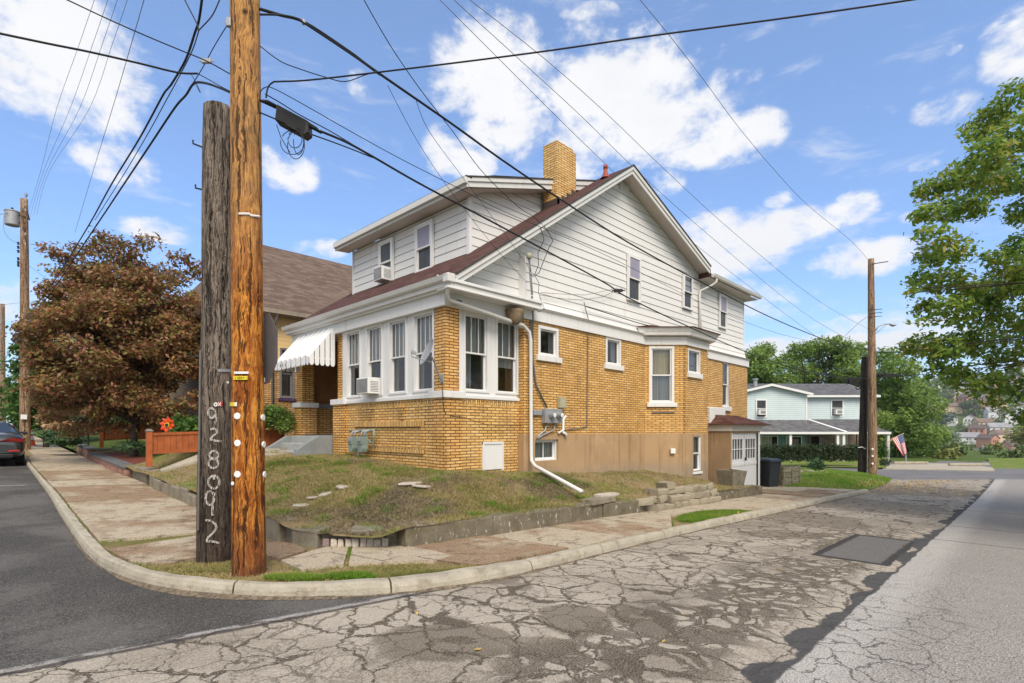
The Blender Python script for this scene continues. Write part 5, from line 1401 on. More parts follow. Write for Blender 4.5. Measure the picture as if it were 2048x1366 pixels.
# front gutter (rounded profile) with returns
def gutter(p, q, out, r=.06, name='gutter'):
    p, q = Vector(p), Vector(q); out = Vector(out); m = MB()
    pr_ = [(0, 0), (0, -.10), (.5, -.115), (.85, -.085), (1.0, -.03), (1.08, 0.0), (1.0, .0)]
    W_ = .13
    A = [p+out*(a*W_)+Vector((0, 0, b)) for a, b in pr_]; B = [q+out*(a*W_)+Vector((0, 0, b)) for a, b in pr_]
    ia = [m.a(v) for v in A]; ib = [m.a(v) for v in B]
    for i in range(len(A)-1): m.F.append([ia[i], ia[i+1], ib[i+1], ib[i]])
    m.F.append(ia); m.F.append(ib[::-1])
    return m.build(name, M['gutter'], house, smooth=False)
gutter((6.40, 7.92, 4.545), (6.40, YE+.02, 4.545), (-1, 0, 0))
m = MB(); m.box(6.372, 6.497, YO+.045, 8.155, 4.309, 4.403); m.build('cornice', M['paint'], house)
m = MB(); m.box(6.36, 6.44, YO+.02, YE, 4.34, 4.46); m.build('fascia', M['gutter'], house, bevel=.01)
# porch-side eave return: little pent roof edge
m = MB(); m.prism([(6.373, YO, 4.303), (6.373, YO, 4.46), (6.373, YS, 4.63), (6.373, YS, 4.303)], (8.97-6.373, 0, 0)); m.build('eave_return', M['gutter'], house, bevel=.006)
m = MB(); m.box(6.353, 8.99, YO-.035, YO-.001, 4.41, 4.47); m.box(6.30, 8.97, YO-.015, YO+.1, 4.285, 4.33); m.build('return_trim', M['paint'], house, bevel=.008)
gutter((XG+.05, YO-.0, ZEV+.10), (XE+.34, YO-.0, ZEV+.10), (0, -1, 0))
# downspouts
D = [Vector(v) for v in ((6.36, 7.98, 4.44), (6.37, 7.98, 4.30), (6.40, 8.05, 4.20), (6.50, 8.12, 4.12), (8.60, 8.13, 3.92), (8.80, 8.13, 3.80), (8.84, 8.12, 3.62), (8.86, 8.12, 1.02), (8.83, 8.08, .90), (8.75, 7.90, .80), (8.33, 6.30, .40))]
m = MB(); m.tube(D, .042, 10); dsp = m.build('downspout', M['gutter'], house, smooth=True); dsp['label'] = 'long white downspout crossing the porch side and running out over the lawn'
D2 = [Vector(v) for v in ((XG+.1, YO-.06, ZEV+.02), (XG+.1, YO-.06, ZEV-.12), (XG+.02, YO+.05, ZEV-.22), (XG-.25, YS-.09, ZEV-.42), (XG-.28, YS-.07, ZEV-.6), (XG-.28, YS-.15, ZS0-.1))]
D2 = [Vector((v.x+.22, v.y, v.z)) for v in D2]
m = MB(); m.tube(D2, .038, 8); m.build('downspout', M['gutter'], house, smooth=True)
# chimney
m = MB(); cx0, cx1, cy0, cy1 = 10.62, 11.42, 8.84, 9.30; m.box(cx0, cx1, cy0, cy1, 6.6, 9.02); m.box(cx0, cx1-.12, cy0, cy1, 9.02, 9.09)
ch = m.build('chimney', M['brick'], house)
m = MB()
for k in range(4): xa = cx0+k*.2; m.box(xa, cx1+.01, cy0-.012, cy0+.1, zfront(xa)-.3, zfront(xa)+.17+.0)
m.box(cx0-.012, cx0+.1, cy0-.012, cy1+.01, zfront(cx0)-.3, zfront(cx0)+.16); m.build('flashing', M['flash'], ch)
m = MB(); m.box(cx0+.1, cx1-.1, cy0+.1, cy1-.1, 9.0, 9.03); m.build('flue', M['dark'], ch)
vx_, vy_ = 12.28, 8.48
m = MB(); zv = zfront(vx_); m.cyl((vx_, vy_, zv-.1), .055, .36, 16); m.cyl((vx_, vy_, zv+.24), .062, .10, 16); m.lathe([(.14, -.02), (.09, .06), (.06, .14)], (vx_, vy_, zv), 14); m.build('vent_pipe', M['red_pipe'], house, smooth=True)

# ---- awning
AX0, AX1, AY0, AY1 = 6.52, 5.83, 12.75, 14.80
m = MB(); n = 14; zt_, zf_ = 4.24, 3.42
for k in range(n):
    ya_, yb_ = lerp(AY0, AY1, k/n), lerp(AY0, AY1, (k+1)/n); wv = .03 if k % 2 else 0
    P = [(AX0, ya_+.004, zt_+wv), (AX0, yb_-.004, zt_+wv), (AX1, yb_-.004, zf_+wv), (AX1, ya_+.004, zf_+wv)]
    m.face(P[::-1]); 
    for (p, q) in ((P[0], P[3]), (P[1], P[2])): m.face([p, q, (q[0], q[1], q[2]-.035), (p[0], p[1], p[2]-.035)])
    b = .21; xx = AX1-(.012 if k % 2 else 0)     # scalloped valance
    w2 = (yb_-ya_)
    m.face([(xx, ya_, zf_+wv), (xx, yb_, zf_+wv), (xx, yb_, zf_-b+.05), (xx, ya_+w2*.75, zf_-b), (xx, ya_+w2*.25, zf_-b), (xx, ya_, zf_-b+.05)])
aw = m.build('awning', M['awning'], house)
n = 5
for Y_ in (AY0, AY1):
    m = MB()
    for k in range(n):
        xa, xb = lerp(AX1, AX0, k/n)+.011, lerp(AX1, AX0, (k+1)/n)-.011; w2 = xb-xa
        f_ = lambda x: lerp(zf_, zt_, (x-AX1)/(AX0-AX1))
        b_ = zf_-.21-.0*k
        m.prism([(xa, Y_, f_(xa)-.02), (xb, Y_, f_(xb)-.02), (xb, Y_, b_+.05), (xa+w2*.75, Y_, b_), (xa+w2*.25, Y_, b_), (xa, Y_, b_+.05)], (0, -.012, 0))
    m.bar((AX1, Y_+.01, zf_-.03), (AX0, Y_+.01, zf_-.03), .02)
    m.build('awning_side', M['awning'], aw)
m = MB()
for (k, ch_) in ((9.3, '3'), (10.4, '4'), (11.4, '0')):
    yy = lerp(AY0, AY1, k/n) if False else lerp(AY0, AY1, k/14)
    x = AX1-.016
    m.box(x-.004, x, yy-.014, yy+.014, zf_-.14, zf_-.115); m.box(x-.004, x, yy-.018, yy-.008, zf_-.13, zf_-.075); m.box(x-.004, x, yy-.014, yy+.014, zf_-.08, zf_-.06)
    if ch_ == '0': m.box(x-.004, x, yy+.008, yy+.018, zf_-.13, zf_-.075)
m.build('house_number', M['black_metal'], aw)

# ---- garage entry
GX0, GX1, GY = 17.3, 19.72, 7.10
gz0 = zr(18.5, 6.5)+.10
zd1 = 1.50
TG = frame(0, GY, 0); m = MB(TG)
wall(m, GX0, GX1+.14, -1.2, 1.56, [(GX0+.14, GX1-.02, gz0, zd1)], rev=.12)
m.face([(GX0, 0, -1.2), (GX0, 0, 1.56), (GX0, 1.3, 1.56), (GX0, 1.3, -1.2)]); m.face([(GX1+.14, 0, -1.2), (GX1+.14, 1.3, -1.2), (GX1+.14, 1.3, 1.56), (GX1+.14, 0, 1.56)])
m.build('garage_wall', M['stucco_dark'], house)
xm = (GX0+.14+GX1-.02)/2
for k_, (a, b) in enumerate(((GX0+.15, xm-.008), (xm+.008, GX1-.03))):
    m = MB(TG); y_ = .05; zl, zh = gz0+.02, zd1-.01; wz0, wz1 = zl+1.02, zh-.20; wa, wb_ = a+.11, b-.11
    wall(m, a, b, zl, zh, [(wa, wb_, wz0, wz1)], rev=.03, y=y_)
    m.box(a, b, y_+.04, y_+.06, zl, wz0-.01)
    for k in range(1, 4): xx = lerp(wa, wb_, k/4); m.box(xx-.012, xx+.012, y_-.0, y_+.03, wz0, wz1)
    zc_ = (wz0+wz1)/2; m.box(wa, wb_, y_-.002, y_+.028, zc_-.012, zc_+.012)
    m.box(a+.005, b-.005, y_-.015, y_-.001, wz0-.22, wz0-.12)
    d_ = m.build('garage_door', M['paint'], house)
    m = MB(TG); m.face([(wa, y_+.035, wz0), (wb_, y_+.035, wz0), (wb_, y_+.035, wz1), (wa, y_+.035, wz1)]); m.build('pane', M['glass'], d_)
    m = MB(TG); m.face([(a, y_+.3, zl), (b, y_+.3, zl), (b, y_+.3, zh), (a, y_+.3, zh)]); m.build('door_back', M['dark'], d_)
m = MB(TG); m.box(xm+.05, xm+.09, .0, .05, gz0+.98, gz0+1.08); m.cyl((xm+.07, -.02, gz0+1.0), .02, .03, 8, 'Y'); m.build('door_handle', M['black_metal'], house)
m = MB(TG); m.box(GX1-.02, GX1+.145, -.012, .06, gz0, zd1); m.build('garage_door_frame', M['paint'], house); m = MB(TG); m.box(GX0+.10, GX0+.14, -.012, .06, gz0, zd1); m.build('garage_door_frame', M['paint'], house)
m = MB(); m.box(GX0-.05, GX1+.30, GY-.05, YM, 1.56, 1.74); m.box(GX0-.12, GX1+.34, GY-.14, YM, 1.74, 1.80); m.build('garage_fascia', m_paint('cream_paint', (.62, .58, .50), (.35, .3, .22), .4), house, bevel=.01)
m = MB(); ez = 1.80; A_ = [(GX0-.15, YM, ez), (GX0-.15, GY-.22, ez), (GX1+.62, GY-.22, ez), (GX1+.62, YM, ez)]; zt2 = 2.12
B_ = [(GX0+.05, YM, zt2), (GX0+.42, GY+.70, zt2), (GX1-.1, GY+.70, zt2), (GX1-.1, YM, zt2)]
for i in range(3): m.face([A_[i], A_[i+1], B_[i+1], B_[i]])
m.face(B_); A2 = [(x, y, z-.035) for x, y, z in A_]
for i in range(3): m.face([A2[i], A2[i+1], A_[i+1], A_[i]])
m.face(A2[::-1]); gr_ = m.build('garage_roof', M['roof_red'], house); gr_['label'] = 'worn red-brown shingle roof over the garage entry'
m = MB(); m.box(GX0-.12, GX1-.5, YM-.16, YM-.001, zt2-.1, zt2+.28); m.box(GX0-.12, GX0+.28, YM-.5, YM-.16, ez+.02, zt2+.24); m.build('flashing', M['paint'], house, bevel=.02)
# ---- things fixed to, standing in or leaning on the house
def ac_unit(label, T, x, z, w_=.5, h=.34, d=.38):
    root = thing('air_conditioner', label, 'air conditioner', tuple(T @ Vector((x, -d/2, z))))
    m = MB(T); m.box(x-w_/2, x+w_/2, -d, .02, z, z+h); m.build('casing', M['white_plastic'], root, bevel=.01)
    m = MB(T); m.box(x-w_/2+.03, x+w_/2-.03, -d-.006, -d+.002, z+.03, z+h-.03); m.build('grille', M['ac_grille'], root)
    for xx in (x-w_/2-.004, x+w_/2-.002):
        m = MB(T)
        for k in range(7): m.box(xx, xx+.006, -d+.06, -.06, z+.05+k*.036, z+.065+k*.036)
        m.build('louvre', M['ac_grille'], root)
    return root
TFw = frame(6.62, 8.31, FRONT)
ac_unit('white window air conditioner with dark grille in the second front porch window', TFw, fy(11.03), zW0+.0, .52, .37, .32)
ac_unit('small white air conditioner jutting from the left dormer window', TD, YD0-onX(778, 560, XD).y, onX(787, 562, XD).z, .44, .36, .36)
# satellite dish on the corner pier
dish = thing('satellite_dish', 'grey oval satellite dish on an arm fixed to the porch corner pier', 'satellite dish', (6.55, 8.55, 2.75))
pb = onX(884, 757, 6.59); pm = onX(869, 725, 6.36); pc = onX(862, 712, 6.22)
m = MB(); m.tube([pb, pb+Vector((-.05, 0, -.0)), pm, pc], .018, 8); m.box(6.57, 6.60, pb.y-.05, pb.y+.05, pb.z-.08, pb.z+.08); m.build('mast', M['metal_grey'], dish)
nrm = Vector((-.55, -.83, .42)).normalized(); nrm = Vector((-.86, .25, .38)).normalized()
Q = nrm.to_track_quat('Z', 'Y').to_matrix().to_4x4(); m = MB(Matrix.Translation(pc+Vector((-.03, .03, .06))) @ Q)
prr = [(0.001, 0), (.1, .006), (.2, .024), (.27, .045), (.275, .05), (.27, .038), (.2, .016), (.1, -.003), (.001, -.008)]
R_ = [[m.a((r_*math.cos(2*math.pi*j/28)*.86, r_*math.sin(2*math.pi*j/28), z)) for j in range(28)] for r_, z in prr]
for A, B in zip(R_, R_[1:]):
    for j in range(28): m.F.append([A[j], A[(j+1) % 28], B[(j+1) % 28], B[j]])
m.build('reflector', M['metal_grey'], dish, smooth=True)
e1_ = pc+nrm*.42+Vector((0, 0, -.10)); m = MB(); m.tube([pc+Vector((0, 0, -.12)), e1_+Vector((0, 0, -.10)), e1_], .012, 6); m.build('feed_arm', M['metal_grey'], dish)
m = MB(); m.bar(e1_, e1_-nrm*.10, .05, .05); m.build('feed_horn', M['metal_grey'], dish)
# gas meters
gm = thing('gas_meter', 'pair of green-grey gas meters piped together on the porch wall', 'gas meter', tuple(onX(716, 905, 6.45)))
for k_, (px, sc_) in enumerate(((706, 1.0), (725.5, 1.0))):
    c = onX(px, 885, 6.38); m = MB(Matrix.Translation((c.x, c.y, c.z)) @ Matrix.Rotation(-math.pi/2, 4, 'Z'))
    m.box(-.10, .10, -.09, .09, -.02, .13); pts_ = [(-.10, .0), (-.10, -.12), (-.07, -.20), (.07, -.20), (.10, -.12), (.10, .0)]
    m.prism([(x, -.075, z-.02) for x, z in pts_], (0, .15, 0)); m.box(-.105, .105, -.10, .10, -.03, -.01)
    b_ = m.build('meter_body', M['meter_green'], gm, bevel=.018)
    m = MB(Matrix.Translation((c.x, c.y, c.z)) @ Matrix.Rotation(-math.pi/2, 4, 'Z')); m.box(-.06, .06, -.115, -.09, .03, .11); m.build('dial', M['metal_grey'], b_, bevel=.006)
    m = MB()
    for s_ in (-.065, .065):
        m.tube([(c.x, c.y+s_, c.z+.12), (c.x, c.y+s_, c.z+.20), (c.x+.02, c.y+s_-.03, c.z+.26), (c.x+.10, c.y+s_-.04, c.z+.27), (c.x+.18, c.y+s_-.04, c.z+.27)], .022, 8)
    m.build('pipe', M['metal_grey'], gm, smooth=True)
q0 = onX(700, 862, 6.50); q1 = onX(748, 860, 6.50); c = onX(718, 900, 6.38)
m = MB(); m.tube([q0, q1], .025, 8); m.tube([q1, q1+Vector((0, 0, -.2)), onX(745, 886, 6.5), onX(750, 893, 6.55)], .02, 8); m.tube([onX(733, 861, 6.5), onX(734, 876, 6.5), onX(742, 886, 6.5)], .018, 8)
m.tube([(6.42, c.y+.08, c.z+.05), (6.42, c.y+.08, zlawn(6.4, c.y)-.05)], .028, 8); m.tube([(6.42, c.y+.08, c.z-.02), (6.42, c.y-.25, c.z-.02)], .02, 8); m.build('manifold', M['meter_green'], gm, smooth=True)
# electric meters
em = thing('electric_meter', 'grey twin electric meter box with two round dials on the brick side wall', 'electric meter', tuple(onY(1100, 832, YM)))
a_, b_ = onY(1082, 848, YM), onY(1117, 818, YM-.08)
m = MB(); m.box(a_.x, a_.x+.62, YM-.14, YM, a_.z+.02, a_.z+.36); m.build('box', M['metal_grey'], em, bevel=.01)
m = MB(); m.box(a_.x-.3, a_.x-.02, YM-.06, YM, a_.z+.20, a_.z+.32); m.build('disconnect', M['metal_grey'], em, bevel=.01)
for k_ in (0, 1):
    m = MB(); cx_ = a_.x+.19+k_*.27; m.cyl((cx_, YM-.14, a_.z+.21), .085, -.06, 24, 'Y'); m.cyl((cx_, YM-.20, a_.z+.21), .065, -.06, 24, 'Y'); d_ = m.build('meter', M['metal_grey'], em, smooth=False)
    m = MB(); m.cyl((cx_, YM-.26, a_.z+.21), .05, -.004, 20, 'Y'); m.box(cx_-.02, cx_+.03, YM-.268, YM-.2645, a_.z+.19, a_.z+.215); m.build('dial', M['white_plastic'], d_)
m = MB()
for (x0_, x1_) in ((.12, -.12), (.42, .0)):
    m.tube([(a_.x+x0_, YM-.06, a_.z+.02), (a_.x+x0_-.03, YM-.06, a_.z-.14), (a_.x+x1_, YM-.05, a_.z-.26), (a_.x-.18, YM-.04, a_.z-.34)], .02, 8)
m.build('conduit', M['metal_grey'], em, smooth=True)
bb_ = onY(1114, 816, YM); m = MB(); m.box(bb_.x, bb_.x+.22, YM-.12, YM, bb_.z, bb_.z+.26); o = m.build('phone_box', M['beige_box'], bevel=.015); tag(o, 'beige metal utility box above the right electric meter', 'utility box')
pv = [onY(1131.5, 832, YM-.06), onY(1127, 838, YM-.06), onY(1126.5, 860, YM-.06), onY(1117, 866, YM-.06)]
m = MB(); m.tube(pv, .03, 10); m.tube([onY(1125, 864, YM-.06), onY(1132, 868, YM-.06), onY(1132.5, 874, YM-.06)], .03, 10); o = m.build('vent_pipe', M['white_plastic'], smooth=True); tag(o, 'white plastic elbow pipe beside the electric meters', 'pipe')
# service mast and cables on the wall
ms = thing('service_mast', 'grey electric service mast with a beige cap rising over the eave return', 'service mast', tuple(onY(1062, 590, YO)))
pt, pb_ = onY(1058, 512, YO+.05), onY(1064, 590, YO+.05)
m = MB(); m.tube([pt, pb_], .026, 10); m.build('pipe', M['metal_grey'], ms, smooth=True)
m = MB(); m.lathe([(.035, -.06), (.06, -.05), (.065, .02), (.05, .055), (.001, .06)], tuple(pt), 14); m.build('cap', M['beige_box'], ms, smooth=True)
Wp = lambda L_, Y: [onY(a, b, Y) for a, b in L_]
def cable(name, label, pts, r, mat='wire', cat='cable', group=None):
    m = MB(); m.tube(pts, r, 6); o = m.build(name, M[mat], smooth=True); tag(o, label, cat, group); return o
cable('conduit', 'grey cable bending down the wall from the mast to the electric meters', Wp([(1064, 592), (1066, 640), (1066, 720), (1072, 770), (1094, 815)], YM-.05), .022, 'wire_grey', 'conduit')
cable('conduit', 'brown pipe behind the corner downspout', Wp([(1061, 600), (1061, 640), (1062, 760), (1064, 820)], YM-.03), .018, 'wire_grey', 'conduit')
cable('wall_cable', 'thin brown cable running straight down the middle of the brick side wall', Wp([(1168, 604), (1171, 618), (1177, 640)], YS-.16)+Wp([(1176, 660), (1175, 760), (1174, 856), (1170, 854), (1160, 856), (1130, 860)], YM-.03), .013, 'wire_grey')
cable('wall_cable', 'black cable sagging along the lower siding to the bay roof', Wp([(1172, 613), (1220, 628), (1270, 644), (1300, 652)], YS-.15), .012)
cable('service_drop_lead', 'black looped wires hanging from the rake to the mast cap', Wp([(1073, 436), (1083, 460), (1088, 480), (1076, 505), (1077, 530), (1070, 548), (1062, 545), (1058, 515)], YO-.02), .008, 'wire', 'cable', 'looped service wires')
cable('service_drop_lead', 'right-hand looped wire from the rake bracket to the mast', Wp([(1086, 448), (1100, 470), (1106, 482), (1098, 495), (1084, 530), (1078, 546), (1066, 553), (1060, 548)], YO-.02), .008, 'wire', 'cable', 'looped service wires')
cable('service_drop_lead', 'loose wire dangling past the end of the eave return', Wp([(1070, 552), (1078, 566), (1077, 585), (1082, 600), (1089, 618), (1078, 624), (1068, 616)], YO-.02), .006, 'wire', 'cable')
for L_, lb in (([(1082, 585), (1120, 588), (1170, 590), (1200, 584), (1235, 576)], 'upper thin wire drooping across the siding to the cable clamp'), ([(1080, 590), (1130, 598), (1165, 600), (1205, 594), (1230, 582)], 'lower thin wire drooping across the siding to the cable clamp')):
    cable('siding_wire', lb, Wp(L_, YS-.12), .006, 'wire_grey')
cable('dish_cable', 'thin black cable from the dish down the corner pier and along the porch side', [onX(884, 760, 6.53), onX(885, 790, 6.48), onX(887, 815, 6.53), onX(892, 829, 6.53)]+Wp([(905, 832), (925, 834), (980, 852), (1040, 851), (1062, 856)], 8.30), .006)
# wasp nest
wn_ = onY(1029, 630, 8.12); m = MB(); m.lathe([(.001, -.22), (.07, -.21), (.13, -.15), (.17, -.05), (.19, .05), (.20, .11), (.001, .12)], (wn_.x, wn_.y, wn_.z), 20)
o = m.build('wasp_nest', M['nest'], smooth=True); tag(o, 'brown papery wasp nest hanging under the end of the eave return', 'wasp nest')
wl = onY(910, 604, 8.2); m = MB(); m.box(wl.x-.02, wl.x+.10, 8.10, 8.26, wl.z-.03, wl.z+.03); o = m.build('security_light', M['black_metal'], bevel=.01); tag(o, 'small dark light fitting under the eave at the porch corner', 'light fitting')
# ================================================================ POLES AND CABLES
def wobble_tube(m, pts, rs, n=36, amp=.012, seed=1, rings=60):
    pts = [Vector(p) for p in pts]; R_ = []
    for k in range(rings+1):
        f = k/rings*(len(pts)-1); i = min(int(f), len(pts)-2); g_ = f-i
        c = pts[i].lerp(pts[i+1], g_); r = lerp(rs[i], rs[i+1], g_); row = []
        for j in range(n):
            a = 2*math.pi*j/n; w_ = amp*mnoise.noise(Vector((math.cos(a)*3+seed, math.sin(a)*3, c.z*.5)))+amp*.6*mnoise.noise(Vector((math.cos(a)*9, math.sin(a)*9+seed, c.z*.25)))
            row.append(m.a((c.x+(r+w_)*math.cos(a), c.y+(r+w_)*math.sin(a), c.z)))
        R_.append(row)
    for A, B in zip(R_, R_[1:]):
        for j in range(n): m.F.append([A[j], A[(j+1) % n], B[(j+1) % n], B[j]])
    m.F.append(R_[-1])
# new orange pole
pB = onG(498, 1152, dz=.10); dN = fwd(pB)+.16
pB = at(498.5, 0, dN); pB.z = -.2
pT = at(490, 0, dN); topz = 10.6
pmid = Vector((pT.x, pT.y, pT.z)); dirv = (pmid-Vector((pB.x, pB.y, .1)))
pTop = Vector((pB.x, pB.y, .1))+dirv*((topz-.1)/(pmid.z-.1))
np_ = thing('utility_pole', 'tall orange-brown new wooden utility pole with round white reflectors', 'utility pole', (pB.x, pB.y, .1))
rB, rM = 31.5/F_PX*dN, 27/F_PX*dN
m = MB(); wobble_tube(m, [(pB.x, pB.y, -.2), pmid, pTop], [rB, rM, .105], amp=.006)
m.build('pole', M['pole_new'], np_, smooth=True)
AXN = (Vector((pB.x, pB.y, .1)), dirv, rB, rM, pmid.z)
# old pole
oB = at(431.5, 0, 1); dO = dN+.55
oB = at(431.5, 1130, dO); oT = at(437.5, 216, dO)
op_ = thing('utility_pole', 'sawn-off grey weathered utility pole with white hand-painted numbers, behind the orange pole', 'utility pole', (oB.x, oB.y, .1))
rOB, rOT = 33.5/F_PX*dO, 24.5/F_PX*dO
m = MB(); wobble_tube(m, [(oB.x, oB.y, -.2), (oB.x, oB.y, .1), oT], [rOB, rOB, rOT], amp=.014, seed=5, rings=70)
m.build('pole', M['pole_old'], op_, smooth=True)
AXO = (Vector((oB.x, oB.y, .1)), oT-Vector((oB.x, oB.y, .1)), rOB, rOT, oT.z)
def on_pole(AX, px, py, lift=.006, k=None):
    b, dv, r0, r1, zt_ = AX; u, v = ray(px, py); d = fwd(b)
    dx, dy = FY*u+FX, -FX*u+FY; A_ = dx*dx+dy*dy
    for _ in range(5):
        z = EYE+v*d; f = (z-b.z)/(zt_-b.z); c = b+dv*f; r = lerp(r0, r1, f)
        B_ = dx*c.x+dy*c.y; C_ = c.x*c.x+c.y*c.y-r*r; q_ = max(0.0, B_*B_-A_*C_); d = (B_-math.sqrt(q_))/A_
    nn = at(px, py, d); c2 = Vector((c.x, c.y, nn.z)); nrm_ = (nn-c2).normalized(); return c2+nrm_*(r+lift), nrm_
def spraymat():
    m, t = new_mat('sprayed_white_paint'); o = t.obj(); n = t.noise(t.scl(o, (90, 90, 22)), 1.0, 5, .7)
    d = t.pbsdf((.46, .44, .40), .9); tr = t.n('ShaderNodeBsdfTransparent').outputs[0]
    t.out(t.n('ShaderNodeMixShader', {0: t.sm(n, .47, .60), 1: d, 2: tr}).outputs[0]); return m
M['spray'] = spraymat()
def stroke(m, AX, pts, w_=2.2, lift=.014):
    P = []; n = 5
    for a, b in zip(pts, pts[1:]):
        for k in range(n): P.append((lerp(a[0], b[0], k/n), lerp(a[1], b[1], k/n)))
    P.append(pts[-1]); row = []
    for i, p in enumerate(P):
        q0, q1 = P[max(0, i-1)], P[min(len(P)-1, i+1)]; dx, dy = q1[0]-q0[0], q1[1]-q0[1]; L = math.hypot(dx, dy) or 1; nx, ny = -dy/L*w_, dx/L*w_
        row.append((on_pole(AX, p[0]+nx, p[1]+ny, lift)[0], on_pole(AX, p[0]-nx, p[1]-ny, lift)[0]))
    for (a, b), (c, d) in zip(row, row[1:]): m.face([a, b, d, c])
def ell(cx, cy, rx, ry, a0=0, a1=360, n=14): return [(cx+rx*math.cos(math.radians(lerp(a0, a1, k/n))), cy+ry*math.sin(math.radians(lerp(a0, a1, k/n)))) for k in range(n+1)]
# six hand-painted figures: 9 2 8 0 9 2
digs = [[ell(424, 826, 6.5, 10), [(431, 828), (432, 838), (430, 849)]],
        [[(421, 859), (428, 857), (433, 860), (433, 866), (426, 872), (421, 879)], [(421, 879), (430, 881), (443, 883)]],
        [ell(428, 910, 8, 8.5), ell(427, 926, 9, 10)],
        [ell(428, 964, 10.5, 13), [(428, 950), (428, 959)]],
        [ell(420.5, 996, 8, 14), [(429, 985), (427, 1000), (425.5, 1015), (425, 1031)]],
        [[(412, 1040), (422, 1041), (431, 1048), (433, 1056), (426, 1066), (417, 1074), (413, 1083)], [(413, 1083), (424, 1082), (439, 1086)]]]
for g_, nm in zip(digs, '928092'):
    m = MB()
    for s_ in g_: stroke(m, AXO, s_, 2.1, .010)
    m.build('painted_number', M['spray'], op_)
def plate(par, name, AX, px0, px1, py, h, mat, lift=.012, th=.004):
    m = MB(); n = 6; row = []
    for k in range(n+1):
        px = lerp(px0, px1, k/n); row.append((on_pole(AX, px, py-h/2, lift)[0], on_pole(AX, px, py+h/2, lift)[0]))
    for (a, b), (c, d) in zip(row, row[1:]): m.face([a, b, d, c])
    return m.build(name, mat, par)
plate(np_, 'metal_strip', AXN, 470, 497, 745.5, 4.5, M['white_plastic'])
tgp = plate(np_, 'number_tag', AXN, 469, 495, 756, 7.5, M['yellow_tag'], .014)
# raised black figures on the tag
SEG = {'0': 'abcdef', '1': 'bc', '4': 'bcfg', '3': 'abcdg'}
def seg_strokes(ch, x, y, w_, h):
    S = {'a': [(x, y), (x+w_, y)], 'b': [(x+w_, y), (x+w_, y+h/2)], 'c': [(x+w_, y+h/2), (x+w_, y+h)], 'd': [(x, y+h), (x+w_, y+h)], 'e': [(x, y+h/2), (x, y+h)], 'f': [(x, y), (x, y+h/2)], 'g': [(x, y+h/2), (x+w_, y+h/2)]}
    return [S[k] for k in SEG[ch]]
m = MB()
for i, ch in enumerate('110041'):
    for s_ in seg_strokes(ch, 471.3+i*3.9, 754, 1.9, 4.2): stroke(m, AXN, s_, .38, .0165)
m.build('tag_number', M['black_metal'], tgp)
plate(np_, 'yellow_label', AXN, 462, 471, 808.5, 8, M['yellow_tag']); plate(np_, 'white_label', AXN, 471, 475.5, 808.5, 8, M['white_plastic'])
plate(op_, 'metal_strip', AXO, 436, 459.5, 741, 6, M['metal_grey'])
plate(op_, 'red_tag', AXO, 433, 444, 808, 9, M['red'], .018); m = MB(); stroke(m, AXO, ell(431.5, 809, 2.5, 3), 1.2, .02); stroke(m, AXO, [(436, 805), (441, 812)], .8, .021); stroke(m, AXO, [(441, 805), (436, 812)], .8, .021); m.build('tag_mark', M['white_plastic'], op_)
def disc(par, AX, px, py, r=.034, name='reflector'):
    p, nn = on_pole(AX, px, py, .004); nn = (nn+Vector((-p.x, -p.y, 0)).normalized()*(.35 if px < 500 else 0)).normalized(); m = MB(Matrix.Translation(p) @ nn.to_track_quat('Z', 'Y').to_matrix().to_4x4())
    m.lathe([(r, -.012), (r, .004), (r*.9, .005), (r*.3, .0055), (.001, .0055)], (0, 0, 0), 24); m.build(name, M['white_plastic'], par)
for px, py in ((475, 832), (475.5, 886), (475.5, 948.5)): disc(np_, AXN, px, py)
for px, py in ((526, 835), (527.5, 889), (529, 949)): disc(np_, AXN, px, py)
disc(np_, AXN, 466, 967, .02)
disc(op_, AXO, 455, 765, .014)
m = MB(); P = [on_pole(AXN, x, 428 if x < 500 else 431+abs(x-500)*.12, .004)[0] for x in range(478, 519, 4)]; m.tube(P, .012, 6); m.build('pale_band', M['white_plastic'], np_)
for a, b in (((412, 297), (386, 287)), ((412, 381), (391, 376)), ((403, 714), (380, 712))):
    p = at(*a, dO); q = at(*b, dO); m = MB(); m.tube([p+(p-q)*.3, q, q+Vector((0, 0, .04))], .010, 6); m.build('step_bolt', M['black_metal'], op_)
m = MB(); P = [at(402-.0*i, y, dO-.02)+Vector((0, 0, 0)) for i, y in enumerate(range(700, 1090, 30))]; P = [on_pole(AXO, lerp(404.5, 399.2, (y-700)/390), y, .02)[0] for y in range(700, 1090, 30)]; m.tube(P, .012, 6); m.build('ground_wire', M['wire_grey'], op_)
Rn = random.Random(8)
for AX_, par_, x0_, x1_, y0_, y1_, n_ in ((AXN, np_, 470, 524, 640, 1090, 12), (AXO, op_, 406, 455, 300, 1040, 18)):
    for _ in range(n_):
        p, nn = on_pole(AX_, Rn.uniform(x0_, x1_), Rn.uniform(y0_, y1_), 0); m = MB(); m.tube([p-nn*.01, p+nn*.012], .0045, 6); m.build('nail', M['metal_grey' if Rn.random() < .4 else 'black_metal'], par_)
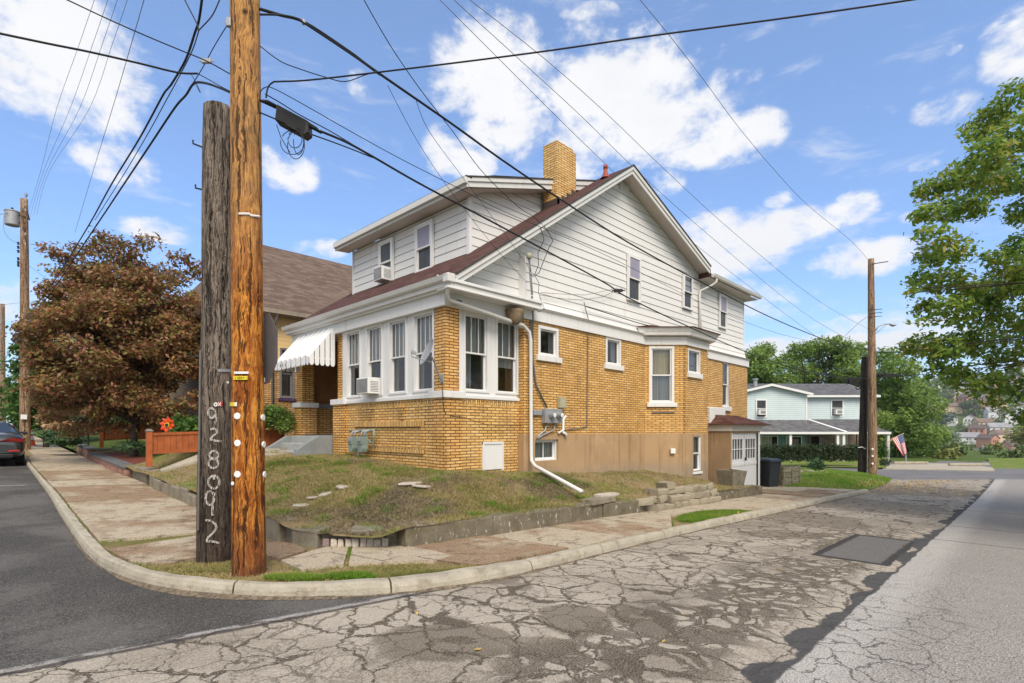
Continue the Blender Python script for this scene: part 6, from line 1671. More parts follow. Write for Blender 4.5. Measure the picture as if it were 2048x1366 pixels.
# stop sign seen from behind
sc_ = at(527, 699, dN+.12); dd = Vector((0, -1, 0)); Ts = Matrix.Translation(sc_) @ Matrix.Rotation(math.atan2(dd.y, dd.x), 4, 'Z')
sg = thing('stop_sign', 'octagonal road sign seen nearly edge-on from its grey back, fixed to the orange pole', 'road sign', tuple(sc_))
m = MB(Ts); R8 = .375/math.cos(math.pi/8); m.prism([(R8*math.cos(math.pi/8+k*math.pi/4), 0, R8*math.sin(math.pi/8+k*math.pi/4)) for k in range(8)], (0, .004, 0)); m.build('panel', M['sign_back'], sg)
m = MB(Ts); m.prism([(R8*.99*math.cos(math.pi/8+k*math.pi/4), .0045, R8*.99*math.sin(math.pi/8+k*math.pi/4)) for k in range(8)], (0, .001, 0)); m.build('face', M['red'], sg)
m = MB(Ts); m.box(-.03, .03, -.03, -.002, -.36, .36); m.build('bracket', M['sign_back'], sg)
m = MB(Ts); m.box(.0, .045, -.012, -.002, -.36, -.31); m.build('sticker', M['white_plastic'], sg)

# cable helper: pixel path, depths at the ends (1/d interpolated along the path = straight in space)
def wire(label, path, d0, d1, r=.012, mat='wire', group='overhead cables', name='overhead_cable', n=6):
    L = [0]
    for a, b in zip(path, path[1:]): L.append(L[-1]+math.hypot(b[0]-a[0], b[1]-a[1]))
    # Catmull-Rom through the path
    P = []
    k = len(path)
    for i in range(k-1):
        p0, p1, p2, p3 = path[max(i-1, 0)], path[i], path[i+1], path[min(i+2, k-1)]
        for s_ in range(5):
            t = s_/5; q = [.5*((2*p1[c])+(-p0[c]+p2[c])*t+(2*p0[c]-5*p1[c]+4*p2[c]-p3[c])*t*t+(-p0[c]+3*p1[c]-3*p2[c]+p3[c])*t**3) for c in (0, 1)]
            f = (L[i]+(L[i+1]-L[i])*t)/L[-1]; P.append(at(q[0], q[1], 1/lerp(1/d0, 1/d1, f)))
    P.append(at(*path[-1], d1)); m = MB(); m.tube(P, r*.74, n)
    o = m.build(name, M[mat], smooth=True); tag(o, label, 'cable', group); return o
dR = 29.0
wire('thick lashed cable from the orange pole top across the gable to the far poles', [(520,18),(560,30),(610,45),(700,104),(750,141),(900,245),(1000,317),(1120,398),(1260,487),(1440,584),(1560,643),(1680,690),(1733,698)], dN, dR, .021)
wire('slimmer cable joining the thick lashed cable from below', [(520,29),(560,30),(590,36),(608,46),(700,107),(760,150)], dN, 6.6, .014)
wire('thick cable from the splice case past the porch roof to the far poles', [(640,262),(690,283),(740,310),(830,362),(920,410),(1000,452),(1200,560),(1250,592),(1370,650),(1500,707),(1620,745),(1735,757)], dN+.1, dR, .017)
wire('lower black cable passing under the splice case', [(520,225),(560,242),(605,262),(660,282),(700,297),(745,315)], dN, 6.8, .010)
wire('messenger wire above the splice case', [(530,188),(560,205),(600,230),(660,262),(720,298)], dN, 6.5, .008)
wire('thin wire leaving the hook on the orange pole for the far poles', [(520,185),(528,176),(545,176),(600,205),(700,262),(800,317),(930,383),(1010,424),(1200,505),(1400,604),(1560,668),(1730,700)], dN, dR, .007)
wire('taut wire rising from the orange pole to the upper right over the street', [(532,196),(536,175),(547,164),(560,163),(640,158),(900,127),(1100,101),(1300,72),(1600,32),(1900,-12),(2400,-90)], dN, 4.6, .011, group='overhead cables')
wire('slack wire looping right from the orange pole', [(520,92),(560,122),(600,138),(650,154),(690,163),(730,150),(752,143)], dN, 6.5, .007)
wire('service line from the high cable to the dormer side of the rake', [(728,0),(780,90),(840,178),(905,262),(960,338),(1030,408),(1065,432),(1085,449)], 6.0, 10.6, .008)
wire('left-hand thin service line down to the eave return', [(775,170),(823,262),(875,345),(930,420),(990,495),(1054,566)], 6.7, 10.4, .005)
wire('right-hand thin service line down to the mast', [(832,200),(858,262),(937,370),(1000,455),(1050,524),(1062,545)], 6.9, 10.5, .005)
wire('leftmost of the high thin lines passing over the gable peak', [(880,0),(1000,120),(1110,230),(1215,332),(1330,440),(1560,620),(1700,720)], 14, 40, .012, 'wire_grey')
wire('middle of the high thin lines passing over the gable peak', [(908,0),(1040,120),(1160,230),(1265,333),(1400,455),(1600,620),(1720,690)], 14, 40, .012, 'wire_grey')
wire('rightmost of the high thin lines passing over the gable peak', [(940,0),(1080,110),(1200,215),(1320,330),(1450,450),(1620,590),(1740,660)], 14, 40, .012, 'wire_grey')
wire('high lone line crossing the large white cloud', [(1272,-10),(1330,60),(1400,150),(1470,245),(1540,330),(1610,405),(1700,480),(1738,522)], 12, dR, .010, 'wire_grey')
# left of the pole
dL = 22.6
wire('thick black cable entering from the left edge to the cable junction', [(-150,35),(0,67),(100,88),(180,104),(280,127),(355,145),(395,147)], 4.6, dN+.2, .014, group='overhead cables to the left')
wire('thin wire with a clamp from the upper left to the orange pole', [(80,-25),(135,0),(220,40),(300,75),(360,100),(413,122),(462,149)], 4.8, dN, .008, group='overhead cables to the left')
wire('left thick cable swooping down the side street to the far pole', [(405,-10),(398,40),(390,65),(372,118),(345,165),(335,178),(325,192),(280,275),(225,365),(175,455),(100,575),(60,625),(45,645)], dN+.1, dL, .018, group='overhead cables to the left')
wire('right thick cable curving off the orange pole down the side street', [(463,186),(440,176),(410,166),(388,167),(372,190),(350,215),(300,290),(250,365),(190,455),(100,588),(60,630),(44,662)], dN, dL, .018, group='overhead cables to the left')
wire('strand beside the left thick cable', [(398,60),(385,100),(360,150),(330,205),(300,260),(250,345),(190,440)], dN+.1, 11, .008, group='overhead cables to the left')
wire('left fork of the cable bundle at the top edge', [(367,-5),(385,30),(395,50),(397,62)], dN+.1, dN+.1, .009, group='overhead cables to the left')
wire('right fork of the cable bundle at the top edge', [(441,-5),(425,30),(402,56),(396,62)], dN+.1, dN+.1, .009, group='overhead cables to the left')
wire('guy wire from the top of the orange pole to the cable junction', [(490,0),(460,42),(430,90),(405,136),(385,168)], dN-.1, dN+.2, .007, group='overhead cables to the left')
wire('drop wire from the junction to the orange pole', [(395,147),(410,155),(440,172),(463,184)], dN+.2, dN, .007, group='overhead cables to the left')
wire('short slack wire below the junction', [(380,145),(392,165),(401,186),(392,170)], dN+.2, dN+.2, .005, group='overhead cables to the left')
wire('single pale line high over the maple', [(288,0),(262,90),(230,200),(190,330),(150,465)], 9, 26, .008, 'wire_grey', group='high thin lines over the side street')
for k_, (a, b) in enumerate(((207, 66), (226, 72), (246, 78), (180, 60))):
    wire(('second', 'third', 'rightmost', 'leftmost')[k_]+' of the four faint high lines falling toward the transformer pole', [(a+12, -10), (a-22, 90), (a-66, 215), (b+22, 340), (b-5, 430)], 9, 23, .005, 'wire_grey', group='high thin lines over the side street')
wire('thin line from the transformer pole to the maple', [(56,530),(80,548),(105,565)], 22.6, 21, .01, 'wire_grey', group='lines at the transformer pole')
wire('level line behind the transformer pole', [(-20,612),(45,605),(75,601)], 24, 30, .01, 'wire_grey', group='lines at the transformer pole')
wire('upper lead wire into the transformer', [(-10,428),(8,428),(16,426)], 22.4, 22.4, .012, 'wire', group='lines at the transformer pole')
wire('curved lead hanging from the transformer to the cutouts', [(8,430),(8,460),(20,478),(40,488)], 22.4, 22.5, .010, 'wire_grey', group='lines at the transformer pole')
wire('doubled cable running on beyond the transformer pole', [(42,650),(32,670),(22,695),(8,722),(-10,740)], 22.6, 36, .02, group='lines at the transformer pole')
# hardware
def hardware(name, label, cat, p, size, rz=0, mat='wire'):
    m = MB(Matrix.Translation(p) @ Matrix.Rotation(rz, 4, 'Z')); sx_, sy_, sz_ = size; m.box(-sx_/2, sx_/2, -sy_/2, sy_/2, -sz_/2, sz_/2)
    m.box(-sx_*.8, sx_*.8, -sy_*.2, sy_*.2, -sz_*.2, sz_*.2); o = m.build(name, M[mat], bevel=.006); tag(o, label, cat); return o
RZ = -math.atan2(FX, FY)
hardware('cable_clamp', 'dark metal clamp on the thin wire left of the orange pole', 'cable clamp', at(413, 122, dN+.1), (.10, .03, .05), RZ, 'metal_grey')
hardware('cable_clamp', 'bolted clamp on the guy wire against the orange pole', 'cable clamp', at(458, 45, dN-.1), (.05, .04, .09), RZ, 'metal_grey')
a, b = at(549, 232, dN+.12), at(617, 252, dN+.30)
sp = thing('splice_case', 'black cable splice box hanging on the wires right of the orange pole', 'splice box', tuple(a.lerp(b, .5)))
m = MB(); ax, bx = at(550, 232, dN+.15), at(616, 256, dN+.35); d_ = (bx-ax); 
pl = [at(553,207,dN+.15), at(616,241,dN+.35), at(617,264,dN+.35), at(607,271,dN+.35), at(549,239,dN+.15)]
back = Vector((FX, FY, 0))*.13; m.prism(pl, back); m.build('case', m_plain('black_plastic_case', (.022, .022, .022), .5), sp, bevel=.01)
m = MB(); m.tube([at(520,201,dN), at(535,205,dN+.1), at(551,213,dN+.2)], [.012, .026, .024], 10); m.tube([at(615,248,dN+.4), at(632,258,dN+.45), at(643,267,dN+.5)], [.028, .024, .008], 10); m.build('cable_boot', M['wire'], sp, smooth=True)
m = MB()
for (cx_, cy_, rx_, ry_) in ((592, 290, 17, 28), (585, 285, 24, 24), (597, 283, 10, 26), (590, 278, 14, 18)): m.tube([at(x, y, dN+.3) for x, y in ell(cx_, cy_, rx_, ry_, -150, 190, 22)], .0045, 5)
m.tube([at(553, 249, dN+.2), at(562, 275, dN+.25), at(580, 305, dN+.3)], .0045, 5); m.build('wire_loops', M['wire'], sp)
hardware('cable_clamp', 'small clamp where the thin wires meet the front cable before the upper gable window', 'cable clamp', at(1237, 581, 9.0), (.14, .04, .05), RZ)
hardware('cable_clamp', 'tie band on the thick lashed cable', 'cable clamp', at(607, 44, 6.0), (.03, .03, .06), RZ, 'metal_grey')
# transformer pole and the next pole up the side street
def farpole(label, px, d, w0, w1, ytop, zb=0.0, mat='pole_far', lean=0, name='utility_pole'):
    p = at(px, HOR, d); r0, r1 = w0/2/F_PX*d, w1/2/F_PX*d; t_ = at(px+lean, ytop, d); zb_ = zr(p.x, p.y)-.2
    root = thing(name, label, 'utility pole', (p.x, p.y, zb_+.2)); m = MB(); wobble_tube(m, [(p.x, p.y, zb_), t_], [r0, r1], 18, .008, int(px), 24); m.build('pole', M[mat], root, smooth=True)
    return root, d
tp, dT = farpole('weathered utility pole carrying a grey transformer, beside the side-street kerb', 50.5, 22.8, 18, 12, 398, lean=-2)
m = MB()
for y_ in (402, 412, 422, 470, 490): m.box(*(lambda q: (q.x-.02, q.x+.02, q.y-.2, q.y-.15, q.z-.05, q.z+.05))(at(50, y_, dT-.1)))
m.tube([at(51, 398, dT), at(52, 386, dT)], .03, 8); m.tube([at(52, 392, dT), at(53, 388, dT)], .06, 8); m.build('insulator', M['metal_grey'], tp)
m = MB(); m.tube([at(40, 432, dT-.1), at(50, 434, dT-.1)], .03, 6); m.tube([at(38, 446, dT-.1), at(50, 446, dT-.1)], .02, 6); m.tube([at(55, 425, dT-.15), at(59, 440, dT-.15)], .03, 6); m.build('bracket', M['black_metal'], tp)
c = at(24.5, 451, dT-.1); tf = thing('transformer', 'grey cylindrical transformer hanging from the left utility pole', 'transformer', tuple(c))
m = MB(); m.lathe([(.001, 0), (.24, .0), (.25, .03), (.25, .56), (.27, .57), (.27, .60), (.2, .64), (.001, .66)], tuple(c), 24); m.build('tank', M['metal_grey'], tf, smooth=False)
m = MB(); m.cyl((c.x, c.y, c.z+.62), .04, .14, 8); m.cyl((c.x+.2, c.y-.22, c.z+.42), .03, .1, 8, (0.5, -.5, .3)); m.build('bushing', M['black_metal'], tf)
m = MB()
for y_ in (484, 492, 500, 515, 522, 528): m.tube([at(36, y_, dT-.1), at(37, y_+5, dT-.1)], .045, 6)
o = m.build('cutout_switch', M['black_metal']); tag(o, 'string of dark cutout switches left of the transformer pole', 'switch')
for k_, (x_, y_, s_) in enumerate(((37, 657, .16), (34, 676, .20))):
    p = at(x_, y_, dT-.3); m = MB(); m.lathe([(.001, -s_), (s_*.7, -s_*.9), (s_*.75, s_*.6), (s_*.3, s_), (.001, s_)], tuple(p), 12); o = m.build('splice_case', m_plain('black_case', (.02, .02, .022), .5)); tag(o, ('upper', 'lower')[k_]+' small black cable case hanging by the transformer pole', 'splice box')
m = MB(); m.box(*(lambda q: (q.x-.1, q.x+.1, q.y-.2, q.y-.14, q.z-.1, q.z+.1))(at(47, 834, dT-.1))); m.build('notice', M['white_plastic'], tp)
farpole('thin distant utility pole at the left edge', 6, 44, 9.5, 7, 608, mat='pole_far', lean=-1)
# poles by the cross street
rp_, dQ = farpole('tall brown utility pole with a street lamp at the end of the street', 1745.5, dR, 17, 10.5, 518, lean=-3.5)
m = MB(); m.tube([at(1750, 662, dQ-.1), at(1757, 653, dQ-.1), at(1770, 648, dQ-.1), at(1782, 648, dQ-.1)], .035, 6); m.tube([at(1750, 668, dQ-.1), at(1772, 650, dQ-.1)], .02, 5); la = m.build('lamp_arm', M['metal_grey'], rp_, smooth=True)
m = MB(); m.lathe([(.001, .06), (.14, .04), (.16, -.02), (.001, -.10)], tuple(at(1786, 650, dQ-.1)), 12); m.build('lamp_head', M['metal_grey'], la)
for py in (898, 912, 927):
    q = at(1745, py, dQ-.24); m = MB(Matrix.Translation(q) @ Matrix.Rotation(RZ, 4, 'Z')); m.cyl((0, 0, 0), .055, -.02, 14, 'Y'); m.build('reflector', M['white_plastic'], rp_)
m = MB(); m.bar(at(1744, 528, dQ-.15), at(1776, 523, dQ-.15), .04); 
for y_ in (620, 627, 634): m.bar(at(1738, y_, dQ-.15), at(1764, y_-2, dQ-.15), .03)
m.build('crossbar', M['black_metal'], rp_)
dk, dK = farpole('shorter black utility pole leaning beside the brown one', 1724, dR+.6, 16, 12, 714, mat='pole_dark', lean=6)
m = MB(); q = at(1722, 896, dK-.3); m.tube([at(1716, 895, dK-.3), at(1724, 894, dK-.33), at(1731, 898, dK-.3)], .02, 6); m.build('pale_band', M['white_plastic'], dk)
m = MB(); m.tube([at(x, y, dK-.3) for x, y in ell(1716, 774, 4, 5, 0, 330, 12)], .03, 6); m.build('wire_coil', M['black_metal'], dk)
hardware('splice_case', 'bundle of dark cable gear beside the short black pole', 'splice box', at(1705, 762, dK-.2), (.5, .25, .35), RZ)
hardware('splice_case', 'dark cable case on the line right of the brown pole', 'splice box', at(1773, 751, dK), (1.0, .2, .2), RZ)
wire('cable running on right from the brown pole past its dark case', [(1750,748),(1790,752),(1850,749),(1950,747),(2100,745)], dQ, 40, .03, group='cables at the end of the street')
wire('upper cable running right behind the maple', [(1745,703),(1800,705),(1900,703),(2060,706)], dQ, 40, .03, group='cables at the end of the street')
wire('short guy line left of the brown pole', [(1737,632),(1715,648),(1690,672)], dQ, 31, .012, 'wire_grey', group='cables at the end of the street')
wire('low cable from the left to the dark cable gear', [(1560,722),(1620,742),(1680,756),(1715,760)], 20, dK, .015, group='cables at the end of the street')

# ================================================================ TREES AND SHRUBS
def leafcloud(rng, clumps, n, size, flat=.55, shell=.55, spr=5):
    """clumps: list of (center, (rx, ry, rz)); leaf-shaped quads through each clump's volume, denser outside"""
    C = np.array([c for c, r in clumps], dtype=float); Rr = np.array([r for c, r in clumps], dtype=float)
    wgt = (Rr[:, 0]*Rr[:, 1]+Rr[:, 0]*Rr[:, 2]); wgt = wgt/wgt.sum(); idx = rng.choice(len(clumps), n, p=wgt)
    d = rng.normal(size=(n, 3)); d /= np.linalg.norm(d, axis=1)[:, None]; rad = rng.uniform(0, 1, n)**(1/3); rad = shell*rad+(1-shell)*rng.uniform(.2, 1.12, n)
    P = C[idx]+d*rad[:, None]*Rr[idx]
    k_ = n//spr; src_ = np.repeat(np.arange(k_), spr); src_ = np.concatenate([src_, np.arange(n-len(src_))]); P = P[src_]+rng.normal(0, size*1.25, (n, 3))*np.array([1, 1, .7]); d = d[src_]
    nr = rng.normal(size=(n, 3))*flat+np.array([0, 0, .7])+d*.5; nr /= np.linalg.norm(nr, axis=1)[:, None]
    a = rng.normal(size=(n, 3)); t1 = np.cross(nr, a); t1 /= np.linalg.norm(t1, axis=1)[:, None]; t2 = np.cross(nr, t1)
    s = size*rng.uniform(.55, 1.3, n)[:, None]; V = np.empty((n*4, 3))
    V[0::4] = P-t1*s; V[1::4] = P-t2*s*.55-t1*s*.1; V[2::4] = P+t1*s; V[3::4] = P+t2*s*.55-t1*s*.1
    V[0::4, 2] -= .25*s[:, 0]; V[2::4, 2] -= .25*s[:, 0]
    return V
def tree(name, label, cat, base, clumps, n, size, mat, trunk_r=.15, fork=None, seed=1, group=None, limbs=14, bark='bark', flat=.55, limb_r=.35, shell=.55):
    rng = np.random.default_rng(seed); rr = random.Random(seed)
    root = thing(name, label, cat, tuple(base), group)
    V = leafcloud(rng, clumps, n, size, flat, shell); o = quads_obj('crown', V, n, M[mat]); o.parent = root; o.matrix_parent_inverse = pinv(root)
    if trunk_r:
        m = MB(); base = Vector(base); fork = Vector(fork) if fork else base+Vector((0, 0, 1))
        m.tube([base-Vector((0, 0, .3)), base+Vector((0, 0, .15)), base.lerp(fork, .5), fork], [trunk_r*1.35, trunk_r*1.1, trunk_r*.9, trunk_r*.75], 12)
        cs = list(clumps); rr.shuffle(cs)
        for c, r in cs[:limbs]:
            c = Vector(c); mid = fork.lerp(c, .5)+Vector((rr.uniform(-.2, .2), rr.uniform(-.2, .2), .12*(c-fork).length))
            m.tube([fork, fork.lerp(mid, .5)+Vector((0, 0, .05)), mid, mid.lerp(c, .6), c], [trunk_r*limb_r*1.6, trunk_r*limb_r*1.2, trunk_r*limb_r, trunk_r*limb_r*.6, trunk_r*limb_r*.25], 6)
            for _ in range(2):
                e = c+Vector((rr.uniform(-1, 1)*r[0], rr.uniform(-1, 1)*r[1], rr.uniform(-.6, 1)*r[2])); m.tube([mid.lerp(c, .5), e], [trunk_r*limb_r*.4, trunk_r*.04], 5)
        m.build('trunk', M[bark], root, smooth=True)
    return root
M['maple_red'] = m_leaf('copper_leaves', [(.08, .045, .03), (.14, .15, .04), (.28, .075, .05), (.19, .18, .05), (.34, .13, .09), (.25, .26, .06), (.44, .22, .16), (.46, .24, .06), (.58, .14, .045)], .4, 1.0)
M['maple_green'] = m_leaf('green_maple_leaves', [(.07, .14, .025), (.10, .20, .032), (.16, .28, .045), (.22, .34, .055), (.31, .40, .07), (.44, .44, .10), (.56, .40, .14)], .45, 1.1)
M['leaf_green'] = m_leaf('green_leaves', [(.03, .07, .012), (.05, .12, .018), (.09, .18, .03), (.15, .24, .04)], .35, .8)
M['leaf_locust'] = m_leaf('locust_leaves', [(.10, .18, .045), (.17, .28, .065), (.26, .37, .09), (.36, .44, .12)], .45, .35)
M['leaf_hedge'] = m_leaf('hedge_leaves', [(.02, .035, .012), (.035, .06, .018), (.06, .09, .03), (.07, .06, .03)], .15, 1.2)
M['leaf_juniper'] = m_leaf('juniper', [(.04, .09, .04), (.07, .14, .055), (.11, .20, .08)], .15, 1.2)
M['leaf_tan'] = m_leaf('tan_dry_leaves', [(.36, .22, .10), (.52, .34, .18), (.62, .45, .26)], .2, 1.2)
M['leaf_far'] = m_leaf('far_leaves', [(.07, .11, .04), (.10, .155, .05), (.15, .20, .07), (.21, .24, .10)], .2, .06)
M['leaf_far2'] = m_leaf('far_dark_leaves', [(.03, .07, .03), (.05, .10, .04), (.08, .13, .05)], .2, .06)
M['leaf_far3'] = m_leaf('far_yellow_leaves', [(.14, .17, .05), (.22, .24, .07), (.30, .27, .09)], .2, .06)
M['leaf_redbush'] = m_leaf('red_bush_leaves', [(.16, .05, .03), (.25, .09, .05), (.12, .10, .04)], .2, .8)
# copper maple in the neighbour's front yard
rr = random.Random(11); dM_ = 17.6; cl = []
cc_ = at(256, 690, dM_); ax_, az_ = 2.3, 3.1
for k in range(190):
    while True:
        d = Vector((rr.gauss(0, 1), rr.gauss(0, 1), rr.gauss(0, 1))).normalized(); f = rr.random()**.4
        p = Vector((d.x*ax_*f, d.y*ax_*f, d.z*az_*f))
        if p.z < -2.35: continue
        break
    w_ = 1.0 if p.z > -1.2 else 1.06
    q = cc_+Vector((p.x*w_, p.y*w_, p.z)); r = rr.uniform(.42, .72); cl.append((q, (r, r, r*.62)))
for px, py, r in ((105, 830, .45), (150, 860, .5), (200, 850, .5), (260, 850, .5), (110, 600, .45), (100, 500, .3), (130, 515, .35), (160, 500, .4), (210, 475, .35), (200, 490, .4), (300, 485, .45), (360, 520, .4), (395, 540, .4), (395, 600, .5), (400, 720, .5), (395, 800, .5), (110, 540, .35), (90, 620, .35), (84, 700, .38), (92, 790, .4), (120, 830, .4), (330, 850, .4), (380, 860, .35)):
    q = at(px, py, dM_+rr.uniform(-.8, .8)); cl.append((q, (r, r, r*.6)))
mb_ = at(268, 888, dM_); mb_.z = zyard(mb_.x, mb_.y)
tree('maple_tree', 'broad copper and rust-red maple in the neighbouring front yard', 'tree', mb_, cl, 85000, .072, 'maple_red', .12, mb_+Vector((0, 0, 1.1)), 3, limbs=30, limb_r=.16)
# big green maple overhanging from the right
MP = [(2030,190,40),(1985,235,45),(1955,262,28),(2030,270,60),(1975,310,52),(1932,258,13),(1925,262,12),(2045,345,60),(1985,365,52),(1935,352,46),(1892,362,38),(1862,380,30),(1852,425,28),(1895,418,42),(1945,415,40),(2045,420,40),(1868,468,34),(1860,510,40),(1905,500,40),(1845,556,30),(1895,560,48),(1935,585,38),
      (2040,490,42),(1990,515,34),(2030,560,58),(1975,580,45),(1852,612,24),(1900,622,46),(1960,620,55),(2030,640,62),(1836,642,16),(1842,690,34),(1885,700,44),(1940,682,48),(2010,705,60),(1870,742,26),(1918,752,40),(1975,770,42),(2035,775,40),(2046,830,26),(1995,805,20),(1815,695,18),(1835,380,14),(1838,470,14),(1828,560,13),(1822,585,10)]
cl = []
rr = random.Random(12)
for px, py, r in MP:
    d = rr.uniform(11.5, 14.5); q = at(px, py, d); R_ = r/F_PX*d*.95; cl.append((q, (R_*.92, R_*.92, R_*.72)))
mt = Vector((17.0, -6.2, zr(17, -6)))
for k in range(70):
    a = rr.uniform(0, 6.28); f = rr.random()**.5*6.2; z = rr.uniform(2.6, 11.0); f *= math.sqrt(max(.05, 1-((z-5.5)/6.4)**2)); q = Vector((mt.x+f*math.cos(a), mt.y+f*math.sin(a), z))
    if (FY*q.x-FX*q.y)/max(.1, fwd(q)) < .99 and fwd(q) > 0: continue
    r = rr.uniform(.8, 1.3); cl.append((q, (r, r, r*.7)))
tree('maple_tree', 'large green maple with a few yellow leaves reaching in from the right edge', 'tree', mt, cl, 170000, .070, 'maple_green', .33, mt+Vector((0, 0, 2.8)), 4, limbs=12, limb_r=.06)
# green tree peeping out behind the copper maple
cl = [(at(px, py, 24.5), (r, r, r*.9)) for px, py, r in ((85,640,.7),(75,700,.8),(60,740,.7),(55,700,.5),(60,790,.8),(95,800,.9),(100,720,1.0),(140,780,1.0),(45,730,.4),(62,830,.8))]
b_ = at(92, HOR, 24.8); b_.z = zyard(b_.x, b_.y)
tree('green_tree', 'small bright green tree half hidden behind the copper maple', 'tree', b_, cl, 9000, .11, 'leaf_green', .1, b_+Vector((0, 0, 1.6)), 5, limbs=8)
# shrubs and hedges on the left
def bush(name, label, cat, px, py, d, rx, rz, n, size, mat, seed, ry=None, k=14, zf=None):
    c = at(px, py, d); rr = random.Random(seed); cl = []
    RT = Vector((FY, -FX, 0)); FW = Vector((FX, FY, 0)); ry = ry or rx
    for _ in range(k):
        a = rr.uniform(0, 6.28); f = math.sqrt(rr.random())*.75; zz_ = rr.uniform(-.35, .6)
        q = c+RT*(rx*f*math.cos(a))+FW*(ry*f*math.sin(a))+Vector((0, 0, rz*zz_)); cl.append((q, (rx*.38, ry*.38, rz*.42)))
    return tree(name, label, cat, c-Vector((0, 0, rz)), cl, n, size, mat, 0, None, seed)
bush('shrub', 'low spreading blue-green juniper by the side-street pavement', 'shrub', 131, 876, 20.5, .72, .36, 5000, .05, 'leaf_juniper', 31)
bush('shrub', 'dry tan shrub behind the juniper', 'shrub', 117, 856, 22.0, .55, .34, 2200, .06, 'leaf_tan', 32)
bush('hedge', 'rounded clipped green hedge behind the black wire fence', 'hedge', 105, 838, 29, 1.5, .45, 6000, .07, 'leaf_green', 33, 1.2)
bush('hedge', 'long low green hedge right of the rounded one', 'hedge', 180, 836, 30, 2.0, .55, 6500, .08, 'leaf_green', 34, 1.2)
bush('shrub', 'dark upright shrubs under the copper maple', 'shrub', 215, 842, 25, 1.7, .55, 6000, .07, 'leaf_hedge', 35)
bush('shrub', 'small light green shrub behind the far red fence', 'shrub', 242, 856, 23, .45, .32, 1500, .05, 'leaf_locust', 36)
bush('shrub', 'bright green leafy hosta clump behind the red-brown fence', 'shrub', 380, 855, 14.6, .48, .34, 1400, .075, 'leaf_green', 37)
bush('shrub', 'bushy yellow-green shrub between the orange pole and the front steps', 'shrub', 549, 838, 15.2, .58, .52, 5500, .045, 'leaf_locust', 38)
bush('shrub', 'red-leaved bush far up the side street', 'shrub', 52, 822, 52, 1.5, 1.9, 2200, .16, 'leaf_redbush', 39)
bush('shrub', 'yellow-green bush below the red one up the side street', 'shrub', 44, 858, 47, 1.6, .9, 2200, .13, 'leaf_green', 40)
bush('tree_line', 'hazy green trees closing the side street', 'tree', 30, 800, 75, 4.5, 3.6, 4000, .3, 'leaf_far', 41, k=20)
bush('tree_line', 'dark green trees behind the copper maple and hedge', 'tree', 190, 790, 42, 6.5, 3.4, 9000, .2, 'leaf_green', 42, k=30)
bush('tree_line', 'green trees behind the planter and porch side', 'tree', 350, 800, 40, 5.5, 2.8, 7000, .2, 'leaf_green', 43, k=24)
bush('plant', 'low leafy plants in the mulch bed behind the slate cap', 'plant', 270, 892, 17.0, .5, .12, 500, .05, 'leaf_juniper', 44)
# trees behind the blue house
def pxtree(name, label, pts, d, n, size, mat, seed, basepx, limbs=10, tr=.2, sq=.7, spread=2.5):
    rr = random.Random(seed); cl = []
    for px, py, r in pts:
        dd_ = d+rr.uniform(-spread, spread); R_ = r/F_PX*dd_; cl.append((at(px, py, dd_), (R_, R_, R_*sq)))
    b = at(basepx, HOR, d); b.z = zterr(b.x, b.y)
    return tree(name, label, 'tree', b, cl, n, size, mat, tr, b+Vector((0, 0, 3.2)), seed, limbs=limbs, flat=.7, shell=.75)
pxtree('locust_tree', 'feathery tree behind the left end of the blue house', [(1512,712,26),(1530,700,22),(1520,740,34),(1500,760,30),(1545,730,22),(1540,765,30)], 56, 6500, .17, 'leaf_locust', 51, 1520)
pxtree('locust_tree', 'tall feathery tree behind the middle of the blue house', [(1580,720,26),(1600,700,26),(1595,745,40),(1640,690,24),(1650,715,38),(1672,690,26),(1635,755,42),(1570,765,30),(1618,700,20)], 57, 9500, .17, 'leaf_locust', 52, 1625)
pxtree('locust_tree', 'feathery tree behind the two poles', [(1690,715,30),(1715,700,26),(1700,745,38),(1722,760,34),(1680,765,30)], 56, 6500, .17, 'leaf_locust', 53, 1700)
pxtree('green_tree', 'full green tree right of the blue house behind the flag', [(1775,715,30),(1800,740,40),(1765,755,34),(1790,790,46),(1830,780,40),(1850,815,38),(1800,835,46),(1770,880,34),(1835,868,44),(1870,870,30),(1790,900,36),(1750,800,20),(1760,840,26),(1850,900,26)], 50, 17000, .16, 'leaf_locust', 54, 1805, tr=.25)
M['leaf_far4'] = M['leaf_far']
# hedge in front of the blue house
def hedge_box(name, label, px0, px1, d, depth, z0, z1, n, size, mat, seed):
    rng = np.random.default_rng(seed); a, b = at(px0, HOR, d), at(px1, HOR, d); FWv = Vector((FX, FY, 0)); cl = []; L = (b-a).length; k = int(L/.5)
    for i in range(k+1):
        for z in np.linspace(z0+.25, z1-.22, 4): q = a.lerp(b, i/k)+FWv*depth/2; cl.append((Vector((q.x, q.y, z)), (.42, .42, .26)))
    return tree(name, label, 'hedge', (a.x, a.y, z0), cl, n, size, mat, 0, None, seed, shell=.2)
hz0 = zr(*at(1600, 0, 34.5)[:2])-.05
hedge_box('hedge', 'long dark clipped hedge in front of the blue house', 1524, 1718, 34.5, .9, at(1600, 923, 34.5).z, at(1600, 889, 34.5).z, 30000, .05, 'leaf_hedge', 61)
bush('shrub', 'round green shrub at the right end of the hedge', 'shrub', 1762, 905, 36, .45, .55, 1500, .06, 'leaf_green', 62)
bush('shrub', 'tiny dark shrub below the white corner post', 'shrub', 1770, 926, 33, .3, .28, 700, .05, 'leaf_hedge', 63)
bush('shrub', 'spiky weed clump growing among stones on the grass bank', 'plant', 1634, 930, 23.5, .35, .28, 900, .06, 'leaf_juniper', 64)
m = MB(); 
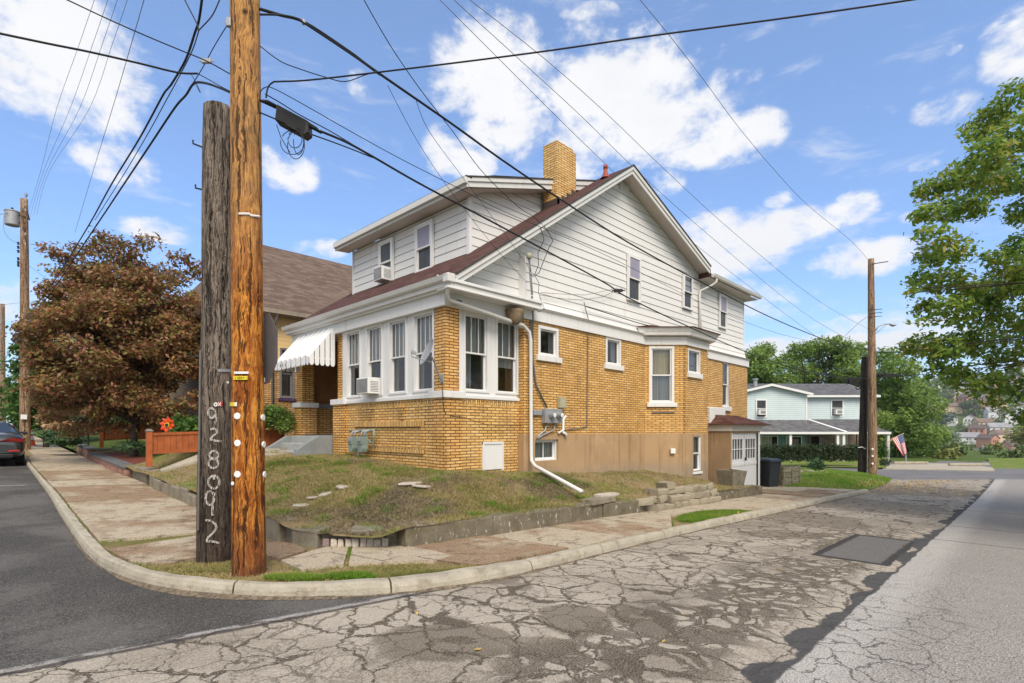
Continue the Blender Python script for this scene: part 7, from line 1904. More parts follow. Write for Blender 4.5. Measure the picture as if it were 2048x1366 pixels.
for k in range(26):
    p = at(1634+rr.uniform(-14, 14), 938, 23.5+rr.uniform(-.3, .3)); m.tube([p, p+Vector((rr.uniform(-.15, .15), rr.uniform(-.15, .15), rr.uniform(.3, .75)))], [.008, .002], 4)
o = m.build('weed_stems', M['leaf_juniper']); tag(o, 'tall thin weed stems standing on the grass bank', 'plant')
for k_, (px, py, s_) in enumerate(((1600,942,.22),(1611,940,.18),(1620,943,.26),(1632,945,.2),(1645,944,.24),(1654,947,.2),(1662,949,.16))):
    p = onG(px, py+3, dz=.2); R_ = random.Random(k_+70); m = MB(); m.lathe([(.001, -s_*.4), (s_*.8, -s_*.3), (s_, .0), (s_*.6, s_*.45), (.001, s_*.6)], (p.x, p.y, p.z+.02), 7); o = m.build('rock', M['block']); tag(o, f'brown rock, {ordn[k_]} from the left in the row beside the weeds on the grass bank', 'rock', 'rocks on the grass bank')
# ================================================================ NEIGHBOUR'S HOUSE
nb = thing('neighbour_house', 'tan brick and yellow siding house with a brown shingle roof behind the left porch', 'house', (5.9, 17.5, 1.0))
TN = frame(0, 17.5, 0); X0n, X1n = 5.7, 20
wN = (onY(559, 700, 17.5).x, onY(589, 700, 17.5).x, onY(575, 798, 17.5).z, onY(575, 697, 17.5).z)
zsn = onY(560, 742, 17.5).z
m = MB(TN); wall(m, X0n, X1n, .3, zsn, [(wN[0], wN[1], wN[2], zsn)], rev=.1); m.face([(X0n, 0, .3), (X0n, 0, zsn), (X0n, 13, zsn), (X0n, 13, .3)][::-1]); m.build('brick_wall', m_brick('tan_brick', (.58, .34, .13), (.74, .50, .24), (.12, .07, .04)), nb)
m = MB(TN); wall(m, X0n, X1n, zsn, 5.5, [(wN[0], wN[1], zsn, wN[3])], rev=.1, y=-.03); m.face([(X0n, -.03, zsn), (X0n, -.03, 5.42), (X0n, 13, 5.42), (X0n, 13, zsn)][::-1]); m.build('siding_wall', M['yellow_siding'], nb)
window(nb, TN, wN[0]+.06, wN[1]-.06, wN[2]+.06, wN[3]-.06, cas=.06, sash=.05, inset=.06, trim='grey_trim', curt=None, proud=.02)
m = MB(TN); m.box(wN[0]-.05, wN[1]+.05, -.05, .03, wN[2]-.06, wN[2]+.0); m.build('sill', M['purple'], nb)
SLn = .6; ze_, zrn = 5.42, 5.42+SLn*7.2
m = MB(); m.face([(X0n-.4, 17.05, ze_), (X1n, 17.05, ze_), (X1n, 24.25, zrn), (8.3, 24.25, zrn)]); m.face([(X0n-.4, 31.5, ze_), (8.3, 24.25, zrn), (X1n, 24.25, zrn), (X1n, 31.5, ze_)]); m.face([(X0n-.4, 31.5, ze_), (X0n-.4, 17.05, ze_), (8.3, 24.25, zrn)]); m.build('roof', M['roof_nb'], nb)
m = MB(); m.box(X0n-.42, X1n, 16.98, 17.08, ze_-.16, ze_-.02); m.box(X0n-.42, X1n, 17.08, 17.5, ze_-.18, ze_-.15); m.build('gutter', m_plain('brown_gutter', (.30, .25, .20), .5), nb)
dpx = onY(546, 700, 17.4).x
m = MB(); m.tube([(dpx, 17.02, ze_-.1), (dpx, 17.3, ze_-.5), (dpx, 17.42, ze_-.6), (dpx, 17.42, .9)], .045, 8); m.build('downspout', M['grey_trim'], nb, smooth=True)
# fences
def board_fence(label, x0, x1, y, h, zf, posts, name='board_fence', bw=.14):
    root = thing(name, label, 'fence', (x0, y, zf(x0, y)))
    m = MB(); n = int((x1-x0)/bw)
    for k in range(n): a = x0+k*bw; z = zf(a, y); m.box(a+.004, a+bw-.004, y-.012, y+.012, z+.06, z+h-.03)
    m.build('boards', M['fence'], root)
    m = MB(); za, zb2 = zf(x0, y), zf(x1, y)
    for zo, t in ((h-.05, .07), (.06, .07)): m.prism([(x0, y-.035, za+zo), (x1, y-.035, zb2+zo), (x1, y-.035, zb2+zo+t), (x0, y-.035, za+zo+t)], (0, .07, 0))
    m.build('rail', M['fence'], root)
    for px_ in posts:
        z = zf(px_, y); m = MB(); m.box(px_-.06, px_+.06, y-.06, y+.06, z-.25, z+h+.06); p_ = m.build('post', M['fence'], root)
        m = MB(); m.box(px_-.075, px_+.075, y-.075, y+.075, z+h+.06, z+h+.085); m.box(px_-.05, px_+.05, y-.05, y+.05, z+h+.085, z+h+.12); m.build('post_cap', M['post_cap'], p_)
    return root
zf1 = lambda x, y: .93+.03*(x-3.2)
board_fence('low red-brown board fence running from its capped post to the neighbouring house', 3.2, 6.6, 15.95, .58, zf1, [3.16])
xf = onY(203, 860, 25.3).x
board_fence('darker red-brown board fence further back under the copper maple', xf, xf+3.0, 25.3, .60, lambda x, y: onY(203, 882, 25.3).z+.0*(x), [xf])
# metal flower ornament
fl_c = at(336, 850, 14.2); fo = thing('flower_ornament', 'big red metal flower on a stake behind the red-brown fence', 'garden ornament', (fl_c.x, fl_c.y, .9))
Qf = (Matrix.Translation(fl_c) @ Matrix.Rotation(RZ, 4, 'Z'))
for k in range(8):
    a = k*math.pi/4+.2; m = MB(Qf @ Matrix.Rotation(a, 4, 'Y')); m.grid([[(w_*(.075*math.sin(math.pi*min(1, s_+.12))), -.02-.04*s_+abs(w_)*.02, .045+s_*.18) for w_ in (-1, -.5, 0, .5, 1)] for s_ in (0, .25, .5, .75, .95)]); m.build('petal', M['flower_red'], fo, smooth=True)
m = MB(Qf); m.cyl((0, -.03, 0), .062, -.02, 18, 'Y'); m.build('centre', M['yellow_tag'], fo); m = MB(Qf); m.cyl((0, -.045, 0), .045, -.02, 18, 'Y'); m.build('centre_ring', M['black_metal'], fo)
m = MB(); m.tube([fl_c, (fl_c.x, fl_c.y, .9)], .008, 5); m.build('stake', M['black_metal'], fo)
# black wire fence by the hedge
wf = thing('wire_fence', 'black chain-link fence along the pavement and across in front of the hedges', 'fence', (3.3, 27, .9))
for y in [27+i*1.7 for i in range(9)]: m = MB(); m.tube([(3.3, y, zr(3.3, y)+.1), (3.3, y, zr(3.3, y)+1.15)], .03, 6); m.build('post', M['black_metal'], wf)
m = MB(); m.tube([(3.3, 27, zr(3.3, 27)+1.15), (3.3, 40.6, zr(3.3, 40.6)+1.15)], .02, 5); m.tube([(3.3, 27, zr(3.3, 27)+1.15), (9.0, 27.2, zr(3.3, 27)+1.1)], .02, 5)
for i in range(40): y = 27+i*.34; m.tube([(3.3, y, zr(3.3, y)+.1), (3.3, y+.3, zr(3.3, y)+1.15)], .006, 4)
for x in (4.6, 6.0, 7.4): m.tube([(x, 27.1, 1.0), (x, 27.1, zr(3.3, 27)+1.12)], .02, 5)
m.build('mesh', M['black_metal'], wf)
# traffic cone
cb = at(63, 888, 25.5); cn = thing('traffic_cone', 'orange traffic cone with white bands on the pavement behind the parked car', 'traffic cone', (cb.x, cb.y, zr(cb.x, cb.y)+.12)); z0_ = at(63, 890, 25.5).z
m = MB(); m.lathe([(.15, 0), (.105, .25), (.10, .26)], (cb.x, cb.y, z0_), 16); m.lathe([(.075, .44), (.065, .52)], (cb.x, cb.y, z0_), 16); m.lathe([(.045, .64), (.03, .75), (.001, .76)], (cb.x, cb.y, z0_), 16); m.box(cb.x-.18, cb.x+.18, cb.y-.18, cb.y+.18, z0_-.03, z0_); m.build('body', M['cone'], cn)
m = MB(); m.lathe([(.101, .26), (.076, .44)], (cb.x, cb.y, z0_), 16); m.lathe([(.064, .52), (.046, .64)], (cb.x, cb.y, z0_), 16); m.build('reflective_band', M['white_plastic'], cn)

# ================================================================ CARS
def sedan(label, x, y, z, paint, sc=1.0):
    root = thing('parked_car', label, 'car', (x, y, z), 'cars parked along the side street')
    T = Matrix.Translation((x, y, z))
    # stations along the length (rear at 0): y, z_low, z_belt, z_top, half width belt, half width top
    S = [(0.0, .42, .62, .70, .70, .60), (.06, .30, .80, .98, .86, .72), (.30, .26, .92, 1.03, .90, .76), (.62, .25, .95, 1.06, .91, .74), (.95, .25, .96, 1.22, .915, .66), (1.45, .24, .96, 1.40, .92, .60), (2.2, .23, .95, 1.45, .92, .60), (2.9, .23, .94, 1.38, .92, .61), (3.35, .24, .93, 1.16, .91, .70), (3.6, .25, .92, 1.0, .90, .78), (4.2, .27, .84, .90, .87, .74), (4.55, .32, .68, .74, .78, .62), (4.62, .42, .58, .62, .68, .55)]
    def sec(s_):
        yy, zl, zb3, zt3, hb, ht = s_
        return [(0, zl), (hb*.88, zl), (hb*.97, zl+.08), (hb*1.0, (zl+zb3)/2), (hb*.985, zb3-.03), (hb*.955, zb3), (ht+.03, zt3-.05), (ht-.06, zt3-.008), (0, zt3)]
    m = MB(T); G = []
    for s_ in S:
        c = sec(s_); ring = [(-a, s_[0], b) for a, b in c[::-1]]+[(a, s_[0], b) for a, b in c[1:]]; G.append(ring)
    m.grid(G); m.face(G[0]); m.face(G[-1][::-1]); body = m.build('body', paint, root, smooth=True)
    e = body.modifiers.new('sub', 'SUBSURF'); e.levels = 1; e.render_levels = 1
    g_ = MB(T)       # rear window and side windows, just outside the body skin
    g_.face([(-.60, .585, 1.075), (.60, .585, 1.075), (.52, 1.36, 1.395), (-.52, 1.36, 1.395)])
    g_.build('rear_window', M['car_glass'], root)
    for s_ in (-1, 1):
        g2_ = MB(T); pts = [(s_*.885, .98, 1.0), (s_*.895, 2.0, .985), (s_*.655, 2.0, 1.385), (s_*.665, 1.45, 1.35), (s_*.74, 1.05, 1.19)]; g2_.face(pts if s_ > 0 else pts[::-1])
        pts = [(s_*.895, 2.07, .985), (s_*.89, 3.25, .97), (s_*.70, 2.95, 1.30), (s_*.655, 2.07, 1.385)]; g2_.face(pts if s_ > 0 else pts[::-1]); g2_.build('side_window', M['car_glass'], root)
        t_ = MB(T); t_.prism([(s_*.30, -.02, .80), (s_*.86, .04, .76), (s_*.885, .06, .86), (s_*.55, -.015, .90)], (0, .10, 0)); t_.prism([(s_*.84, .0, .77), (s_*.905, .36, .82), (s_*.90, .30, .90), (s_*.86, .03, .87)], (0, .02, 0)); t_.build('tail_light', M['tail'], root)
        t_ = MB(T); t_.box(min(s_*.5, s_*.76), max(s_*.5, s_*.76), -.025, .05, .475, .515); t_.build('reflector', M['red'], root)
        for yy in (.95, 3.6):
            w_ = MB(T @ Matrix.Translation((s_*.80, yy, .32))); w_.tube([(-.11, 0, 0), (.11, 0, 0)], .32, 26); wh = w_.build('wheel', M['tyre'], root)
            w_ = MB(T @ Matrix.Translation((s_*.80, yy, .32))); w_.tube([(s_*.10, 0, 0), (s_*.118, 0, 0)], .2, 20); w_.build('rim', M['rim'], wh)
        w_ = MB(T); w_.prism([(s_*.93, 2.95, .98), (s_*1.10, 2.92, .98), (s_*1.12, 2.92, 1.08), (s_*.94, 2.95, 1.10)], (0, .12, 0)); w_.build('mirror', M['black_metal'], root, bevel=.02)
    b_ = MB(T); b_.box(-.62, .62, -.04, .2, .27, .40); b_.build('bumper', M['black_metal'], root, bevel=.03)
    b_ = MB(T); b_.box(-.26, .26, -.035, .0, .62, .75); b_.build('number_plate', M['white_plastic'], root)
    return root
cy = 22.9
sedan('dark grey saloon car seen from behind at the left edge', .33, cy, zr(.33, cy)+.0, M['car_grey'])
sedan('silver car parked in front of the dark grey one', .25, cy+7.5, zr(.3, cy+7.5), M['car_silver'])

# ================================================================ AT THE GARAGE
bx_, by_ = 20.45, 7.05
bz = zr(bx_, by_)+.03
bn = thing('wheelie_bin', 'dark wheeled rubbish bin standing right of the garage doors', 'bin', (bx_, by_, bz))
T = Matrix.Translation((bx_, by_, bz)) @ Matrix.Rotation(math.radians(-18), 4, 'Z')
m = MB(T); lo = [(-.24, -.26, .05), (.24, -.26, .05), (.22, .24, .12), (-.22, .24, .12)]; hi = [(-.30, -.36, 1.0), (.30, -.36, 1.0), (.28, .34, 1.0), (-.28, .34, 1.0)]
for i in range(4): j = (i+1) % 4; m.face([lo[i], lo[j], hi[j], hi[i]])
m.face(lo[::-1]); m.build('body', M['bin'], bn, bevel=.02)
m = MB(T); m.box(-.33, .33, -.40, .38, 1.0, 1.05); m.prism([(-.31, -.38, 1.05), (.31, -.38, 1.05), (.29, -.2, 1.10), (.29, .34, 1.11), (-.29, .34, 1.11), (-.29, -.2, 1.10)], (0, 0, .012)); m.tube([(-.28, .42, .98), (.28, .42, .98)], .02, 8); m.build('lid', M['bin'], bn, bevel=.012)
for s_ in (-1, 1): m = MB(T); m.tube([(s_*.27, .22, .13), (s_*.33, .22, .13)], .13, 18); m.build('wheel', M['tyre'], bn)
m = MB(T); m.tube([(-.3, -.0, .45), (-.29, -.02, .5)], .16, 16); 
# wooden planter box
pl_ = thing('planter_box', 'grey weathered wooden planter box right of the bin', 'planter', tuple(onG(1572, 980)))
px0_, px1_ = onY(1549, 0, 6.9).x, onY(1586, 0, 6.9).x; zb4 = zr(21.8, 6.9)-.02
T = Matrix.Translation((21.55, 7.2, zb4)) @ Matrix.Rotation(math.radians(-8), 4, 'Z')
m = MB(T)
for k in range(4):
    z = .04+k*.2; m.box(-.05, 1.25, -.40, -.36, z, z+.185); m.box(-.05, 1.25, .56, .60, z, z+.185); m.box(1.21, 1.25, -.36, .56, z, z+.185); m.box(-.05, -.01, -.36, .56, z, z+.185)
m.build('boards', M['oldwood'], pl_, bevel=.008)
for x, y in ((-.08, -.43), (.6, -.43), (1.2, -.43), (1.2, .56)): m = MB(T); m.box(x, x+.09, y, y+.09, 0, .86); m.build('post', M['oldwood'], pl_, bevel=.008)
m = MB(T); m.box(-.01, 1.21, -.36, .56, .0, .72); m.build('soil', M['soil_green'], pl_)
# old concrete planter tub by the garage corner
T = Matrix.Translation((16.45, 6.72, zr(16.5, 6.7)+.12)) @ Matrix.Rotation(math.radians(-12), 4, 'Z')
tb = thing('planter_tub', 'tapering mossy concrete tub in front of the garage wall', 'planter', (16.45, 6.72, zr(16.5, 6.7)+.12))
m = MB(T); lo = [(-.24, -.2, 0), (.24, -.2, 0), (.24, .2, 0), (-.24, .2, 0)]; hi = [(-.36, -.3, .72), (.36, -.3, .68), (.36, .3, .72), (-.36, .3, .72)]
for i in range(4): j = (i+1) % 4; m.face([lo[i], lo[j], hi[j], hi[i]])
hi2 = [(x*.8, y*.8, z) for x, y, z in hi]; hi3 = [(x, y, z-.08) for x, y, z in hi2]
for i in range(4): j = (i+1) % 4; m.face([hi[i], hi[j], hi2[j], hi2[i]]); m.face([hi2[i], hi2[j], hi3[j], hi3[i]])
m.build('tub', M['block'], tb); m = MB(T); m.face(hi3); m.build('soil', M['soil'], tb)
# flag
fp = at(1808, 904, 39.5); fg = thing('flag', 'striped red white and blue flag drooping from a slanted pole beside the parking spaces', 'flag', tuple(fp))
m = MB(); pa_, pb_ = at(1808, 905, 39.5), at(1808, 918, 39.5); m.tube([at(1773, 886, 39.5), at(1789, 875, 39.5), at(1808, 866.5, 39.5)], .028, 6); m.build('flag_pole', m_plain('tan_pole', (.45, .36, .18), .6), fg)
m = MB(); m.tube([at(1811.5, 910, 39.7), at(1811.5, 925, 39.7)], .06, 6); m.build('post', M['metal_grey'], fg)
m_f, t = new_mat('flag_cloth'); uv = t.uv(); o_ = t.n('ShaderNodeAttribute', attribute_name='fuv').outputs['Vector']; fx, fyy, _ = t.sep(o_)
st_ = t.sm(t.m('FRACT', t.m('MULTIPLY', fyy, 6.5)), .46, .54); colr = t.mix(st_, (.50, .03, .04), (.75, .74, .73))
can = t.m('MULTIPLY', t.m('LESS_THAN', fx, .42), t.m('GREATER_THAN', fyy, .46)); stars = t.m('LESS_THAN', t.vor(t.scl(o_, (18, 12, 1)), 1.0, 'F1', 0.0), .22)
colr = t.mix(can, colr, t.mix(stars, (.03, .045, .18), (.7, .7, .7))); t.out(t.pbsdf(colr, .85, None, 0, .1))
me = bpy.data.meshes.new('cloth'); NX, NY = 18, 12; vv = []; fuv = []
TL, TR, BL, BR = (1788, 874.5), (1806, 867), (1806, 913), (1813, 909)
TL, TR, BR, BL = (1783, 877), (1806.5, 867.5), (1814, 906), (1806, 912)
for i in range(NX+1):
    for j in range(NY+1):
        u, v_ = i/NX, j/NY        # u down from the pole, v along the pole
        a = (lerp(TL[0], TR[0], v_), lerp(TL[1], TR[1], v_)); b = (lerp(BL[0], BR[0], v_), lerp(BL[1], BR[1], v_))
        p = at(lerp(a[0], b[0], u), lerp(a[1], b[1], u), 39.5-.12*math.sin(v_*9+u*3)*u-.02); vv.append(p); fuv.append((u, v_, 0))
me.from_pydata([tuple(p) for p in vv], [], [[i*(NY+1)+j, i*(NY+1)+j+1, (i+1)*(NY+1)+j+1, (i+1)*(NY+1)+j] for i in range(NX) for j in range(NY)])
at_ = me.attributes.new('fuv', 'FLOAT_VECTOR', 'POINT'); at_.data.foreach_set('vector', [c for f in fuv for c in f]); me.materials.append(m_f)
o = bpy.data.objects.new('cloth', me); COL.objects.link(o); o.parent = fg; o.matrix_parent_inverse = pinv(fg)
sol = o.modifiers.new('s', 'SOLIDIFY'); sol.thickness = .004
# parking stops
for k_, (a, b, y_, lb) in enumerate(((1787, 1855, 928, 'left concrete wheel stop in front of the flag'), (1898, 1977, 931.5, 'right concrete wheel stop at the edge of the parking apron'))):
    p, q = onG(a, y_, dz=.05), onG(b, y_, dz=.05); q = p+(q-p); m = MB(); m.bar(Vector((p.x, p.y, p.z+.09)), Vector((q.x, q.y, q.z+.09)), .18, .16); o = m.build('wheel_stop', M['curb'], bevel=.03); tag(o, lb, 'wheel stop', 'concrete wheel stops')
# ================================================================ BLUE HOUSE (local x to the camera's right, y away)
DB = 42.0
bo = at(1497, HOR, DB); TBl = frame(bo.x, bo.y, RZ)
K = DB/F_PX
def bx(px, off=0): return (px-1497)/F_PX*(DB+off)
def bz_(py, off=0): return EYE+(HOR-py)/F_PX*(DB+off)
bh = thing('blue_house', 'pale blue two-storey house with a covered porch across the cross street', 'house', (bo.x, bo.y, bz_(925)))
gz = bz_(926)
# left gabled section
xg0, xg1 = -6.5, bx(1613); xk = bx(1540); ze1 = bz_(787); zp1 = bz_(770)
def bb(name, mat, boxes, par=None, bevel=0):
    m = MB(TBl)
    for b in boxes: m.box(*b)
    return m.build(name, M[mat] if isinstance(mat, str) else mat, par or bh, bevel=bevel)
wL = [(bx(1510.5), bx(1524), bz_(833), bz_(800))]; wR = [(bx(1685, 2), bx(1697, 2), bz_(831.5, 2), bz_(801.5, 2))]
m = MB(TBl); wall(m, xg0, xg1, bz_(841), ze1, wL, rev=.1); 
slp = (zp1-ze1)/(xg1-xk); m.face([(xk-(xg1-xk), 0, ze1), (xg1, 0, ze1), (xk, 0, zp1)]); m.face([(xg1, 0, bz_(841)), (xg1, 0, ze1), (xg1, 2, ze1), (xg1, 2, bz_(841))][::-1])
m.build('wall', M['blue_siding'], bh)
xr0, xr1 = bx(1620, 2)-.2, bx(1768, 2); ze2 = bz_(791.5, 2); zr2 = bz_(771, 2+3)
m = MB(TBl); wall(m, xr0, xr1, bz_(841, 2), ze2, wR, rev=.1, y=2); m.face([(xr1, 2, gz), (xr1, 2, ze2), (xr1, 9, ze2), (xr1, 9, gz)][::-1]); m.build('wall', M['blue_siding'], bh)
bb('corner_board', 'paint', [(xg1-.08, xg1+.05, -.03, .02, bz_(841), ze1), (xr1-.22, xr1+.02, 1.96, 2.03, bz_(925, 2), ze2), (xr1-.75, xr1-.6, 1.93, 1.99, bz_(841, 2), ze2)])
m = MB(TBl)      # roofs
e_ = .35; xl = 2*xk-xg1
m.face([(xg1+e_, -e_, ze1-slp*e_+.08), (xk, -e_, zp1+.08), (xk, 8, zp1+.08), (xg1+e_, 8, ze1-slp*e_+.08)][::-1]); m.face([(xk, -e_, zp1+.08), (xl-e_, -e_, ze1-slp*e_+.08), (xl-e_, 8, ze1-slp*e_+.08), (xk, 8, zp1+.08)][::-1])
m.face([(xk, 1.6, ze2+.0), (xr1+.3, 1.6, ze2), (xr1+.3, 6, zr2+.25), (xk, 6, zr2+.25)]); m.face([(xk, 10.4, ze2), (xk, 6, zr2+.25), (xr1+.3, 6, zr2+.25), (xr1+.3, 10.4, ze2)])
m.build('roof', M['roof_grey'], bh)
m = MB(TBl)
for (a, za2, b, zb5) in ((xk, zp1, xg1+e_, ze1-slp*e_), (xl-e_, ze1-slp*e_, xk, zp1)): m.prism([(a, -e_-.02, za2-.10), (b, -e_-.02, zb5-.10), (b, -e_-.02, zb5+.08), (a, -e_-.02, za2+.08)], (0, .05, 0))
m.box(xg1+.1, xr1+.32, 1.56, 1.64, ze2-.14, ze2+.02); m.prism([(xr1+.30, 1.6, ze2-.12), (xr1+.30, 6, zr2+.13), (xr1+.30, 6, zr2+.25), (xr1+.30, 1.6, ze2+.0)], (.04, 0, 0))
m.build('fascia', M['paint'], bh)
# porch roof
zpt, zpe = bz_(840), bz_(864, -1.6)
m = MB(TBl); m.face([(xg0, -1.7, zpe), (bx(1668, -1.6), -1.7, zpe), (xg1+.1, .0, zpt), (xg0, 0, zpt)]); m.face([(bx(1668, -1.6), -1.7, zpe), (bx(1760, -1.6), -1.7, zpe), (bx(1760, -1.6), 2, zpt+.1), (xg1+.1, 2, zpt+.1), (xg1+.1, 0, zpt)])
m.build('porch_roof', M['roof_grey'], bh)
m = MB(TBl); m.box(xg0, bx(1760, -1.6)+.02, -1.78, -1.70, zpe-.16, zpe+.01); m.prism([(xg1+.05, -.02, zpt+.02), (bx(1668, -1.6), -1.72, zpe+.02), (bx(1674, -1.6), -1.72, zpe+.02), (xg1+.25, -.02, zpt+.02)], (0, 0, .04)); m.build('fascia', M['paint'], bh)
for px in (1562, 1656, 1668, 1757): m = MB(TBl); x = bx(px, -1.5); m.box(x-.09, x+.09, -1.65, -1.47, gz-.1, zpe-.1); m.build('porch_post', M['paint'], bh)
# lower walls
wls = [(bx(1522), bx(1556), bz_(895), bz_(870))]
m = MB(TBl); wall(m, xg0, xg1, gz-.2, bz_(841), [], rev=.05, y=.02); m.build('lower_wall', M['teal_siding'], bh)
m = MB(TBl); wall(m, xg1-.1, xr1, gz-.2, bz_(841, 2)+.0, [], y=2.02); m.face([(xg1, .02, gz-.2), (xg1, .02, bz_(841)), (xg1, 2.02, bz_(841)), (xg1, 2.02, gz-.2)][::-1]); m.build('lower_wall', M['stone_veneer'], bh)
def flatwin(px0, px1, py0, py1, off, mat, lab=None, fr=.07, name='window', cur=None):
    x0, x1, z1, z0 = bx(px0, off), bx(px1, off), bz_(py0, off), bz_(py1, off)
    m = MB(TBl); y = off
    m.box(x0-fr, x0, y-.05, y+.03, z0-fr, z1+fr); m.box(x1, x1+fr, y-.05, y+.03, z0-fr, z1+fr); m.box(x0, x1, y-.05, y+.03, z1, z1+fr); m.box(x0, x1, y-.05, y+.03, z0-fr, z0)
    w_ = m.build(name, M['paint'], bh); 
    if lab: w_['label'] = lab
    m = MB(TBl); m.face([(x0, y-.01, z0), (x1, y-.01, z0), (x1, y-.01, z1), (x0, y-.01, z1)]); m.build('pane', M[mat], w_)
    if name == 'window' and off <= 2 and py0 < 850: m = MB(TBl); m.box(x0, x1, y-.035, y, (z0+z1)/2-.02, (z0+z1)/2+.02); m.build('sash', M['paint'], w_)
    return w_
flatwin(1513.5, 1531, 801, 833, 0, 'screen_dark', fr=.10); flatwin(1685, 1706, 801.5, 831, 2, 'screen_dark', fr=.10)
flatwin(1521, 1541, 873, 893, 0, 'curtain_grey'); flatwin(1543, 1554, 873, 893, 0, 'dark'); flatwin(1574, 1602, 874, 905, 0, 'dark', name='door'); flatwin(1642, 1660, 872, 905, 2, 'dark', name='door', fr=.02); flatwin(1700, 1714, 868, 895, 2, 'white_plastic', name='door')
m = MB(TBl); x0, x1 = bx(1580), bx(1597); m.box(x0, x1, -.02, .0, bz_(905), bz_(878)); m.build('door_panel', M['grey_trim'], bh)
for (px, py, off, lb) in ((1521.5, 824, 0, 'window air conditioner in the left upper window of the blue house'), (1695, 823.5, 2, 'window air conditioner in the right upper window of the blue house')):
    x, z = bx(px, off), bz_(py, off); root = thing('air_conditioner', lb, 'air conditioner', tuple(TBl @ Vector((x, off-.3, z)))); m = MB(TBl); m.box(x-.30, x+.30, off-.40, off-.02, z-.22, z+.18); m.build('casing', M['white_plastic'], root)
    m = MB(TBl); m.box(x-.20, x+.20, off-.41, off-.399, z-.15, z+.11); m.build('grille', M['ac_grille'], root)
m = MB(TBl); m.box(bx(1756, -1.5)-.02, bx(1768, 0), 1.9, 2.0, gz, bz_(868)); m.build('lower_wall', M['stone_veneer'], bh)
m = MB(TBl); vz_ = bz_(768, 5); m.cyl((bx(1561, 5), 5, vz_-.6), .16, 1.0, 10); m.cyl((bx(1561, 5), 5, vz_+.35), .24, .12, 10); m.build('roof_vent', M['metal_grey'], bh)
# ================================================================ THE VALLEY: houses and trees on the far slope
R = random.Random(77)
def far_house(wallc, roofc, w_, d_, h, nm):
    root = thing('valley_house', nm, 'house', (0, 0, 0), 'houses on the far hillside')
    m = MB(); m.box(-w_/2, w_/2, -d_/2, d_/2, -3, h); m.prism([(-w_/2, -d_/2, h), (-w_/2, d_/2, h), (-w_/2, 0, h+d_*.36)], (w_, 0, 0)); nf_ = len(m.F)
    for k in range(3):
        x = -w_*.32+k*w_*.32; m.box(x-.5, x+.5, -d_/2-.05, -d_/2+.02, h*.55, h*.85); m.box(-w_/2-.05, -w_/2+.02, x*.6-.45, x*.6+.45, h*.55, h*.85)
    o = m.build('wall', m_plain('far_wall', wallc, .8, var=.05, vs=.3), root); o.data.materials.append(M['screen_dark'])
    for p_ in o.data.polygons[nf_:]: p_.material_index = 1
    m = MB(); m.prism([(-w_/2-.4, -d_/2-.5, h-.15), (-w_/2-.4, 0, h+d_*.36+.15), (-w_/2-.4, 0, h+d_*.36+.45), (-w_/2-.4, -d_/2-.5, h+.15)], (w_+.8, 0, 0)); m.prism([(-w_/2-.4, 0, h+d_*.36+.15), (-w_/2-.4, d_/2+.5, h-.15), (-w_/2-.4, d_/2+.5, h+.15), (-w_/2-.4, 0, h+d_*.36+.45)], (w_+.8, 0, 0)); m.build('roof', m_plain('far_roof', roofc, .9, var=.15, vs=.4), root); return root
protos = [far_house((.75, .74, .72), (.16, .15, .16), 11, 8, 6, ''), far_house((.50, .26, .17), (.13, .10, .09), 10, 8, 6.5, ''), far_house((.62, .48, .34), (.20, .14, .11), 12, 8, 5.5, ''), far_house((.68, .70, .72), (.30, .30, .31), 14, 9, 5, '')]
kinds = ['white house with a dark roof', 'red brick house', 'tan house with a brown roof', 'long white house with a grey roof']
placed = []; used = [0]*4; spots = []
tries = 0
def visible_sector(u): return .62 < u < 1.12
while len(spots) < 96 and tries < 9000:
    tries += 1; D = R.uniform(260, 800); u = R.uniform(.74, 1.02); p = at(CX+u*F_PX, HOR, D/math.sqrt(1+u*u)); z = zterr(p.x, p.y)
    if any((p-Vector(q[:2]+(EYE,))).length < 13 for q in spots): continue
    spots.append((p.x, p.y, z))
spots.sort(key=lambda q: q[0]**2+q[1]**2)
for i, (x, y, z) in enumerate(spots):
    k = R.randrange(4); u = (FY*x-FX*y)/fwd((x, y)); v = (z+4-EYE)/fwd((x, y)); PX, PY = CX+u*F_PX, HOR-v*F_PX
    lab = f'{kinds[k]} '+('on the valley floor' if i < 30 else 'on the lower far slope' if i < 80 else 'high on the far slope')+', '+('left' if u < .8 else 'middle' if u < .93 else 'right')+' of the view'
    if used[k] == 0: o = protos[k]; o.location = (x, y, z); o.rotation_euler = (0, 0, R.uniform(0, 6.28)); o['label'] = lab
    else: o = dup(protos[k], (x, y, z), R.uniform(0, 6.28), lab)
    used[k] += 1; placed.append(o)
for k in range(4):
    if not used[k]: protos[k].location = (500, 240, zterr(500, 240)); protos[k]['label'] = kinds[k]+' in the valley trees'
def far_tree(mat, seed, n=520):
    rng = np.random.default_rng(seed); rr = random.Random(seed); cl = []
    for _ in range(16):
        a = rr.uniform(0, 6.28); f = rr.random()**.5*3.0; z = rr.uniform(2.2, 8.0); f *= math.sqrt(max(.1, 1-((z-4.8)/4.6)**2)); r = rr.uniform(1.1, 1.7); cl.append((Vector((f*math.cos(a), f*math.sin(a), z)), (r, r, r*.8)))
    root = thing('valley_tree', 'tree', 'tree', (0, 0, 0), 'trees on the far hillside'); V = leafcloud(rng, cl, n, .55, .7); o = quads_obj('crown', V, n, M[mat]); o.parent = root
    m = MB(); m.tube([(0, 0, -1), (0, 0, 5)], [.3, .12], 6); m.build('trunk', M['bark'], root); return root
tps = [far_tree('leaf_far', 1), far_tree('leaf_far2', 2), far_tree('leaf_far3', 3), far_tree('leaf_far', 4), far_tree('leaf_far', 5, 900)]
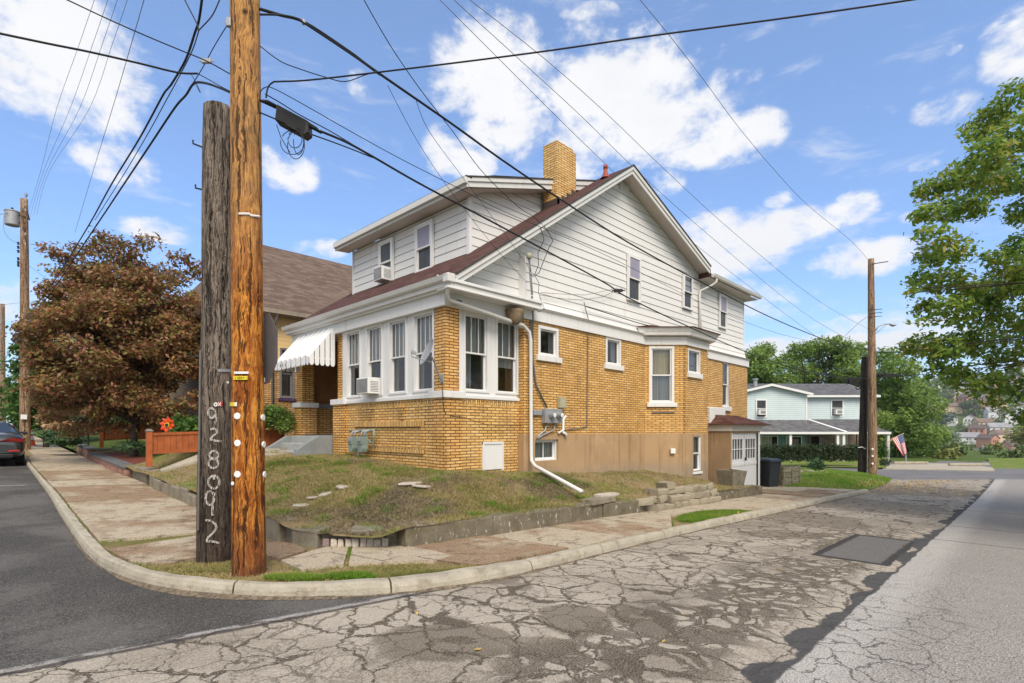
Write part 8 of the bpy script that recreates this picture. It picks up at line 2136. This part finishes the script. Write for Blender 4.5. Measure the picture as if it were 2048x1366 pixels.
tk = ['mid green', 'dark green', 'yellow-green', 'mid green', 'mid green']
tu = [0]*5; cnt = 0; tries = 0; tpos = []
while cnt < 285 and tries < 9000:
    tries += 1; u = R.uniform(.62, 1.14); q_ = R.random()
    D = R.uniform(62, 150) if q_ < .2 else (R.uniform(150, 420) if q_ < .55 else R.uniform(380, 1080))
    p = at(CX+u*F_PX, HOR, D/math.sqrt(1+u*u))
    if D < 75 and u < .80: continue
    if any(abs(p.x-a)+abs(p.y-b) < 6 for a, b, c in spots) and R.random() < .9: continue
    x, y = p.x, p.y; z = zterr(x, y)-.5
    s_ = R.uniform(.8, 1.4) if D > 150 else R.uniform(.24, .38)
    if D > 500: s_ *= 1.5
    if D <= 150: z -= 1.0
    k = 2 if R.random() < .16 else R.choice((0, 1, 3, 4, 4, 0))
    sec_ = 'left' if u < .8 else ('middle' if u < .93 else 'right'); rng_ = 'on the valley floor' if D < 400 else ('on the lower far slope' if D < 700 else 'high on the far slope')
    lab = f'{tk[k]} tree {rng_}, {sec_} of the valley view' if D > 150 else f'{tk[k]} tree just below the parking apron, {sec_} of the view'
    if tu[k] == 0: o = tps[k]; o.location = (x, y, z); o.scale = (s_,)*3; o.rotation_euler = (0, 0, R.uniform(0, 6)); o['label'] = lab
    else:
        src = tps[k]; o = src.copy(); COL.objects.link(o); o.location = (x, y, z); o.scale = (s_,)*3; o.rotation_euler = (0, 0, R.uniform(0, 6)); o['label'] = lab
        for ch in KIDS[src.name]: c_ = ch.copy(); COL.objects.link(c_); c_.parent = o
    if tu[k] == 0: KIDS = globals().setdefault('KIDS', {}); KIDS[src.name if False else tps[k].name] = [c_ for c_ in bpy.data.objects if c_.parent == tps[k]]
    tu[k] += 1; cnt += 1
# wooded backdrop of the hill crest, one uncountable mass
rng = np.random.default_rng(5); cl = []
for _ in range(900):
    u = R.uniform(.6, 1.2); D = R.uniform(300, 1330); p = at(CX+u*F_PX, HOR, D/math.sqrt(1+u*u)); z = zterr(p.x, p.y); r = R.uniform(4, 7)*(1+D/1200)
    if any(abs(p.x-a)+abs(p.y-b) < r+6 for a, b, c in spots): continue
    cl.append((Vector((p.x, p.y, z+r*.3)), (r, r, r*.8)))
V = leafcloud(rng, cl, 60000, 1.3, .7); o = quads_obj('distant_woods', V, 60000, M['leaf_far']); tag(o, 'hazy green woods covering the far hill', 'woods', kind='stuff')

# ================================================================ AIR
hz = MB(); hz.box(-1420, 1420, -1420, 1420, -34, 150)
m_h = bpy.data.materials.new('haze'); m_h.use_nodes = True; th_ = NT(m_h.node_tree)
vol_ = th_.n('ShaderNodeVolumePrincipled', {'Color': (.92, .95, 1.0, 1), 'Density': .0002, 'Anisotropy': .2})
th_.nt.links.new(vol_.outputs[0], th_.n('ShaderNodeOutputMaterial').inputs['Volume'])
ho = hz.build('haze', m_h); ho['kind'] = 'stuff'; tag(ho, 'thin pale haze over the far hillside', 'haze')
